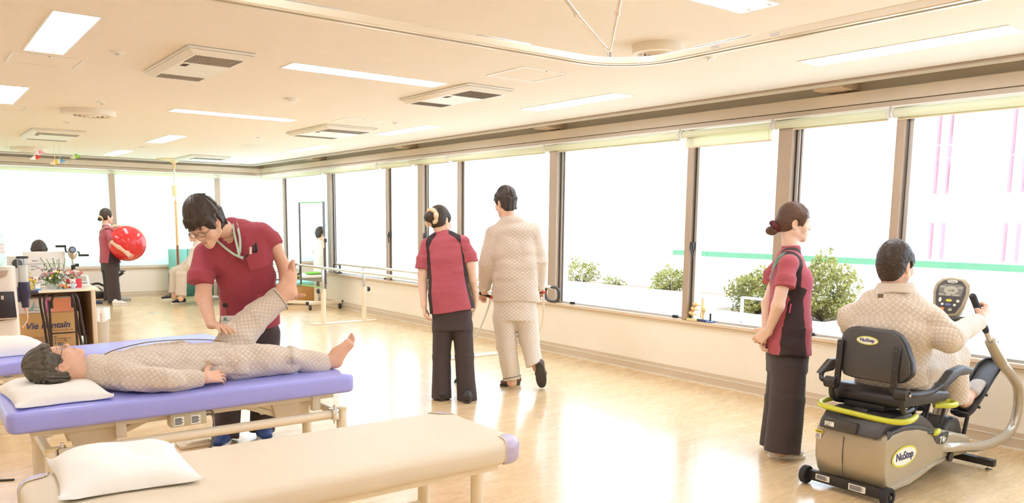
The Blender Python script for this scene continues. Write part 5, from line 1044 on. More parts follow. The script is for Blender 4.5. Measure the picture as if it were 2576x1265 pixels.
# ---------------------------------------------------------------- patient lying on the blue table
BED_Z = 0.55
def patient_lying():
    Z = V3(0, 0, 1); X = V3(1, 0, 0); Y = V3(0, 1, 0); mid = 4.70; base = V3(1.2, mid, BED_Z); Q = lambda u, v, y: ony(u, v, y)
    t = thing('person', 'man in beige checked pyjamas and glasses lying on the blue treatment table', 'person', base, 'patients in beige checked pyjamas')
    hd = Head(Q(147, 915, mid)+V3(-.005, 0, .0), Z*.975+X*.20, -X*.98+Z*.19, .96); nb = V3(.80, mid, .655)
    sN, sF = V3(.90, 4.515, .640), V3(.90, 4.89, .650); elN, wrN = V3(1.06, 4.425, .615), Q(514, 951, 4.44); aN = [sN, elN, wrN]; aF = [sF, V3(1.13, 4.93, .61), V3(1.34, 4.88, .70)]
    rings = [(V3(1.52, 4.69, .640), .185, .090), (V3(1.40, 4.69, .655), .18, .100), (V3(1.22, mid, .660), .19, .108), (V3(1.02, mid, .660), .20, .108), (V3(.90, mid, .652), .19, .092), (V3(.83, mid, .650), .12, .075), (V3(.775, mid, .655), .066, .068)]
    hN, hF = V3(1.50, 4.60, .64), V3(1.49, 4.80, .655); kN, nN = V3(1.80, 4.575, .645), Q(822, 912, 4.59)
    kF, nF = Q(640, 800, 4.82), Q(718, 742, 4.80)
    ft = Q(872, 873, 4.585); he = Q(846, 918, 4.585)
    def bare(heel, toes, ankle, lat, sole_n, s=1.0):
        """a bare foot: heel, instep, ball, five toes"""
        d = nrm(toes-heel); lat = nrm(lat); o = [Ell(heel+d*.012, (.032*s,)*3, k=.02), Cone(heel+d*.02-sole_n*.01, heel+d*.155-sole_n*.002, .030*s, .020*s, W=lat, wa=.030*s, wb=.042*s, k=.03), Cone(heel+d*.06-sole_n*.03, ankle, .036*s, .036*s, k=.04), Cone(heel+d*.07-sole_n*.035, heel+d*.15-sole_n*.008, .028*s, .018*s, W=lat, wa=.030*s, wb=.036*s, k=.03)]
        for i, (a, r, L) in enumerate(((.028, .0125, .062), (.011, .0090, .060), (-.005, .0085, .054), (-.020, .0080, .046), (-.033, .0078, .036))): b = heel+d*.160+lat*a*s-sole_n*.004; o.append(Cone(b, b+d*L*s*.8-sole_n*.004, r*s*.95, r*s, k=.005))
        return o
    dF = nrm(Q(735, 662, 4.80)-Q(737, 735, 4.80)); heelF = Q(737, 738, 4.80); Y0 = 4.80; fq = lambda u, v, y=0.0: ony(u, v, Y0)+Y*y
    footF = [Ell(fq(731, 736), (.038, .036, .036), k=.02), Cone(fq(731, 732), fq(734, 690, .01), .036, .033, W=Y, wa=.034, wb=.044, k=.02), Cone(fq(712, 728), fq(727, 698, .005), .042, .034, W=Y, wa=.036, wb=.040, k=.03), Cone(fq(700, 748), fq(716, 728), .044, .040, k=.03)]
    for i, (y_, r_, v_) in enumerate(((-.024, .0135, 657), (-.004, .0105, 659), (.013, .0098, 663), (.028, .0092, 668), (.042, .0086, 674))): footF.append(Cone(fq(735, 686, y_), fq(733.5, v_, y_), r_*.95, r_, k=.006))
    dN = nrm(ft-he); footN = bare(he-X*.005+Z*.006, he+dN*.24+V3(0, -.03, 0), nN+V3(.03, 0, .02), Y-X*.0+Z*.1, nrm(X*.75-Z*.55-Y*.25))
    handN = hand_prims(wrN, nrm(Q(570, 944, 4.47)-wrN)+Y*.10, -Z*.7+Y*.75, Z*.75+Y*.55, 1.0, (.28, .32, .36, .42), spread=.13, thumb=(.9, .1))
    core = torso([(r[0], r[1]*.82, r[2]*.84) for r in rings[:-1]]+[(nb, .06, .06)], Y) + limb([hN, kN, nN], [.08, .055, .042]) + limb([hF, kF, nF], [.08, .055, .042])
    build_body(t, [(core, .011), (limb(aN, [.05, .043, .029])+limb(aF, [.05, .043, .029]), .007), (hd.prims()+[Cone(hd.p(0, -.030, -.035), nb, .056, .062, k=.03)], .0030), (handN+[Cone(wrN-nrm(wrN-elN)*.05, wrN, .033, .028)], .0030), (footF+[Cone(nF-nrm(nF-kF)*.05, nF+nrm(nF-kF)*.02, .044, .040)], .0036), (footN+[Cone(nN-X*.05, nN+X*.02, .044, .042)], .0036)], S(224, 178, 150)[:3], hd)
    hr = hd.hair('shaggy', 60, 9, .022, side=.05, nape=-.06, thick=.011, vol=.018, burn=.8); blob(t, 'hair', hr, .0036, M_hairg, hd.strands(.005, 26))
    glasses(t, hd)
    top = torso(rings, Y, k=.03) + [Cone(V3(.80, mid, .655), sN, .066, .066, k=.05), Cone(V3(.80, mid, .655), sF, .066, .066, k=.05)] + limb([sN, elN, wrN-nrm(wrN-elN)*.015], [.080, .068, .050], k=.014, tag=1, e_end=.004) + limb([sF, aF[1], aF[2]], [.080, .070, .047], k=.03, tag=1, e_end=.004) + ring_collar(V3(.800, mid, .655), -X+Z*.1, Y, .070, .070, .045) + [Half(V3(1, 1, BED_Z+.002), -Z)]
    garment(t, 'pyjama_jacket', top, .0055, M_paj, folds(.017, (8, 14, 10), .75, 4.0))
    ribbon(t, 'front_band', [V3(.83, mid+.02, .738), V3(.90, mid+.03, .760), V3(1.05, mid+.04, .783), V3(1.22, mid+.04, .784), V3(1.38, mid+.04, .772), V3(1.50, mid+.03, .748)], .012, M_pipe, [Z]*6, th=.002)
    MB().obox(V3(1.37, 4.61, .737), (.055, .055, .004), (X, nrm(Y+Z*.5), nrm(Z-Y*.5))).build('pocket', M_paj, t, bevel=.004)
    pants = torso([(V3(1.58, 4.69, .635), .16, .085), (V3(1.45, 4.69, .645), .175, .095), (V3(1.34, 4.69, .65), .17, .09)], Y, flat0=False) + limb([hN, V3(1.66, 4.585, .645), kN, nN-X*.01], [.105, .098, .078, .062], k=.03, e_end=.004) + limb([hF, (hF+kF)/2, kF, nF-nrm(nF-kF)*.03], [.110, .105, .090, .076], k=.03, e_end=.004) + [Half(V3(1, 1, BED_Z+.002), -Z)]
    garment(t, 'pyjama_trousers', pants, .0055, M_paj, folds(.016, (10, 9, 9), .7, 8.0))
    a = nF-nrm(nF-kF)*.045; u, w, ax = frame(nF-kF); MB().tube([a+(u*math.cos(q)+w*math.sin(q))*.0775 for q in np.linspace(0, 2*PI, 28, endpoint=False)], .0022, 6, closed=True).build('cuff_piping', M_pipe, t)
patient_lying()

# ---------------------------------------------------------------- people at the far end
def woman_ball():
    D = 13.73; Rt, F, Z = view_axes(275); fw = nrm(Rt*.93+F*.36); sd = nrm(np.cross(fw, Z)); P = lambda u, v, d=0.0: at(u, v, D+d); base = onz(290, 765, 0)
    t = thing('person', 'small distant woman in wine red tunic carrying a red exercise ball', 'person', base, 'hospital staff in wine red tunics')
    hd = Head(P(268, 545), fw+F*.2, Z, .98, True); nb = P(266, 570); sR, sL = P(273, 585, -.17), P(262, 583, .17); aR = [sR, P(283, 608, -.25), P(300, 622, -.28), P(314, 633, -.26)]; aL = [sL, P(276, 575, .24), P(290, 570, .26), P(305, 569, .2)]
    core = torso([(P(280, 665), .14, .11), (P(272, 625), .12, .09), (P(270, 598), .13, .09), (nb, .055, .052)], sd) + limb([P(280, 675, -.08), P(284, 715, -.08), P(290, 762, -.08)], [.07, .05, .04]) + limb([P(275, 675, .08), P(276, 715, .08), P(277, 758, .08)], [.07, .05, .04])
    hR = hand_prims(aR[3], Rt*.7-Z*.6, F*.9-Rt*.3, Z+Rt*.3, .95, (.25, .25, .25, .25), spread=.3)
    build_body(t, [(core, .016), (limb(aR, [.043, .040, .036, .026])+limb(aL, [.043, .040, .036, .026]), .010), (hd.prims()+[Cone(hd.p(0, -.03, -.035), nb-Z*.02, .048, .054, k=.03)], .0055), (hR, .005)], SKIN_F, hd)
    blob(t, 'hair', hd.hair('tied', 0, 3, .030, nape=-.03, thick=.012, vol=.008)+[Ell(hd.p(0, -.125, -.045), (.035, .036, .032), hd.ax, k=.01)], .006, M_hair)
    mb = MB(); c0 = hd.p(0, -.105, -.025); u, w, _ = frame(hd.p(0, -.14, -.05)-hd.p(0, -.08, 0)); mb.tube([c0+(u*math.cos(a)+w*math.sin(a))*(.036+.006*math.sin(a*7)) for a in np.linspace(0, 2*PI, 24, endpoint=False)], .016, 7, closed=True); mb.build('scrunchie', M_scrun, t)
    rings = [(P(277, 663), .19, .155), (P(275, 630), .165, .135), (P(271, 600), .165, .125), (P(268, 585), .16, .095), (P(266, 572), .065, .06)]
    top = torso(rings, sd, k=.03)+limb([sR, P(281, 600, -.22), P(284, 607, -.24)], [.058, .062, .066], k=.03, tag=1, e_end=.004)+limb([sL, P(270, 579, .2)], [.058, .062], k=.03, tag=1)+[Ell(P(285, 598, 0), .07, k=.05)]+[Half(P(277, 661), -Z)]
    up = nrm(rings[3][0]-rings[0][0]); garment(t, 'tunic', top, .010, M_scrub, None, tunic_mask(rings[0][0], up, sd, [((r[0]-rings[0][0])@up, r[1], (r[0]-rings[0][0])@sd) for r in rings], .86, 1.0, top))
    MB().tube([P(291, 627, -.22)+(Rt*math.cos(a)*.022+Z*math.sin(a)*.035) for a in np.linspace(0, 2*PI, 16, endpoint=False)], .006, 6, closed=True).build('scissor_loop', mat('pink plastic', S(236, 90, 130), .4), t)
    ribbon(t, 'lanyard', [P(252, 592, 0), P(256, 578, -.1), P(264, 570, -.12), P(272, 570, -.08)], .012, M_strapw, [-fw, sd-fw, sd, sd])
    pants = torso([(P(278, 680), .165, .135), (P(277, 660), .165, .135), (P(276, 645), .15, .12)], sd)+limb([P(281, 680, -.08), P(284, 715, -.08), P(289, 761, -.08)], [.108, .100, .108], k=.02, e_end=.004)+limb([P(273, 680, .08), P(276, 715, .08), P(277, 755, .08)], [.105, .095, .10], k=.02, e_end=.004)
    garment(t, 'trousers', pants, .012, M_trouser)
    for u_, v_, d_ in ((277, 769, -.06), (262, 763, .1)): h = onz(u_+6, v_, 0); shoe(t, h, h+nrm([fw[0], fw[1], 0])*.25, M_sneak, M_soleW, vox=.010)
    b = thing('exercise_ball', 'large glossy red exercise ball in the arms of the distant woman', 'ball', at(320, 612, D), None)
    mb = MB(); mb.sphere(at(320, 612, D), .305, 40, 24); mb.build('shell', mat('red vinyl ball', S(214, 42, 46), .22, var=.03, coat=.3), b); ax = nrm(Rt+F*.4+Z*.5); u, w, _ = frame(ax)
    for off in (-.10, 0, .10): r = math.sqrt(.305**2-off**2); MB().tube([at(320, 612, D)+ax*off+(u*math.cos(a)+w*math.sin(a))*r for a in np.linspace(0, 2*PI, 48, endpoint=False)], .0018, 5, closed=True).build('ridge', MATS['red vinyl ball'], b)
woman_ball()
def patient_seated():
    D = 13.95; Rt, F, Z = view_axes(480); fw = nrm(-Rt*.90-F*.42); sd = nrm(np.cross(fw, Z)); P = lambda u, v, d=0.0: at(u, v, D+d); base = onz(455, 760, 0)
    t = thing('person', 'patient in beige pyjamas and dark slip-ons sitting on the far bench', 'person', base, 'patients in beige checked pyjamas')
    hd = Head(P(490, 590), fw, Z, 1.0); nb = P(497, 612, .02); sF, sN = P(487, 628, -.19), P(505, 628, .19)
    a1 = [P(488, 632, -.2), P(478, 668, -.30), P(452, 682, -.33)]; a2 = [P(496, 632, .2), P(470, 665, .12), P(438, 680, -.02)]
    core = torso([(P(520, 700), .15, .11), (P(512, 660), .14, .10), (P(500, 628), .16, .095), (nb, .06, .06)], sd)+limb([P(515, 700, -.12), P(458, 690, -.3), P(455, 752, -.3)], [.08, .055, .045])+limb([P(510, 696, .1), P(440, 684, -.08), P(438, 748, -.1)], [.08, .055, .045])
    h1 = hand_prims(a1[2], -Z*.8-Rt*.3, F*.3-Z*.3+Rt, -F, 1.0, (.3,)*4); h2 = hand_prims(a2[2], -Z*.8-Rt*.3, Rt, -F, 1.0, (.3,)*4)
    build_body(t, [(core, .016), (limb(a1, [.05, .042, .028])+limb(a2, [.05, .042, .028]), .010), (hd.prims()+[Cone(hd.p(0, -.03, -.03), nb, .056, .06, k=.03)], .006), (h1, .006), (h2, .006)], SKIN, hd)
    blob(t, 'hair', hd.hair('short', 40, 6, .035, nape=-.06, thick=.014, vol=.010), .006, M_hair); glasses(t, hd)
    top = torso([(P(516, 706), .20, .16), (P(511, 665), .19, .15), (P(501, 632), .185, .12), (P(498, 618), .10, .08)], sd)+limb(a1, [.075, .068, .05], k=.03, tag=1, e_end=.004)+limb(a2, [.075, .068, .05], k=.03, tag=1, e_end=.004)
    garment(t, 'pyjama_jacket', top, .011, M_paj, folds(.010, (7, 7, 9)))
    pants = torso([(P(522, 702), .18, .13), (P(506, 698), .18, .13)], sd)+limb([P(515, 700, -.12), P(458, 690, -.3), P(455, 743, -.3)], [.10, .092, .088], k=.03, e_end=.004)+limb([P(510, 696, .1), P(440, 684, -.08), P(438, 737, -.1)], [.10, .090, .085], k=.03, e_end=.004)
    garment(t, 'pyjama_trousers', pants, .010, M_paj, folds(.008, (7, 7, 6)))
    for u_, v_, q in ((468, 762, 0), (440, 752, 0)): h = onz(u_, v_, 0); shoe(t, h, h+nrm([fw[0], fw[1], 0])*.26-F*.03, M_knit, M_soleW, vox=.009)
patient_seated()
def man_behind():
    D = 10.9; Rt, F, Z = view_axes(100); P = lambda u, v, d=0.0: at(u, v, D+d); base = onz(100, 820, 0)
    t = thing('person', 'person sitting behind the white monitor, only dark hair showing', 'person', V3(base[0], base[1], 0))
    hd = Head(P(99, 636), -F*.9-Z*.3, Z-F*.1, 1.0); nb = P(99, 668); b0 = P(99, 760); b0[2] = .5
    core = torso([(b0, .15, .11), (P(99, 690), .16, .10), (nb, .06, .06)], Rt) + limb([b0-Rt*.1, b0-Rt*.12-F*.40, b0-Rt*.12-F*.40-V3(0, 0, .46)], [.08, .06, .045]) + limb([b0+Rt*.1, b0+Rt*.12-F*.40, b0+Rt*.12-F*.40-V3(0, 0, .46)], [.08, .06, .045])
    build_body(t, [(core, .018), (hd.prims()+[Cone(hd.p(0, -.03, -.03), nb, .056, .06, k=.03)], .006)], SKIN, hd)
    blob(t, 'hair', hd.hair('shaggy', 50, 12, .045, side=.03, nape=-.06, thick=.022, vol=.020), .006, M_hair, hd.strands(.005, 20))
    garment(t, 'tunic', torso([(b0, .20, .15), (P(99, 700), .2, .13), (P(99, 682), .12, .08)], Rt), .014, M_scrub)
    garment(t, 'trousers', torso([(b0-Z*.03, .18, .14), (b0+Z*.05, .18, .13)], Rt) + limb([b0-Rt*.1, b0-Rt*.12-F*.40, b0-Rt*.12-F*.40-Z*.42], [.095, .08, .07]) + limb([b0+Rt*.1, b0+Rt*.12-F*.40, b0+Rt*.12-F*.40-Z*.42], [.095, .08, .07]), .014, M_trouser)
    c = V3(b0[0], b0[1], 0); q = thing('office_stool', 'dark stool under the person behind the monitor', 'stool', c); MB().lathe([(0, .35), (.19, .35), (.20, .37), (.19, .40), (0, .405)], c, n=28).build('seat', M_black, q); MB().lathe([(.025, .06), (.025, .35)], c, n=12).build('column', M_gun, q)
    for k in range(5): a = 2*PI*k/5; e = c+V3(.24*math.cos(a), .24*math.sin(a), .055); MB().bar(c+Z*.075, e, .03, .025).build('leg', M_gun, q); MB().sphere(e-Z*.03, .025, 10, 8).build('caster', M_rubber, q)
man_behind()
# ================================================================ treatment tables and pillows
M_blue_v = mat('periwinkle vinyl', S(164, 166, 240), 0.36, var=0.03, bump=0.08, bscale=300, coat=0.15); M_cream_v = mat('cream vinyl', S(226, 212, 188), 0.5, var=0.02, bump=0.06, bscale=300); M_lilac = mat('lilac vinyl', S(188, 176, 202), 0.36, var=0.03, coat=0.15)
M_label = mat('white label', S(246, 244, 238), 0.5, var=0.01); M_yel = mat('yellow label', S(246, 220, 50), 0.5, var=0.02); M_pinkl = mat('pink label', S(240, 196, 200), 0.5, var=0.02); M_ink = mat('label ink', S(70, 70, 76), 0.6); M_box = mat('olive grey control box', S(196, 186, 158), 0.4, metal=0.2, var=0.03)
def cushion(x0, x1, y0, y1, z0, z1, rc=0.05, re=0.022, n=8):
    """upholstered slab: rounded corners, soft edges"""
    ring = []; 
    for cx, cy, a0 in ((x1-rc, y1-rc, 0), (x0+rc, y1-rc, PI/2), (x0+rc, y0+rc, PI), (x1-rc, y0+rc, 1.5*PI)):
        for k in range(n+1): a = a0+PI/2*k/n; ring.append((cx, cy, math.cos(a), math.sin(a)))
    prof = [(-re*1.0, z0)]+[(-re+re*math.sin(a), z0+re-re*math.cos(a)) for a in np.linspace(0.2, PI/2, 4)]+[(-re+re*math.cos(a), z1-re+re*math.sin(a)) for a in np.linspace(0, PI/2, 5)]+[(-re-0.05, z1+0.003), (-re-0.16, z1+0.005)]
    mb = MB(); m = len(ring); vs = []
    for o, z in prof:
        for cx, cy, dx, dy in ring:
            rr = rc+o
            if rr >= 0: vs.append((cx+dx*rr, cy+dy*rr, z))
            else: vs.append((cx+rr*np.sign(dx if abs(dx) > 1e-6 else cx-(x0+x1)/2)*1.0*(1 if abs(dx) > 1e-6 else 1), cy+rr*np.sign(dy if abs(dy) > 1e-6 else cy-(y0+y1)/2), z))
    fs = [(i*m+k, i*m+(k+1) % m, (i+1)*m+(k+1) % m, (i+1)*m+k) for i in range(len(prof)-1) for k in range(m)]+[tuple(range(m-1, -1, -1)), tuple((len(prof)-1)*m+k for k in range(m))]
    return mb.add(vs, fs)
def label_plate(parent, c, ux, uy, w, h, m, lines=3, name='label'):
    ux, uy = nrm(ux), nrm(uy); n_ = np.cross(ux, uy); c = np.asarray(c, float); o = MB().obox(c, (w/2, h/2, .0008), (ux, uy, n_)).build(name, m, parent, smooth=0)
    for k in range(lines):
        L = w*(.40 if k % 2 else .34); MB().obox(c+uy*h*(.32-.64*k/max(1, lines-1) if lines > 1 else 0)-ux*(w*.43-L), (L, h*.055, .0003), (ux, uy, n_)).obox if False else MB().obox(c+uy*h*(.30-.60*k/max(1, lines-1) if lines > 1 else 0)-ux*(w*.43-L)+n_*.001, (L, h*.05, .0004), (ux, uy, n_)).build('print_line', M_ink, o, smooth=0)
    return o
X_, Y_, Z_ = V3(1, 0, 0), V3(0, 1, 0), V3(0, 0, 1)
# -- the blue height-adjustable table
x0, x1, y0, y1 = .335, 2.125, 4.335, 4.965
t = thing('treatment_table', 'blue vinyl height-adjustable treatment table with a man lying on it', 'treatment table', (1.2, 4.65, 0), 'treatment tables')
cushion(x0, x1, y0, y1, .445, .55).build('cushion', M_blue_v, t, smooth=60)
MB().box(x0+.10, x1-.10, y0+.10, y1-.10, .405, .447).build('top_frame', M_cream, t, bevel=.004)
for x in (.515, 2.05):
    for y in (y0+.05, y1-.05):
        l_ = MB().lathe([(.030, .012), (.030, .335)], (x, y, 0), n=20).build('leg', M_cream, t); MB().lathe([(.031, .333), (.031, .345), (.026, .350), (0, .350)], (x, y, 0), n=20).build('cap', mat('cap yellowed', S(232, 210, 160), .4), l_); MB().lathe([(.034, 0), (.034, .010), (.022, .016)], (x, y, 0), n=16).build('foot', M_rubber, l_)
    MB().cyl((x, y0+.05, .30), (x, y1-.05, .30), .022, n=14).build('end_rail', M_cream, t)
for y in (y0+.05, y1-.05):
    MB().cyl((.54, y, .315), (2.02, y, .315), .027, n=18).build('side_rail', M_cream, t)
    for x in (.56, 2.0): MB().box(x-.02, x+.02, y-.036, y+.036, .283, .347).build('clamp', M_chrome, t, bevel=.004); MB().cyl((x, y-.01, .34), (x, y-.01, .372), .008, n=10).cyl((x, y-.01, .26), (x, y-.01, .29), .006, n=8).build('bolt', M_chrome, t)
yb_ = y0+.16
for xa in (.72, 1.78):
    s_ = 1 if xa < 1.2 else -1
    MB().prism([(xa-.13, yb_, .44), (xa+.13, yb_, .44), (xa+.10, yb_, .27), (xa-.08, yb_, .27)], (0, .03, 0)).build('lift_plate', M_cream, t, bevel=.003); MB().prism([(xa-.13, y1-.18, .44), (xa+.13, y1-.18, .44), (xa+.10, y1-.18, .27), (xa-.08, y1-.18, .27)], (0, .03, 0)).build('lift_plate', M_cream, t, bevel=.003)
    MB().bar((xa+s_*.02, yb_+.05, .30), (xa+s_*.32, yb_+.05, .42), .03, .05, (0, 1, 0)).build('scissor_arm', M_cream, t, bevel=.003)
for x in (.84, 1.91): MB().box(x-.025, x+.025, y0+.088, y0+.13, .34, .442).build('upright', M_cream, t, bevel=.003)
MB().box(.6, 1.95, y0+.30, y0+.34, .36, .40).build('cross_beam', M_cream, t, bevel=.003)
cbx = MB().box(1.068, 1.252, y0+.03, y0+.11, .372, .443).build('control_box', M_box, t, bevel=.003)
yf_ = y0+.029
for xc in (1.11, 1.195): label_plate(cbx, (xc, yf_, .402), X_, Z_, .05, .048, M_label, 5)
for k, z in enumerate((.43, .408)): MB().tube(spl([(1.252, y0+.07, z), (1.285, y0+.06, z+.002), (1.297, y0+.06, z-.03), (1.297, y0+.07, .33-.05*k), (1.28-.02*k, y0+.1, .16), (1.23, y0+.14, .02)], 6), .0055, 8).build('cable', mat('grey cable', S(120, 112, 104), .5), cbx)
for x, w, m, n_ in ((.60, .062, M_label, 2), (.672, .038, M_label, 4), (.722, .038, M_pinkl, 2), (.79, .062, M_yel, 1), (.852, .038, M_label, 4)): label_plate(t, (x, y0+.022, .318), X_, Z_, w, .034, m, n_)
wall_text('lettering', '警告', M_ink, t, (.583, y0+.0205, .324), X_, Z_, .012); wall_text('lettering', '【特定備品】', M_ink, t, (.762, y0+.0205, .316), X_, Z_, .0105)
MB().prism([(.572, y0+.0205, .309), (.586, y0+.0205, .309), (.579, y0+.0205, .322)], (0, -.0008, 0)).build('warning_mark', mat('amber triangle', S(240, 170, 40), .5), t, smooth=0)
# -- the cream table in front
x0, x1, y0, y1 = .265, 2.085, 2.62, 3.275
t = thing('treatment_table', 'cream vinyl treatment table with lilac corners in the foreground', 'treatment table', (1.2, 2.95, 0), 'treatment tables')
cushion(x0, x1, y0, y1, .448, .55, rc=.09, re=.035).build('cushion', M_cream_v, t, smooth=60)
def corner_patch(sx, sy):
    rc, re = .092, .037; cx = x1-rc+.002 if sx > 0 else x0+rc-.002; cy = y1-rc+.002 if sy > 0 else y0+rc-.002; ang = {(1, 1): 0, (-1, 1): PI/2, (-1, -1): PI, (1, -1): 1.5*PI}[(sx, sy)]
    prof = [(-re, .447), (-re*.3, .4495), (0, .47), (0, .516)]+[(-re+re*math.cos(a), .516+.0365*math.sin(a)) for a in np.linspace(0.2, PI/2, 5)]+[(-re-.02, .5545), (-re-.045, .5555)]
    def F(a, b):
        i = b*(len(prof)-1); j = min(int(i), len(prof)-2); f = i-j; o = prof[j][0]*(1-f)+prof[j+1][0]*f; z = prof[j][1]*(1-f)+prof[j+1][1]*f
        th = ang-.30*(1-.6*b)+(PI/2+.60*(1-.6*b))*a; return (cx+math.cos(th)*(rc+o+.0018), cy+math.sin(th)*(rc+o+.0018), z+.001)
    o = MB().grid(F, 20, 24).build('corner_patch', M_lilac, t, smooth=80)
    MB().tube([F(0, b) for b in np.linspace(0, 1, 20)]+[F(a, 1) for a in np.linspace(.05, 1, 16)]+[F(1, b) for b in np.linspace(.95, 0, 20)], .0028, 6).build('piping', M_cream_v, o)
for sx, sy in ((1, 1), (1, -1), (-1, 1), (-1, -1)): corner_patch(sx, sy)
MB().box(x0+.08, x1-.10, y0+.07, y1-.07, .41, .45).build('top_frame', M_cream, t, bevel=.004)
for x in (x0+.14, x1-.185):
    for y in (y0+.11, y1-.10): MB().lathe([(.028, .012), (.028, .42)], (x, y, 0), n=20).build('leg', M_cream, t); MB().lathe([(.031, 0), (.031, .012)], (x, y, 0), n=16).build('foot', M_rubber, t)
for y in (y0+.11, y1-.10): MB().cyl((x0+.14, y, .14), (x1-.185, y, .14), .018, n=12).build('side_rail', M_cream, t)
# -- the far blue table
t = thing('treatment_table', 'grey blue treatment table behind the lying man, with a pillow on it', 'treatment table', (1.25, 6.95, 0), 'treatment tables', rz=math.radians(9))
o = cushion(-.92, .92, -.27, .27, .355, .45); o.build('cushion', M_blue_v, t, smooth=60, world=False)
MB().box(-.82, .82, -.19, .19, .32, .357).build('top_frame', M_cream, t, world=False, bevel=.004)
for x in (-.75, .75):
    for y in (-.2, .2): MB().lathe([(.030, 0), (.030, .335)], (x, y, 0), n=18).build('leg', M_cream, t, world=False)
for y in (-.2, .2): MB().cyl((-.72, y, .2), (.72, y, .2), .024, n=14).build('side_rail', M_cream, t, world=False)
def pillow(label, c, ax, ay, L, W, H, seed, tilt=0.0, dent=None, m=None):
    """stuffed pillow in a cotton case: seamed edges, pulled corners, creases"""
    c = np.asarray(c, float); ax = nrm(ax); ay = nrm(ay); t = thing('pillow', label, 'pillow', c, 'white pillows on the treatment tables'); n = 48; up = nrm(np.cross(ax, ay)); up = up*(1 if up[2] > 0 else -1)
    def F(top):
        def f(a, b):
            x, y = 2*a-1, 2*b-1; q = (max(0, 1-abs(x)**3.2)*max(0, 1-abs(y)**3.2))**.55; edge = 1-.07*(1-abs(y)**2)*abs(x)**6-.0; ex = 1-.085*(1-y*y)*abs(x)**8; ey = 1-.10*(1-x*x)*abs(y)**8
            p = c+ax*x*L/2*ex+ay*y*W/2*ey; nz = float(vnoise(np.array([x*2.1+seed, y*2.1, seed]))*.10+vnoise(np.array([x*5+seed, y*4, 2.]))*.05)
            z = H*q*(1+nz) if top else -0.0
            if dent and top: z *= 1-dent[2]*math.exp(-((x-dent[0])**2+(y-dent[1])**2)/dent[3])
            fl = .012*(abs(x)**10*abs(y)**10); return p+up*(z*(1 if top else 1)+.012+.004*math.sin(7*x+seed)*(abs(y)**6)+fl*2) if top else p+up*(.0+.010*(abs(x)**8+abs(y)**8)/1.0)
        return f
    mb = MB(); mb.grid(F(True), n, n); b0 = len(mb.v); mb.grid(F(False), n, n)
    idx = [i*n for i in range(n)]+[(n-1)*n+j for j in range(1, n)]+[i*n+n-1 for i in range(n-2, -1, -1)]+[j for j in range(n-2, 0, -1)]
    mb.f += [(idx[k], idx[(k+1) % len(idx)], b0+idx[(k+1) % len(idx)], b0+idx[k]) for k in range(len(idx))]
    mb.build('case', m or M_pcase, t, smooth=60); return t
M_pcase = mat('white cotton pillowcase', S(252, 249, 243), 0.8, var=0.03, vscale=3, bump=0.10, bscale=14, stretch=(4, 1, 1))
pillow('white pillow under the lying man\'s head on the blue table', (.575, 4.66, .552), (1, .03, 0), (-.06, 1, 0), .43, .56, .085, 1.0, dent=(0.05, .05, .35, .35))
pillow('white pillow on the cream table in the foreground', (.575, 3.05, .556), (.97, -.10, 0), (.06, 1, 0), .44, .49, .088, 4.0, dent=(.25, .15, .35, .25))
pillow('white pillow on the farthest grey blue table at the left edge', (.52, 6.98, .452), (1, .16, 0), (-.16, 1, 0), .62, .42, .12, 7.0)
# loose cables under the blue table
M_cable = mat('black cable', S(48, 44, 44), .5)
t = thing('foot_switch', 'beige pedal lying on the floor under the blue table', 'pedal', onz(500, 1118, 0)); q = onz(500, 1118, 0); MB().box(q[0]-.13, q[0]+.10, q[1]-.07, q[1]+.07, 0, .022).build('base', M_cream, t, bevel=.006); MB().prism([(q[0]-.10, q[1]-.06, .022), (q[0]+.08, q[1]-.06, .022), (q[0]+.05, q[1]-.06, .045), (q[0]-.06, q[1]-.06, .04)], (0, .12, 0)).build('treadle', M_cream, t, bevel=.004)
def floor_cable(label, pts, r=.006, m=None): 
    p = [onz(u, v, r) for u, v in pts]; t = tag(MB().tube(spl(p, 8), r, 8).build('power_cable', m or M_cable), label, 'cable'); return t
floor_cable('looped black cable on the floor under the blue table, above the front pillow', [(362, 1128), (400, 1118), (425, 1116), (410, 1124), (372, 1130), (380, 1122), (418, 1118), (420, 1128), (385, 1134)])
floor_cable('thin black cable at the lower left edge by the cream table', [(-40, 1210), (0, 1208), (36, 1206)])
floor_cable('short black cable at the left edge behind the blue table', [(-30, 1046), (2, 1044), (14, 1042)])

# ================================================================ seated stepper
M_sil = mat('champagne shell', S(176, 164, 140), .34, metal=.35, var=.02, coat=.2); M_blkv = mat('black vinyl', S(38, 34, 33), .4, var=.08, bump=.1, bscale=250); M_lime = mat('lime yellow tube', S(206, 206, 60), .35, var=.03); M_tubeS = mat('silver tube paint', S(186, 176, 158), .28, metal=.5, var=.02, coat=.2); M_oval = mat('logo white', S(244, 242, 232), .4, var=.01); M_navy = mat('logo navy', S(40, 44, 92), .5, var=.02); M_lcd = mat('display panel', S(176, 174, 152), .3, var=.02)
t = thing('seated_stepper', 'grey recumbent stepper with black seat and lime yellow grab tube', 'exercise machine', (4.45, 2.27, 0)); ya, yb2 = 2.065, 2.475
side = [(4.115, .060), (4.30, .068), (4.42, .088), (4.54, .110), (4.66, .128), (4.765, .130), (4.90, .12), (5.05, .11), (5.10, .16), (5.06, .225), (4.97, .245), (4.84, .280), (4.765, .285), (4.713, .262), (4.63, .300), (4.52, .345), (4.38, .378), (4.26, .392), (4.12, .385), (4.065, .355), (4.052, .28), (4.058, .17), (4.085, .10)]
MB().prism([(x, ya, z) for x, z in side], (0, yb2-ya, 0)).build('shell', M_sil, t, smooth=40, bevel=.022, seg=3)
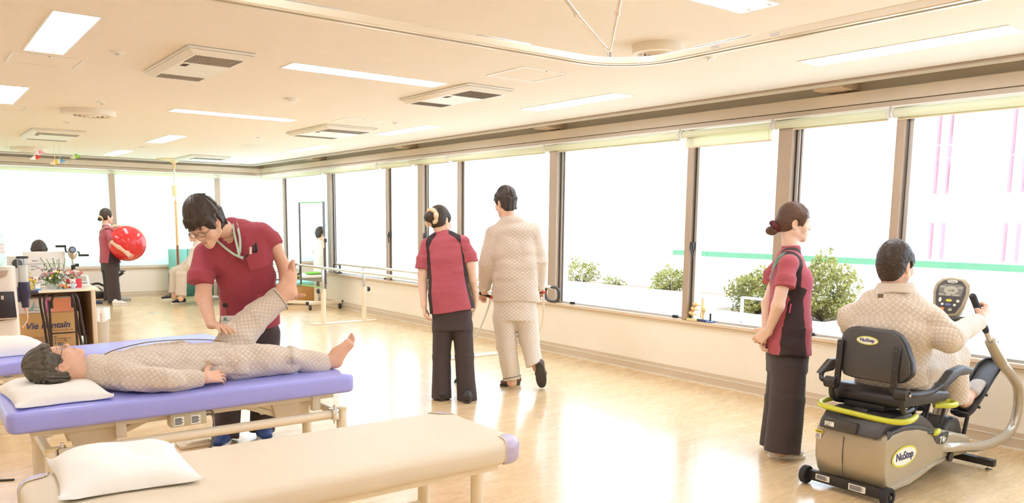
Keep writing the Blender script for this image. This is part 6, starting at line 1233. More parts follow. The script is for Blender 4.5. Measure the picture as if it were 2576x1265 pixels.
MB().prism([(x, ya-.004, z) for x, z in ((4.13, .055), (4.34, .060), (4.48, .083), (4.62, .112), (4.765, .122), (4.765, .142), (4.62, .134), (4.46, .108), (4.30, .086), (4.13, .080))], (0, yb2-ya+.008, 0)).build('skirt', M_sil, t, smooth=40, bevel=.006)
MB().prism([(x, 2.095, z) for x, z in ((4.03, .35), (4.05, .40), (4.10, .445), (4.22, .460), (4.40, .45), (4.52, .415), (4.62, .36), (4.70, .30), (4.74, .27), (4.60, .29), (4.40, .37), (4.2, .38), (4.08, .36))], (0, .35, 0)).build('top_cover', M_gun, t, smooth=40, bevel=.014, seg=3)
MB().prism([(x, ya-.003, z) for x, z in ((4.075, .345), (4.11, .392), (4.22, .402), (4.36, .392), (4.48, .366), (4.60, .318), (4.66, .285), (4.62, .285), (4.52, .33), (4.40, .36), (4.24, .375), (4.12, .368))], (0, .05, 0)).build('side_cover', M_gun, t, smooth=40, bevel=.006)
MB().prism([(x, ya-.004, z) for x, z in ((4.575, .315), (4.66, .285), (4.77, .292), (4.765, .262), (4.74, .235), (4.70, .228), (4.64, .24), (4.60, .27))], (0, .02, 0)).build('model_badge', M_gun, t, smooth=40, bevel=.003)
wall_text('lettering', 'T4r', M_oval, t, (4.652, ya-.0055, .243), X_, Z_+X_*.12, .050, shear=.15, bold=.0012)
for sx, dp, m in ((1.0, .0, M_lime), (.88, .0012, M_oval)):
    c = V3(4.262, ya-.002-dp, .233); MB().prism([c+X_*(.134*sx if sx == 1 else .122)*math.cos(a)+Z_*(.058*sx if sx == 1 else .047)*math.sin(a)+Z_*.10*.134*math.cos(a)*.2 for a in np.linspace(0, 2*PI, 40, endpoint=False)], (0, -.0016, 0)).build('logo_oval', m, t, smooth=0)
wall_text('lettering', 'NuStep', M_navy, t, (4.262, ya-.0058, .218), X_, Z_, .062, align='CENTER', bold=.0008)
# rear: lower bar with wheels, labels, seat rail block
MB().box(4.045, 4.085, 2.05, 2.50, .03, .085).build('rear_bar', M_black, t, bevel=.004)
for y in (2.035, 2.515):
    w_ = MB().lathe([(.030, -.018), (.048, -.018), (.052, -.012), (.052, .012), (.048, .018), (.030, .018), (.028, .008), (.012, .008), (.012, .014), (0, .014)], (4.055, y, .053), (0, -1 if y < 2.3 else 1, 0), 28).build('wheel', M_rubber, t); MB().lathe([(.014, .010), (.012, .020), (0, .022)], (4.055, y, .053), (0, -1 if y < 2.3 else 1, 0), 12).build('axle_cap', M_gun, w_)
label_plate(t, (4.0445, 2.405, .060), -Y_, Z_, .085, .032, M_label, 5); label_plate(t, (4.0445, 2.200, .056), -Y_, Z_, .098, .036, M_label, 5)
MB().box(4.02, 4.06, 2.215, 2.41, .352, .415).build('rail_end_block', M_gun, t, bevel=.01); label_plate(t, (4.0192, 2.37, .385), -Y_, Z_, .055, .026, M_label, 0); wall_text('lettering', 'リハビリ', M_ink, t, (4.0178, 2.393, .386), -Y_, Z_, .010); wall_text('lettering', 'H26.11', M_ink, t, (4.0178, 2.393, .374), -Y_, Z_, .011)
label_plate(t, (4.049, 2.447, .322), -Y_, Z_, .050, .016, M_yel, 0); wall_text('lettering', '【特定備品】', M_ink, t, (4.0475, 2.468, .3185), -Y_, Z_, .0075); label_plate(t, (4.050, 2.450, .295), -Y_, Z_, .036, .030, M_label, 4)
MB().tube([(4.052+.0*z, 2.30-(.01 if z < .2 else 0), z) for z in (.32, .2, .09)], .0022, 6).build('seam', M_gun, t)
MB().lathe([(.004, 0), (.004, .002), (0, .003)], (4.050, 2.31, .10), (-1, 0, 0), 10).build('screw', M_black, t)
# seat
MB().box(4.20, 4.66, 2.16, 2.40, .465, .50).build('seat_carriage', M_black, t, bevel=.006); MB().prism([(x, 2.24, z) for x, z in ((4.15, .44), (4.62, .44), (4.60, .47), (4.18, .47))], (0, .08, 0)).build('rail', M_black, t, bevel=.003)
cs = [(4.18, .500), (4.44, .492), (4.70, .478), (4.735, .505), (4.72, .545), (4.60, .560), (4.40, .572), (4.22, .590), (4.175, .560)]; so_ = MB().prism([(x, 2.055, z) for x, z in cs], (0, .43, 0)).build('seat_cushion', M_blkv, t, smooth=50, bevel=.026, seg=3); MB().tube([(x, 2.058, z-.028) for x, z in ((4.22, .585), (4.40, .566), (4.60, .554), (4.71, .535))], .003, 6).build('seam', M_gun, so_)
# backrest: plate, pad, two struts
def bp(y, z): return V3(4.135+.16*(0.66-z)*-.35, y, z)
outl = [(2.035, .655), (1.995, .70), (2.00, .76), (2.045, .86), (2.085, .905), (2.13, .922), (2.33, .924), (2.375, .912), (2.405, .88), (2.42, .78), (2.405, .70), (2.38, .648), (2.33, .640), (2.10, .640)]
ol = [bp(y, z) for y, z in outl]; pad = MB().prism(ol, (.055, 0, 0)).build('backrest', M_blkv, t, smooth=50, bevel=.016, seg=3); MB().prism([p+V3(-.006, 0, 0)+(V3(0, 2.21, .78)-V3(0, p[1], p[2]))*.05 for p in ol], (.012, 0, 0)).build('back_plate', M_gun, t, smooth=40, bevel=.006)
for y in (2.395, 2.075): s_ = MB().bar(bp(y, .60)+V3(-.018, 0, 0), bp(y, .845)+V3(-.018, 0, 0), .036, .020, (1, 0, 0)).build('back_strut', M_black, t, bevel=.007); [MB().sphere(bp(y, z)+V3(-.030, 0, 0), .006, 8, 5).build('rivet', M_gun, s_) for z in (.64, .73, .82)]
c = bp(2.248, .856)+V3(-.009, 0, 0); bx = nrm(bp(2.2, .9)-bp(2.2, .7))
for a_, b_, dp, m in ((.062, .0235, 0, M_lime), (.056, .019, .0012, M_oval)): MB().prism([c+V3(-dp, 0, 0)-Y_*a_*math.cos(q)+bx*b_*math.sin(q) for q in np.linspace(0, 2*PI, 36, endpoint=False)], (-.0016, 0, 0)).build('logo_oval', m, t, smooth=0)
wall_text('lettering', 'NuStep', M_navy, t, c+V3(-.0040, 0, 0)-bx*.0065, -Y_, bx, .0275, align='CENTER', bold=.0003)
for y, s_ in ((2.425, 1), (2.03, -1)):
    a = V3(4.125, y, .60); MB().tube(spl([a+V3(.0, 0, .02), a+V3(-.005, s_*.005, -.05), a+V3(.02, 0, -.095), a+V3(.10, -s_*.02, -.115), a+V3(.2, -s_*.04, -.115)], 5), .015, 10).build('seat_bracket', M_black, t)
    h_ = MB().cyl(a+V3(-.012, -s_*.03, .0), a+V3(-.012, s_*.035, .0), .032, n=20).build('hinge', M_black, t); MB().cyl(a+V3(-.012, s_*.035, 0), a+V3(-.012, s_*.047, 0), .010, n=8).build('bolt', M_chrome, h_)
    if s_ < 0: MB().tube(spl([a+V3(0, -.03, .0), a+V3(.06, -.045, -.005), a+V3(.18, -.06, .0), a+V3(.27, -.07, .03)], 5), .017, 10).build('arm_tube', M_black, t); pr = [a+V3(.25, -.085, .02), a+V3(.36, -.09, .10), a+V3(.50, -.09, .115), a+V3(.60, -.09, .092), a+V3(.615, -.09, .072), a+V3(.58, -.09, .056), a+V3(.45, -.09, .060), a+V3(.36, -.09, .030), a+V3(.30, -.085, -.012)]; MB().prism(pr, (0, .048, 0)).build('armrest', M_gun, t, smooth=50, bevel=.014, seg=3)
    else: MB().tube(spl([a+V3(0, .03, 0), a+V3(-.01, .065, .01), a+V3(.03, .085, .045), a+V3(.12, .08, .055)], 5), .014, 10).build('arm_tube', M_black, t); MB().prism([a+V3(-.02, .065, .035), a+V3(.10, .065, .11), a+V3(.26, .065, .10), a+V3(.26, .065, .06), a+V3(.08, .065, .05)], (0, .045, 0)).build('armrest', M_gun, t, smooth=50, bevel=.012, seg=3)
# lime grab tube round the seat
yl = spl([V3(4.30, 2.47, .485), V3(4.18, 2.50, .475), V3(4.09, 2.475, .468), V3(4.07, 2.40, .463), V3(4.085, 2.25, .453), V3(4.10, 2.10, .447), V3(4.135, 2.03, .447), V3(4.20, 2.012, .452), V3(4.29, 2.03, .458)], 6); MB().tube(yl, .0155, 12).build('grab_tube', M_lime, t)
for p, q in ((V3(4.30, 2.47, .485), V3(4.38, 2.42, .485)), (V3(4.29, 2.03, .458), V3(4.36, 2.09, .468))): MB().cyl(p, q, .011, n=8).build('tube_mount', M_black, t)
MB().tube(spl([V3(4.66, 2.11, .455), V3(4.74, 2.06, .452), V3(4.81, 2.055, .452), V3(4.85, 2.10, .452), V3(4.80, 2.16, .455)], 5), .0165, 12).build('front_grab_tube', M_lime, t)
MB().sphere((4.60, 2.055, .318), (.040, .018, .018), 14, 10, ax=(nrm((1, 0, .25)), (0, 1, 0), nrm((-.25, 0, 1)))).build('lever_knob', M_lime, t); MB().cyl((4.50, 2.075, .325), (4.57, 2.06, .320), .008, n=8).build('lever', M_black, t)
# front: mast, struts, pedals, console, arms
MB().tube(spl([V3(5.02, 2.27, .16), V3(5.12, 2.27, .40), V3(5.18, 2.27, .66), V3(5.15, 2.27, .88), V3(5.08, 2.27, .965)], 6), .036, 16).build('mast', M_tubeS, t)
MB().prism([(5.0, 2.17, .11), (5.20, 2.17, .11), (5.22, 2.17, .20), (5.16, 2.17, .30), (5.05, 2.17, .32), (4.96, 2.17, .25)], (0, .20, 0)).build('crank_housing', M_gun, t, smooth=50, bevel=.03, seg=3)
MB().box(5.17, 5.215, 1.965, 2.58, .030, .072).build('front_crossbar', M_black, t, bevel=.004)
for y in (1.995, 2.55): MB().lathe([(.022, 0), (.024, .012), (.012, .016), (.010, .03)], (5.192, y, 0), n=16).build('levelling_foot', M_chrome, t)
MB().box(4.75, 5.2, 2.22, 2.32, .045, .115).build('spine', M_black, t, bevel=.005); MB().cyl((4.80, 2.05, .14), (4.80, 2.20, .14), .030, n=16).build('pivot', M_black, t)
for x, y in ((4.74, 2.20), (4.80, 2.30), (4.86, 2.16)): MB().cyl((x, y, .27), (x+.07, y, .47), .011, n=8).build('link_rod', M_black, t)
for y, heel, toe, lk in ((2.150, ony(2416, 1022, 2.15), ony(2484, 912, 2.15), 0), (2.40, V3(5.06, 2.40, .38), V3(5.36, 2.40, .60), 1)):
    d_ = nrm(toe-heel); u_ = nrm(np.cross(d_, Y_)); u_ = u_*(1 if u_[0] < 0 else -1); hb = heel-u_*.045; L = np.linalg.norm(toe-heel)+.07; ring = [(-.03, -.045), (.02, -.062), (.12, -.066), (L-.05, -.066), (L, -.040), (L+.012, 0), (L, .040), (L-.05, .066), (.12, .066), (.02, .062), (-.03, .045), (-.04, 0)]
    p_ = MB().prism([hb+d_*a+Y_*b for a, b in ring], -u_*.014).build('pedal', M_gun, t, smooth=40, bevel=.005)
    MB().tube([hb+d_*a+Y_*b+u_*.008 for a, b in ring], .009, 8, closed=True).build('pedal_rim', M_black, p_); MB().tube(spl([hb+d_*-.02+Y_*-.055+u_*.01, hb+d_*-.035+u_*.035, hb+d_*-.02+Y_*.055+u_*.01], 6), .007, 8).build('heel_stop', M_black, p_)
    MB().cyl(hb-u_*.012+d_*.13, V3(5.16, y, .14), .012, n=10).build('pedal_rod', M_black, t)
    for k in (.06, .17): MB().cyl(hb+d_*k-Y_*.070, hb+d_*k-Y_*.082, .009, n=10).build('bolt', M_black, p_)
cc = V3(5.06, 2.245, 1.045); cn = nrm(V3(-.93, -.10, .34)); cu = nrm(V3(.34, .04, .94)); cu = nrm(cu-cn*(cu@cn)); cr = np.cross(cu, cn); cr = cr*(1 if cr[1] < 0 else -1)
def cp(a, b, d=0): return cc+cr*a+cu*b+cn*d
hous = [(-.088, -.06), (-.105, .03), (-.098, .085), (-.062, .122), (0, .132), (.062, .122), (.098, .085), (.105, .03), (.088, -.06), (.058, -.118), (0, -.128), (-.058, -.118)]
co = MB().prism([cp(a, b, -.045) for a, b in hous], cn*.058).build('console', M_sil, t, smooth=50, bevel=.012, seg=3); MB().prism([cp(a*.80, b*.84, .0125) for a, b in hous], cn*.003).build('console_face', M_gun, co, smooth=0)
MB().prism([cp(a, b, .0155) for a, b in ((-.062, .005), (.062, .005), (.070, .066), (.045, .080), (-.045, .080), (-.070, .066))], cn*.0012).build('display', mat('display surround', S(120, 116, 108), .35), co, smooth=0); MB().prism([cp(.040*math.cos(q), .042+.026*math.sin(q), .0168) for q in np.linspace(0, 2*PI, 24, endpoint=False)], cn*.0008).build('lcd', M_lcd, co, smooth=0)
wall_text('lettering', '2:18', M_ink, co, cp(-.014, .034, .0180), cr, cu, .019); 
for a, b, w in ((-.048, .062, .016), (.050, .060, .012), (-.05, .014, .014), (-.012, .012, .014), (.032, .013, .018)): MB().obox(cp(a, b, .0172), (w, .0045, .0006), (cr, cu, cn)).build('readout', M_lcd, co, smooth=0)
MB().prism([cp(.030*math.cos(q), .098+.010*math.sin(q), .0158) for q in np.linspace(0, 2*PI, 24, endpoint=False)], cn*.0012).build('logo_oval', M_oval, co, smooth=0); wall_text('lettering', 'NuStep', M_navy, co, cp(0, .0935, .0172), cr, cu, .0125, align='CENTER')
for a, b, rx, rz, m in ((0, -.022, .018, .009, M_lime), (-.050, -.020, .008, .015, M_oval), (.050, -.024, .009, .009, M_oval), (-.033, -.047, .008, .008, M_oval), (.036, -.049, .008, .008, M_oval), (0, -.048, .017, .0075, mat('blue key', S(96, 110, 168), .4)), (-.030, -.078, .0125, .0115, mat('orange key', S(240, 130, 60), .4)), (.016, -.080, .0115, .0095, M_lcd)):
    MB().prism([cp(a+rx*math.cos(q), b+rz*math.sin(q), .0155) for q in np.linspace(0, 2*PI, 20, endpoint=False)], cn*.003).build('key', m, co, smooth=0)
MB().tube(spl([cp(-.075, -.118, .01), cp(-.04, -.140, .03), cp(.03, -.142, .03), cp(.10, -.128, .0), cp(.12, -.11, -.05)], 6), .016, 10).build('console_handle', M_gun, t)
for s_, yh in ((-1, 2.05), (1, 2.50)):
    if s_ < 0: g0, g1, s0_, s1_ = ony(2446, 742, yh), ony(2481, 834, yh), ony(2491, 858, yh), ony(2518, 912, yh); lo = [s1_, ony(2548, 950, yh), ony(2562, 985, yh), ony(2556, 1050, yh), ony(2530, 1095, yh), ony(2470, 1122, yh), ony(2400, 1124, yh), V3(4.70, yh+.06, .19)]
    else:
        off = V3(0, yh-2.05, 0); g0, g1, s0_, s1_ = [ony(u, v, 2.05)+off+V3(.03, 0, -.02) for u, v in ((2446, 742), (2481, 834), (2491, 858), (2518, 912))]; lo = [s1_]+[ony(u, v, 2.05)+off+V3(.02, 0, 0) for u, v in ((2548, 950), (2562, 985), (2556, 1050), (2530, 1095), (2470, 1122), (2400, 1124))]+[V3(4.70, yh-.06, .19)]
    a_ = MB().tube(spl(lo, 7), .029, 16).build('arm_lever', M_tubeS, t); MB().cyl(s0_, s1_, .031, .035, n=18).build('adjuster_sleeve', M_sil, a_); MB().cyl(g1-(g1-g0)*.1, s0_+(s1_-s0_)*.1, .0165, n=14).build('inner_tube', M_chrome, a_)
    MB().tube([g0, g0+(g1-g0)*.03, g0+(g1-g0)*.97, g1], [.014, .019, .019, .016], 14).build('hand_grip', M_rubber, a_); k_ = (s0_+s1_)/2; MB().obox(s0_+(s1_-s0_)*.25+V3(.035, -.0, .01), (.014, .012, .022)).build('release_lever', M_gun, a_, bevel=.004)
    MB().cyl(lo[-1], V3(lo[-1][0]+.0, 2.27, lo[-1][2]), .024, n=14).build('cross_shaft', M_black, t) if s_ < 0 else None
# ================================================================ parallel bars, mirror, pole
t = thing('parallel_bars', 'cream walking parallel bars with chrome rails beside the windows', 'parallel bars', (5.05, 8.9, 0)); XA, XB, ZR = 4.735, 5.375, .80
for x, yn in ((XA, 6.40), (XB, 6.36)):
    r_ = MB().cyl((x, yn+.02, ZR), (x, 11.56, ZR), .019, n=16).build('rail', M_chrome, t)
    for y, s_ in ((11.56, 1), (yn+.02, -1)): MB().tube(spl([V3(x, y-s_*.02, ZR), V3(x, y+s_*.06, ZR+.004), V3(x, y+s_*.115, ZR-.03), V3(x, y+s_*.115, ZR-.10), V3(x, y+s_*.06, ZR-.14), V3(x, y-s_*.07, ZR-.13), V3(x, y-s_*.10, ZR-.06), V3(x, y-s_*.09, ZR-.01)], 5), .017, 10).build('end_loop', M_gun, r_)
    for y in (10.66, 7.20):
        p_ = MB().lathe([(.034, .012), (.034, .50)], (x, y, 0), n=20).build('post', M_cream, t); MB().box(x-.018, x+.018, y-.012, y+.012, .5, ZR-.02).build('slider', M_alu, p_, bevel=.003)
        for k in range(8): MB().cyl((x+.0175, y-.0, .53+.028*k), (x+.0185, y, .53+.028*k), .005, n=8).build('hole', M_black, p_)
        s_ = -1 if x < 5 else 1; MB().cyl((x+s_*.03, y, .47), (x+s_*.075, y, .47), .010, n=10).build('knob_shaft', M_alu, p_); MB().lathe([(.012, 0), (.034, .004), (.036, .02), (.030, .028), (0, .030)], (x+s_*.06, y, .47), (s_, 0, 0), 14).build('knob', M_black, p_)
        MB().cyl((x, y, ZR-.05), (x, y, ZR-.01), .008, n=8).build('rail_pin', M_alu, p_)
for y in (10.66, 7.20):
    ring = [V3(4.60+.04*(1-math.cos(a)), y+.075*math.sin(a), 0) for a in np.linspace(PI/2, -PI/2, 8)]; ring = [V3(XA-.13+.075*math.cos(a)+.0, y+.075*math.sin(a), 0) for a in np.linspace(PI/2, 1.5*PI, 9)]+[V3(XB+.13+.075*math.cos(a), y+.075*math.sin(a), 0) for a in np.linspace(-PI/2, PI/2, 9)]
    MB().prism(ring, (0, 0, .012)).build('base_plate', M_cream, t, bevel=.003)
M_mir = mat('mirror glass', (0.92, 0.95, 0.93, 1), 0.01, metal=1.0, var=0.0)
t = thing('standing_mirror', 'tall narrow mirror on a cream wheeled stand', 'mirror', (5.4, 12.5, 0)); xm = 5.37; ym0, ym1, z0, z1 = 12.02, 12.95, .375, 1.765
ax = nrm(V3(-.038, 1, 0)); nn = nrm(V3(-1, -.038, 0)); o_ = V3(xm, (ym0+ym1)/2, 0)
def mp(a, z, d=0): return o_+ax*a+Z_*z+nn*d
hw = (ym1-ym0)/2
MB().prism([mp(-hw+.03, z0+.02, .006), mp(hw-.03, z0+.02, .006), mp(hw-.03, z1-.02, .006), mp(-hw+.03, z1-.02, .006)], nn*-.01).build('mirror_panel', M_mir, t, smooth=0)
M_mfr = mat('grey mirror frame', S(112, 106, 106), .4, metal=.3)
for s_ in (-1, 1): MB().prism([mp(s_*hw, z0, -.012), mp(s_*(hw-.035), z0, -.012), mp(s_*(hw-.035), z0, .016), mp(s_*hw, z0, .016)], Z_*(z1-z0)).build('frame_side', M_mfr, t, bevel=.003)
M_mgr = mat('green mirror edge', S(150, 206, 140), .4)
for z in (z0, z1-.022): MB().prism([mp(-hw+.035, z, .014), mp(hw-.035, z, .014), mp(hw-.035, z+.022, .014), mp(-hw+.035, z+.022, .014)], nn*-.02).build('frame_edge', M_mgr, t, smooth=0)
MB().obox(mp(-hw+.018, 1.12, .02), (.02, .008, .09), (ax, nn, Z_)).build('scale_plate', M_cream, t); MB().obox(mp(-hw-.02, 1.15, 0), (.02, .016, .03), (ax, nn, Z_)).build('pivot_knob', M_black, t, bevel=.004)
for k in range(14): MB().obox(mp(-hw+.065, 1.32+.024*k, .0068), (.006, .0005, .004), (ax, nn, Z_)).build('scale_mark', M_mgr, t, smooth=0)
MB().cyl(mp(-hw-.015, .45, -.0), mp(-hw-.015, 1.15, -.0), .009, n=10).build('tilt_rod', M_mfr, t)
for y in (12.30, 12.62): MB().box(5.46, 5.50, y-.04, y+.04, .10, .55).build('upright', M_cream, t, bevel=.004)
MB().bar((4.75, 13.15, .115), (5.55, 12.42, .105), .05, .05).build('base_bar', M_cream, t, bevel=.004); MB().box(5.24, 5.86, 12.40, 12.45, .085, .135).build('cross_bar', M_cream, t, bevel=.004)
for x in (5.235, 5.855): MB().box(x-.015, x+.03 if x > 5.5 else x+.02, 12.397, 12.453, .083, .137).build('end_cap', M_black, t, bevel=.004)
for x, y in ((5.285, 12.42), (5.81, 12.42), (4.80, 13.1)): c_ = MB().cyl((x-.018, y, .026), (x+.018, y, .026), .026, n=16).build('caster', M_rubber, t); MB().box(x-.022, x+.022, y-.02, y+.02, .03, .085).build('fork', M_gun, c_, bevel=.005)
pb = V3(4.06, 15.55, 0); t = thing('support_pole', 'floor to ceiling support pole with an orange lower grip at the far end', 'pole', pb); M_wood = mat('pole wood grip', S(226, 176, 110), .45, var=.06); M_brn = mat('pole brown grip', S(150, 84, 50), .4, var=.06)
MB().lathe([(.016, 1.75), (.016, 2.40)], pb, n=14).build('upper_tube', M_white, t); MB().lathe([(.021, .95), (.021, 1.78), (.014, 1.80)], pb, n=14).build('wood_grip', M_wood, t); MB().lathe([(.023, .50), (.023, .98)], pb, n=14).build('brown_grip', M_brn, t); MB().lathe([(.021, .02), (.021, .52)], pb, n=14).build('lower_tube', M_wood, t)
MB().obox(pb+V3(-.015, -.01, 1.97), (.035, .03, .10)).build('lock_box', mat('lock box cream', S(240, 214, 164), .5), t, bevel=.01); MB().lathe([(.10, 0), (.10, .012), (.03, .02)], pb, n=24).build('floor_plate', M_wood, t)
MB().lathe([(.018, 2.36), (.026, 2.46), (.09, 2.505), (.30, 2.53), (.30, 2.54), (0, 2.54)], pb, n=36).build('ceiling_plate', mat('ceiling plate', S(238, 208, 158), .5), t)
# ================================================================ far corner: bench, platform, mats
M_teal = mat('teal mat vinyl', S(128, 196, 178), .45, var=.04); M_orange = mat('orange wood panel', S(206, 154, 92), .5, var=.08, stretch=(1, 1, 6)); M_greyf = mat('grey frame', S(168, 164, 158), .4, metal=.2)
t = thing('bench', 'white topped bench with grey frame at the far end, the patient sits on it', 'bench', (4.7, 14.35, 0))
MB().box(3.98, 5.55, 14.05, 14.75, .40, .45).build('seat', M_white, t, bevel=.012); MB().box(4.02, 5.5, 14.09, 14.71, .33, .40).build('frame', M_greyf, t, bevel=.004)
for x in (4.12, 5.4):
    for y in (14.15, 14.65): MB().box(x-.025, x+.025, y-.025, y+.025, 0, .33).build('leg', M_greyf, t, bevel=.004)
t = thing('green_cushion', 'green cushion lying on the far bench', 'cushion', (4.45, 14.2, .45)); MB().sphere((4.45, 14.22, .478), (.16, .12, .027), 20, 10).build('cover', mat('green cushion cloth', S(130, 186, 70), .8, var=.08), t)
t = thing('green_cushion', 'green cushion on the orange platform beside the mirror', 'cushion', (5.75, 14.3, .40)); MB().sphere((5.74, 14.32, .428), (.16, .12, .027), 20, 10).build('cover', MATS['green cushion cloth'], t)
t = thing('exercise_platform', 'low orange wood platform with a teal mat top behind the mirror', 'platform', (5.4, 13.95, 0)); MB().box(4.86, 5.84, 13.42, 14.02, .03, .33).build('body', M_orange, t, bevel=.004); MB().box(4.84, 5.85, 13.40, 14.04, .33, .385).build('mat_top', M_teal, t, bevel=.012); MB().box(4.95, 5.8, 13.5, 13.95, 0, .03).build('plinth', M_dark, t, smooth=0)
t = thing('hospital_bed', 'white bed with a side rail and pillow in the far corner', 'bed', (5.3, 15.2, 0)); MB().box(4.7, 5.82, 14.85, 15.7, .25, .33).build('frame', M_white, t, bevel=.006); MB().box(4.72, 5.80, 14.87, 15.68, .33, .45).build('mattress', M_pcase, t, bevel=.03, seg=3); MB().sphere((5.55, 15.1, .50), (.20, .18, .07), 20, 12).build('pillow', M_pcase, t)
for z in (.56, .66): MB().cyl((4.9, 14.83, z), (5.75, 14.83, z), .014, n=10).build('side_rail', M_white, t)
for x in (4.92, 5.3, 5.73): MB().cyl((x, 14.83, .3), (x, 14.83, .67), .010, n=8).build('rail_post', M_white, t)
for x in (4.75, 5.77):
    for y in (14.9, 15.65): MB().box(x-.025, x+.025, y-.025, y+.025, 0, .26).build('leg', M_white, t)
t = thing('folding_mat', 'teal folding mat standing against the far wall behind the seated patient', 'mat', (4.45, 15.9, 0))
for k in range(3): MB().box(3.98+.34*k, 4.31+.34*k, 15.86+.02*(k % 2), 15.93+.02*(k % 2), .45, .90).build('panel', M_teal, t, bevel=.015)
MB().box(3.98, 4.99, 15.85, 15.96, 0, .45).build('lower_panel', mat('dark teal mat', S(60, 110, 98), .6), t, bevel=.01)
t = thing('bathroom_scale', 'white scale on the floor under the far bench', 'scale', onz(523, 754, 0)); q = onz(523, 754, 0); MB().box(q[0]-.19, q[0]+.19, q[1]-.12, q[1]+.12, .015, .06).build('platform', M_white, t, bevel=.012); MB().box(q[0]-.2, q[0]+.2, q[1]-.13, q[1]+.13, 0, .015).build('base', M_greyf, t)
# things on the floor by the far wall
M_navyb = mat('navy mat', S(44, 64, 112), .7, var=.08)
q = onz(236, 763, 0); t = tag(MB().box(q[0]-.22, q[0]+.12, q[1]-.10, q[1]+.16, 0, .018).build('floor_mat', M_navyb, bevel=.004), 'small navy mat on the floor beside the desk', 'mat')
q = onz(278, 757, 0); t = thing('step_board', 'flat grey board with an orange edge behind the distant woman', 'board', q); MB().box(q[0]-.45, q[0]+.32, q[1]-.1, q[1]+.25, 0, .04).build('board', M_greyf, t, bevel=.004); MB().box(q[0]-.40, q[0]+.05, q[1]+.02, q[1]+.22, .04, .085).build('orange_layer', mat('orange foam', S(226, 120, 50), .6), t, bevel=.006)
t = thing('black_bag', 'black bag with an arched handle on the floor behind the distant woman', 'bag', V3(2.66, 15.35, .085)); MB().box(2.48, 2.80, 15.25, 15.45, .085, .20).build('body', M_black, t, bevel=.03, seg=3); MB().tube(spl([(2.44, 15.35, .22), (2.52, 15.35, .30), (2.66, 15.35, .34), (2.78, 15.35, .28)], 6), .018, 8).build('handle', M_black, t)
t = thing('cable_bundle', 'tangle of black cable on the floor beside the desk', 'cable', onz(233, 755, 0)); rg = np.random.RandomState(5); q = onz(233, 754, 0)
for k in range(4): c0 = q+V3(.05*rg.normal(), .05*rg.normal(), .10+.03*k); u_, w_, a_ = frame(rg.normal(size=3)*[1, 1, .4]+[0, 1, 0]); MB().tube([c0+(u_*math.cos(a)+w_*math.sin(a)*.8)*.105 for a in np.linspace(0, 2*PI, 24, endpoint=False)], .010, 6, closed=True).build('loop', M_cable, t)
t = thing('pulley_grip', 'black clamp sticking out behind the distant woman\'s knee', 'clamp', V3(3.05, 15.7, .0)); MB().bar((3.03, 15.7, 0), (3.03, 15.7, .38), .03, .03).build('stem', M_black, t); MB().bar((3.0, 15.7, .40), (3.15, 15.7, .50), .03, .05).build('arm', M_black, t); MB().bar((3.0, 15.7, .53), (3.18, 15.7, .52), .02, .02).build('bar', M_black, t)
q = onz(386, 787, 0); t = tag(MB().box(q[0]-.07, q[0]+.07, q[1]-.05, q[1]+.05, 0, .004).build('floor_outlet', M_alu, bevel=.002), 'small metal outlet plate set in the floor', 'outlet')
# ================================================================ desk corner at the left
M_beige = mat('beige laminate', S(238, 220, 192), .45, var=.02); M_taupe = mat('taupe panel', S(150, 128, 104), .6, var=.04); M_dbrown = mat('dark brown steel tube', S(58, 44, 40), .32, metal=.3, var=.05); M_card = mat('corrugated cardboard', S(206, 166, 112), .85, var=.04, stretch=(1, 1, 14)); M_prb = mat('printed box white', S(240, 230, 226), .6, var=.02); M_coral = mat('coral print', S(240, 158, 122), .6, var=.03); M_mag = mat('magenta print', S(204, 90, 160), .6); M_tealp = mat('teal print', S(90, 180, 178), .6)
t = thing('desk', 'beige office desk with a taupe side panel behind the folding table', 'desk', (1.3, 10.55, 0)); MB().box(.55, 1.74, 10.15, 10.85, .665, .69).build('top', M_beige, t, bevel=.004); MB().box(1.69, 1.735, 10.17, 10.83, 0, .665).build('side_panel', M_beige, t, bevel=.003); MB().box(1.685, 1.69, 10.2, 10.8, .01, .66).build('inner_face', M_taupe, t, smooth=0); MB().box(.58, 1.69, 10.78, 10.80, .05, .665).build('back_panel', M_taupe, t); MB().box(.58, .625, 10.17, 10.83, 0, .665).build('side_panel', M_beige, t)
t = thing('folding_table', 'beige folding table with dark steel legs crowded with flowers', 'table', (1.35, 9.85, 0)); MB().prism([(1.04, 9.66, .675), (1.70, 9.72, .675), (1.72, 10.12, .675), (.95, 10.12, .675), (.98, 9.70, .675)], (0, 0, .022)).build('top', M_beige, t, bevel=.006)
for y0_, nm in ((9.74, 0), (10.05, 1)):
    fr = MB().tube(spl([V3(1.215, y0_+.02, 0), V3(1.19, y0_, .30), V3(1.165, y0_, .56), V3(1.19, y0_, .65), V3(1.26, y0_, .668), V3(1.38, y0_, .668), V3(1.455, y0_, .652), V3(1.49, y0_, .56), V3(1.52, y0_, .28), V3(1.55, y0_+.02, 0)], 6), .013, 10).build('leg_frame', M_dbrown, t)
    if nm == 0: MB().tube(spl([V3(1.24, y0_+.03, .50), V3(1.245, y0_+.03, .60), V3(1.29, y0_+.03, .652), V3(1.37, y0_+.03, .655), V3(1.43, y0_+.03, .63), V3(1.435, y0_+.03, .50)], 6), .013, 10).build('brace_loop', M_dbrown, t); MB().bar((1.215, y0_+.03, .0), (1.215, y0_+.03, .585), .022, .022, (0, 1, 0)).build('leg_bar', M_dbrown, t); MB().bar((1.46, y0_+.03, .0), (1.46, y0_+.03, .5), .022, .022, (0, 1, 0)).build('leg_bar', M_dbrown, t); MB().bar((1.2, y0_+.01, .23), (1.47, y0_+.01, .23), .014, .014, (0, 1, 0)).build('cross_rod', M_dbrown, t)
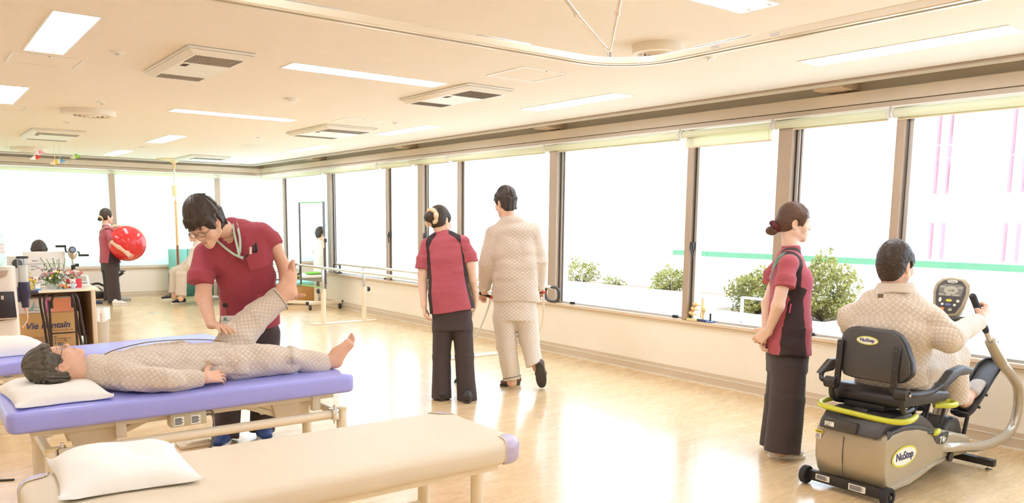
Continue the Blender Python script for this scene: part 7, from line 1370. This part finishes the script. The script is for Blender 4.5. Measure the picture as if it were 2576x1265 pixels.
t = thing('cardboard_box', 'large brown cardboard box with blue script lettering under the desk', 'box', (1.2, 10.35, 0)); MB().box(.90, 1.545, 10.14, 10.55, 0, .415).build('carton', M_card, t, bevel=.003); M_navyp = mat('navy print', S(66, 74, 116), .7)
wall_text('lettering', 'Vie Fontain', M_navyp, t, (1.015, 10.138, .245), X_, Z_, .098, shear=.25, bold=.0018, space=.98); wall_text('lettering', 'ヴィフォンテーヌ', M_navyp, t, (1.275, 10.138, .205), X_, Z_, .026)
for k, s_ in enumerate(('ヴィフォンテーヌはフランス語で', 'スタイルのバランスがよく、暮らしの中の彩りです', '毎日の生活に心をこめてつくる、やさしい香り', 'ヴィフォンテーヌを囲んで、豊かな時間を')): wall_text('lettering', s_, M_navyp, t, (1.075, 10.138, .140-.026*k), X_, Z_, .0165)
MB().prism([(.935+.03*math.cos(a), 10.138, .265+.035*math.sin(a)) for a in np.linspace(0, 2*PI, 16, endpoint=False)]+[], (0, -.0015, 0)).build('bottle_print', M_navyp, t, smooth=0); MB().obox((.935, 10.137, .315), (.012, .0008, .022)).build('bottle_print', M_navyp, t, smooth=0)
t = thing('printed_box', 'white and coral printed gift box on top of the cardboard box', 'box', (1.2, 10.3, .417)); MB().box(.88, 1.50, 10.16, 10.52, .417, .575).build('carton', M_prb, t, bevel=.003)
MB().box(1.285, 1.50, 10.1585, 10.160, .419, .573).build('coral_panel', M_coral, t, smooth=0); MB().box(1.235, 1.275, 10.1585, 10.160, .419, .573).build('magenta_band', M_mag, t, smooth=0); MB().box(.885, .93, 10.1585, 10.160, .419, .573).build('coral_band', M_coral, t, smooth=0)
for k, (x, z, m) in enumerate(((1.035, .545, M_mag), (1.035, .475, M_mag), (1.06, .515, M_tealp), (1.0, .553, M_tealp), (1.045, .445, M_coral), (1.06, .57-.012, M_coral))): MB().tube([V3(x, 10.158, z)+V3(math.cos(a)*.014, 0, math.sin(a)*.017) for a in np.linspace(0, 5.6, 14)], .003, 5).build('flower_print', m, t)
for a in ((1.07, .45, 1.13, .50), (1.08, .46, 1.17, .48), (1.06, .44, 1.16, .44), (1.10, .45, 1.12, .54)): MB().tube(spl([V3(a[0], 10.158, a[1]), V3((a[0]+a[2])/2, 10.158, (a[1]+a[3])/2+.012), V3(a[2], 10.158, a[3])], 5), .003, 5).build('leaf_print', M_tealp, t)
t = thing('waste_bin', 'grey waste bin lined with a white plastic bag beside the desk', 'bin', (1.84, 10.6, 0)); MB().lathe([(.085, 0), (.10, .34), (.095, .34), (.08, .01)], (1.845, 10.6, 0), n=24).build('bin', mat('bin grey', S(206, 194, 178), .6), t)
def bag(a, b): th = 2*PI*a; r = .106+.010*math.sin(th*5)*b+.006*math.sin(th*9+1); return (1.845+r*math.cos(th), 10.6+r*math.sin(th), .405-.155*b-.02*math.sin(th*3)*b)
MB().grid(bag, 40, 8, cu=True).build('liner', mat('white bag film', S(246, 244, 244), .35, var=.03), t)
# water dispenser at the left edge
M_dsp = mat('dispenser white', S(240, 230, 216), .35, var=.01, coat=.2); M_dspd = mat('dispenser taupe', S(186, 164, 140), .4, metal=.3); t = thing('water_dispenser', 'white and black water dispenser with a clear bottle on top at the left edge', 'water dispenser', (.65, 8.85, 0))
body = [(.838, .0), (.834, .28), (.826, .60), (.822, .90), (.815, .98), (.790, 1.01)]
def dp(a, b):
    z = 1.01*b; w = .205-.006*b; th = 2*PI*a; c_, s_ = math.cos(th), math.sin(th); return (.63+w*np.sign(c_)*abs(c_)**.35, 8.80+.19*np.sign(s_)*abs(s_)**.35, z)
MB().grid(dp, 48, 20, cu=True).prism([dp(k/48, 1) for k in range(48)], (0, 0, -.01)).build('cabinet', M_dsp, t, smooth=50)
MB().prism([(.44, 8.606, .79), (.795, 8.606, .79), (.805, 8.606, .55), (.790, 8.606, .535), (.44, 8.606, .50)], (0, -.006, 0)).build('dispensing_bay', mat('bay black', S(44, 34, 32), .3), t, bevel=.004); MB().box(.44, .80, 8.56, 8.61, .535, .55).build('drip_tray', M_dspd, t, bevel=.004); MB().cyl((.70, 8.595, .755), (.70, 8.595, .72), .014, n=12).build('tap', M_chrome, t)
MB().prism([(.44, 8.606, .985), (.765, 8.606, .985), (.74, 8.606, .93), (.70, 8.606, .915), (.44, 8.606, .91)], (0, -.006, 0)).build('control_panel', M_dspd, t, bevel=.003); 
for x in (.60, .66): MB().tube([V3(x+.017*math.cos(a), 8.597, .945+.014*math.sin(a)) for a in np.linspace(0, 2*PI, 16, endpoint=False)], .003, 6, closed=True).build('button', M_white, t)
for z in (.33, .27): MB().box(.432, .835, 8.603, 8.612, z, z+.004).build('panel_line', M_dspd, t, smooth=0)
M_bot = glass('clear plastic bottle', (.95, .97, .97, 1), .10, .08); prof = [(.10, 1.01), (.12, 1.03)]
for k in range(8): prof += [(.140, 1.05+.03*k), (.148, 1.062+.03*k), (.140, 1.074+.03*k)]
prof += [(.13, 1.31), (.08, 1.335), (0, 1.34)]; MB().lathe(prof, (.62, 8.82, 0), n=32).build('water_bottle', M_bot, t); MB().lathe([(.1415, 1.13), (.1415, 1.22)], (.62, 8.82, 0), n=32).build('bottle_label', mat('bottle label', S(244, 226, 220), .5), t)
# paper cup dispenser fixed to the dispenser's side
t = thing('cup_dispenser', 'clear tube of paper cups with a black spring base', 'cup dispenser', (.92, 8.75, .60)); M_clr = glass('clear tube', (.90, .93, .96, 1), .06); xc, yc = .890, 8.72
MB().lathe([(.044, .86), (.044, 1.085)], (xc, yc, 0), n=24).build('tube', M_clr, t); MB().lathe([(0, .80), (.036, .80), (.040, 1.02), (.036, 1.02), (0, 1.0)], (xc, yc, 0), n=24).build('cup_stack', M_white, t); MB().lathe([(.050, 1.085), (.052, 1.095), (.045, 1.105), (0, 1.105)], (xc, yc, 0), n=24).build('lid', M_black, t); M_ind = mat('indigo plastic', S(52, 46, 70), .4)
MB().lathe([(.030, .625), (.034, .70), (.050, .73), (.052, .80), (.047, .865), (.044, .865)], (xc, yc, 0), n=24).build('base', M_ind, t); MB().cyl((xc, yc, .765), (xc+.11, yc, .765), .022, n=14).build('side_tube', M_ind, t); MB().cyl((xc+.108, yc, .765), (xc+.13, yc, .765), .012, n=12).build('spout', M_white, t); MB().box(xc-.12, xc-.03, yc-.02, yc+.02, .68, .82).build('bracket', M_ind, t, bevel=.006)
for k in range(2): MB().tube(spl([V3(xc+.01-.02*k, yc, .63), V3(xc+.02, yc+.1, .5), V3(xc-.02+.01*k, yc+.15, .42)], 6), .004, 6).build('wire', M_coral if k else M_white, t)
# monitor seen from the back, speaker, ergometer, phone
t = thing('monitor', 'white all-in-one monitor seen from behind on the desk', 'monitor', (1.27, 10.4, .69)); MB().box(1.065, 1.475, 10.33, 10.40, .80, 1.085).build('back_shell', M_white, t, bevel=.014, seg=3); MB().box(1.10, 1.44, 10.322, 10.331, .95, .953).build('panel_line', M_greyf, t, smooth=0)
for x, z, w in ((1.16, .985, .012), (1.19, .985, .012), (1.16, .925, .03), (1.20, .905, .02), (1.15, .89, .02), (1.24, .89, .012)): MB().box(x-w, x+w, 10.322, 10.330, z-.004, z+.004).build('port', M_greyf, t, smooth=0)
MB().prism([(1.19, 10.36, .69), (1.35, 10.36, .69), (1.31, 10.36, .82), (1.23, 10.36, .82)], (0, .05, 0)).build('stand', M_white, t); MB().box(1.14, 1.40, 10.28, 10.46, .69, .70).build('foot', M_white, t, bevel=.003)
t = thing('desktop_unit', 'small grey computer with a round fan behind the cup dispenser', 'computer', (1.0, 10.35, .69)); MB().box(.93, 1.055, 10.30, 10.60, .69, 1.03).build('case', mat('pc case', S(210, 204, 198), .5), t, bevel=.004); MB().lathe([(.045, 0), (.05, .006), (.03, .008), (.028, .002), (0, .002)], (1.0, 10.30, .96), (0, -1, 0), 24).build('fan', M_gun, t)
for z in (.87, .82, .77): MB().box(1.01, 1.045, 10.296, 10.30, z, z+.03).build('socket', M_gun, t, smooth=0)
t = thing('hand_ergometer', 'silver hand crank ergometer with black handles and a round display', 'exercise machine', (1.54, 10.3, .69)); e = V3(1.545, 10.3, 1.05); MB().sphere(e+V3(0, 0, .02), (.048, .05, .075), 20, 14).build('head', mat('ergometer silver', S(206, 200, 180), .25, metal=.6), t); MB().lathe([(.034, 0), (.036, .008), (.026, .012), (0, .012)], e+V3(-.005, -.045, .055), (0, -1, .15), 24).build('display_rim', M_black, t); MB().lathe([(.025, .012), (0, .0135)], e+V3(-.005, -.045, .055), (0, -1, .15), 20).build('display', mat('ergo display', S(130, 140, 170), .3), t)
MB().cyl(e+V3(0, 0, -.05), e+V3(0, 0, -.13), .016, n=12).build('stem', M_chrome, t); MB().cyl(e+V3(0, 0, -.12), (e[0], e[1], .69), .022, n=12).build('post', M_black, t); MB().cyl(e+V3(.02, -.01, -.12), e+V3(.055, -.01, -.12), .018, n=10).build('knob', M_black, t); MB().box(1.44, 1.65, 10.25, 10.38, .69, .715).build('base', M_black, t, bevel=.004)
for s_, z in ((-1, .095), (1, -.01)): h_ = MB().tube([e+V3(s_*.045, 0, .03), e+V3(s_*.065, 0, .03), e+V3(s_*.07, 0, z)], .009, 8).build('crank', M_black, t); MB().cyl(e+V3(s_*.06, 0, z), e+V3(s_*.165, 0, z), .0125, n=12).build('handle', M_black, h_)
ZT = .697
t = thing('desk_phone', 'cream desk calculator with a grey display at the right of the folding table', 'calculator', (1.62, 10.0, ZT)); ft = nrm(V3(0, -.8, .6)); fu = nrm(V3(.0, .6, .8)); c = V3(1.575, 10.0, ZT+.07); MB().obox(c, (.075, .07, .012), (X_, fu, ft)).build('body', M_white, t, bevel=.006); MB().obox(c+fu*.022+ft*.0125, (.05, .032, .002), (X_, fu, ft)).build('display', mat('grey lcd', S(176, 180, 168), .3), t); MB().obox(c-fu*.035+ft*.0125, (.05, .012, .002), (X_, fu, ft)).build('keys', M_greyf, t)
for k in range(3): q = V3(1.30+.06*k, 9.80+.05*k, ZT+.0015+.002*k); tag(MB().obox(q, (.17, .10, .001), (nrm((1, .08*k, 0)), nrm((-.08*k, 1, 0)), Z_)).build('paper_sheet', M_label, smooth=0), ('lowest', 'middle', 'topmost')[k]+' paper sheet of the loose stack on the folding table', 'paper', 'loose papers on the folding table')
t = thing('sanitizer_bottle', 'clear pump bottle of blue hand sanitizer at the table edge', 'bottle', (1.115, 9.73, ZT)); bx_ = V3(1.115, 9.735, ZT); MB().obox(bx_+V3(0, 0, .045), (.032, .02, .045)).build('bottle', glass('sanitizer plastic', (.86, .93, .97, 1), .08), t, bevel=.008, seg=3); MB().obox(bx_+V3(0, 0, .018), (.030, .018, .017)).build('gel', mat('blue gel', S(120, 180, 226), .2), t, bevel=.004); MB().obox(bx_+V3(0, -.0205, .052), (.024, .0006, .028)).build('label', M_label, t, smooth=0); wall_text('lettering', 'ｳｪﾙﾊﾟｽ', M_navyp, t, bx_+V3(-.021, -.0215, .062), X_, Z_, .013); MB().cyl(bx_+V3(0, 0, .09), bx_+V3(0, 0, .125), .010, n=12).build('neck', M_white, t); MB().obox(bx_+V3(-.010, 0, .138), (.022, .012, .013)).build('pump', M_white, t, bevel=.004)
# flowers
def petal_mat(n_, c_): return mat('petals '+n_, c_, .6, var=.12, vscale=30)
P_ = dict(w=petal_mat('white', S(246, 240, 226)), y=petal_mat('yellow', S(246, 216, 90)), p=petal_mat('pink', S(236, 160, 168)), v=petal_mat('lilac', S(190, 172, 204)), r=petal_mat('red', S(216, 104, 106)), o=petal_mat('orange', S(240, 166, 84))); M_lf = mat('flower leaves', S(104, 140, 70), .6, var=.25, vscale=40)
def flowers(label, name, c, r, h, kinds, n, seed, pot=None, spikes=0, leafn=120):
    rg = np.random.RandomState(seed); t = thing(name, label, 'flowers', c, 'flower arrangements on the folding table'); c = np.asarray(c, float)
    if pot: pot(t, c)
    st = MB(); lf = MB(); bl = {}; 
    for k in range(n):
        a = rg.rand()*2*PI; q = r*math.sqrt(rg.rand()); e = c+V3(q*math.cos(a), q*math.sin(a)*.7, h*(.55+.45*rg.rand())); st.tube([c+V3(0, 0, .05), (c+e)/2+V3(.3*q*math.cos(a), .2*q*math.sin(a), .03), e], .0022, 4); m = kinds[k % len(kinds)]; mb = bl.setdefault(m, MB()); rr = .009+.010*rg.rand(); nrm_ = nrm(V3(rg.normal()*.5, -.8, .5+rg.rand()*.5)); u_, w_, _ = frame(nrm_)
        for j in range(6): b = 2*PI*j/6; dv = u_*math.cos(b)+w_*math.sin(b); mb.add([e, e+dv*rr*.7+np.cross(nrm_, dv)*rr*.45+nrm_*.003, e+dv*rr*1.25+nrm_*.004, e+dv*rr*.7-np.cross(nrm_, dv)*rr*.45+nrm_*.003], [(0, 1, 2, 3)])
        mb.sphere(e+nrm_*.002, rr*.38, 6, 4)
    for k in range(spikes):
        a = rg.rand()*2*PI; e = c+V3(r*1.0*(k/(max(1, spikes-1))-.5)*1.8, rg.normal()*.03, h*(1.25+.35*rg.rand())); st.tube(spl([c+V3(0, 0, .05), (c+e)/2+V3(.02, 0, .02), e], 4), .003, 5)
        for j in range(22): f = .35+.65*j/22; p = c*(1-f)+e*f; dv = nrm(V3(rg.normal(), rg.normal(), .7)); sd = nrm(np.cross(dv, V3(0, 0, 1))); L = .060*(1.25-f*.7); lf.add([p, p+dv*L*.5+sd*L*.14, p+dv*L, p+dv*L*.5-sd*L*.14], [(0, 1, 2, 3)])
    for k in range(leafn): a = rg.rand()*2*PI; q = r*math.sqrt(rg.rand()); p = c+V3(q*math.cos(a), q*.7*math.sin(a), h*(.12+.6*rg.rand())); dv = nrm(V3(rg.normal(), rg.normal(), .5)); sd = nrm(np.cross(dv, rg.normal(size=3))); L = .018+.02*rg.rand(); lf.add([p, p+dv*L*.5+sd*L*.25, p+dv*L, p+dv*L*.5-sd*L*.25], [(0, 1, 2, 3)])
    st.build('stems', M_lf, t)['kind'] = 'stuff'; lf.build('leaves', M_lf, t, smooth=0)['kind'] = 'stuff'
    for m, mb in bl.items(): mb.build('blooms', P_[m], t, smooth=0)['kind'] = 'stuff'
def pot_lathe(m, r, h): return lambda t, c: MB().lathe([(r*.75, 0), (r, h), (r*.92, h), (r*.6, h*.3)], c, n=24).build('pot', m, t)
M_gbowl = glass('glass bowl', (.90, .93, .92, 1), .10)
flowers('tall pastel wild flower arrangement in a glass bowl, in the middle of the table', 'flower_arrangement', (1.29, 9.86, ZT), .13, .22, 'vpwyvpww', 90, 3, pot_lathe(M_gbowl, .10, .055), 5, 170)
flowers('small yellow and white flower pot with a heart wire, beside the sanitizer', 'flower_pot', (1.055, 9.84, ZT), .065, .12, 'ywyy', 34, 5, pot_lathe(mat('yellow pot', S(248, 216, 110), .5), .045, .075), 0, 60)
flowers('pink rose basket in front of the hand ergometer', 'flower_basket', (1.52, 10.06, ZT+.03), .085, .15, 'ppwp', 40, 8, pot_lathe(mat('basket', S(214, 190, 150), .7), .05, .05), 0, 110)
flowers('low posy of orange and yellow flowers at the front edge', 'flower_posy', (1.36, 9.76, ZT), .05, .05, 'oyrow', 26, 9, None, 0, 30)
t = thing('wire_heart', 'yellow heart shaped wire standing in the small flower pot', 'decoration', (1.03, 9.83, ZT+.07)); MB().tube([V3(1.02+.05*math.sin(a)**3, 9.83, ZT+.165+.045*(13*math.cos(a)-5*math.cos(2*a)-2*math.cos(3*a)-math.cos(4*a))/16) for a in np.linspace(0, 2*PI, 36, endpoint=False)], .004, 6, closed=True).build('wire', P_['y'], t); MB().cyl((1.02, 9.83, ZT+.07), (1.02, 9.83, ZT+.115), .003, n=6).build('stick', P_['y'], t)
t = thing('toy_bear', 'small white toy bear beside a red card on the folding table', 'toy', (1.47, 9.80, ZT)); b = V3(1.455, 9.80, ZT); M_bear = mat('white plush', S(240, 234, 232), .9, var=.05); MB().sphere(b+V3(0, 0, .032), (.028, .024, .032), 16, 10).build('body', mat('pale blue plush', S(206, 218, 226), .9), t); h_ = MB().sphere(b+V3(0, -.003, .083), (.030, .026, .027), 18, 12).build('head', M_bear, t); [MB().sphere(b+V3(s_*.023, 0, .107), .010, 10, 8).build('ear', M_bear, h_) for s_ in (-1, 1)]; MB().sphere(b+V3(0, -.026, .077), (.012, .008, .009), 10, 8).build('muzzle', M_greyf, h_); [MB().sphere(b+V3(s_*.028, -.008, .045), (.010, .010, .016), 10, 8).build('arm', M_bear, t) for s_ in (-1, 1)]
tag(MB().obox((1.475, 9.86, ZT+.055), (.075, .004, .052), (X_, Y_, Z_)).build('red_card', mat('red card', S(214, 60, 72), .5)), 'red card standing behind the small toy bear', 'card')
t = thing('flower_wrap', 'crumpled clear wrapping film in front of the tall flowers', 'wrapping', (1.30, 9.78, ZT)); rg = np.random.RandomState(2); mb = MB(); mb.grid(lambda a, b: (1.30+.09*(2*a-1)+.012*math.sin(9*b+5*a), 9.765-.02*math.sin(PI*a), ZT+.005+.10*b+.02*math.sin(11*a)*b), 16, 10); mb.build('film', glass('cellophane', (.97, .97, .98, 1), .16, .15), t, smooth=0)
# ================================================================ anatomical models on the sill
M_bone = mat('bone plastic', S(240, 218, 160), .5, var=.04); M_disc = mat('disc orange', S(220, 150, 110), .5); c = V3(5.865, onx(1742, 800, 5.862)[1], .576)
t = thing('spine_model', 'model of three vertebrae on a cream base on the window sill', 'anatomical model', c); MB().obox(c+V3(0, 0, .010), (.035, .075, .010)).build('base', M_bone, t, bevel=.006); MB().cyl(c+V3(0, .0, .02), c+V3(0, .0, .06), .005, n=8).build('stem', M_greyf, t)
for k in range(3):
    p = c+V3(0, .015-.022*k, .068+.045*k); v = MB().sphere(p, (.026, .030, .020), 14, 8, ax=((1, 0, 0), nrm((0, 1, .25)), nrm((0, -.25, 1)))).build('vertebra', M_bone, t); MB().sphere(p+V3(.0, -.045, -.01), (.010, .026, .008), 10, 6).build('spinous_process', M_bone, v)
    if k < 2: MB().sphere(p+V3(0, -.011, .023), (.025, .029, .006), 12, 6).build('disc', M_disc, t)
c = V3(5.868, onx(1768, 802, 5.866)[1], .576); t = thing('knee_model', 'model knee joint on a dark blue base on the window sill', 'anatomical model', c); MB().obox(c+V3(0, 0, .012), (.032, .055, .012)).build('base', mat('dark blue base', S(58, 70, 110), .3), t, bevel=.010, seg=3); MB().obox(c+V3(.0, -.085, .008), (.028, .03, .008)).build('side_base', mat('blue base', S(96, 120, 176), .3), t, bevel=.005)
MB().tube(spl([c+V3(0, .005, .02), c+V3(0, .0, .06), c+V3(0, -.004, .095)], 4), [.013]*3+[.012]*3+[.016]*3, 12).build('tibia', M_bone, t); MB().tube(spl([c+V3(0, .03, .03), c+V3(0, .026, .07), c+V3(0, .018, .10)], 4), .007, 8).build('fibula', M_bone, t); MB().sphere(c+V3(0, -.006, .115), (.026, .030, .022), 16, 10).build('condyle', M_bone, t); MB().tube(spl([c+V3(0, .0, .12), c+V3(0, .008, .16), c+V3(0, .012, .205)], 4), [.020]*3+[.013]*3+[.012]*3, 12).build('femur', M_bone, t); MB().sphere(c+V3(-.026, -.004, .13), (.008, .013, .016), 10, 8).build('kneecap', M_bone, t); MB().sphere(c+V3(0, .013, .212), (.012, .012, .006), 10, 6).build('marrow', M_disc, t); MB().cyl(c+V3(0, -.085, .016), c+V3(0, -.085, .085), .009, n=10).build('peg', M_black, t)
# ================================================================ paper mobile
M_str = mat('string', S(250, 240, 214), .7); 
for lab, u, v, v0, cols in (('pink paper fish hanging from the left air unit', 97, 376, 345, (S(244, 170, 180), S(246, 220, 214))), ('red and white paper crane hanging from the left air unit', 88, 388, 345, (S(222, 70, 54), S(250, 236, 224))), ('yellow paper crane, lowest of the hanging mobile', 138, 400, 347, (S(246, 206, 60), S(250, 236, 180))), ('blue and white paper crane hanging behind the yellow one', 150, 397, 347, (S(110, 170, 206), S(244, 244, 244))), ('green paper crane, rightmost of the hanging mobile', 188, 386, 349, (S(142, 200, 70), S(226, 236, 190)))):
    yy = 12.55; p = ony(u, v, yy); t = thing('paper_crane', lab, 'paper decoration', p, 'paper mobile under the air unit'); ma, mb_ = mat('paper %d' % u, cols[0], .7, var=.03), mat('paper back %d' % u, cols[1], .7, var=.03); MB().cyl(p, V3(p[0], p[1], 2.495), .0026, n=5).build('string', M_str, t); s_ = .075
    MB().add([p, p+V3(s_, 0, -.5*s_), p+V3(.2*s_, .4*s_, -.9*s_), p+V3(.1*s_, -.4*s_, -.9*s_)], [(0, 1, 2), (0, 3, 1), (1, 3, 2), (0, 2, 3)]).build('wing', ma, t, smooth=0); MB().add([p+V3(0, 0, -.1*s_), p+V3(-.9*s_, 0, -.9*s_), p+V3(-.1*s_, .35*s_, -1.0*s_), p+V3(0, -.4*s_, -1.05*s_)], [(0, 1, 2), (0, 3, 1), (1, 3, 2), (0, 2, 3)]).build('wing', mb_, t, smooth=0); MB().add([p+V3(.1*s_, -.1*s_, -.3*s_), p+V3(.5*s_, -.2*s_, .15*s_), p+V3(.25*s_, .1*s_, -.4*s_), p+V3(.2*s_, -.25*s_, -.5*s_)], [(0, 1, 2), (0, 3, 1), (1, 3, 2), (0, 2, 3)]).build('head', ma, t, smooth=0)
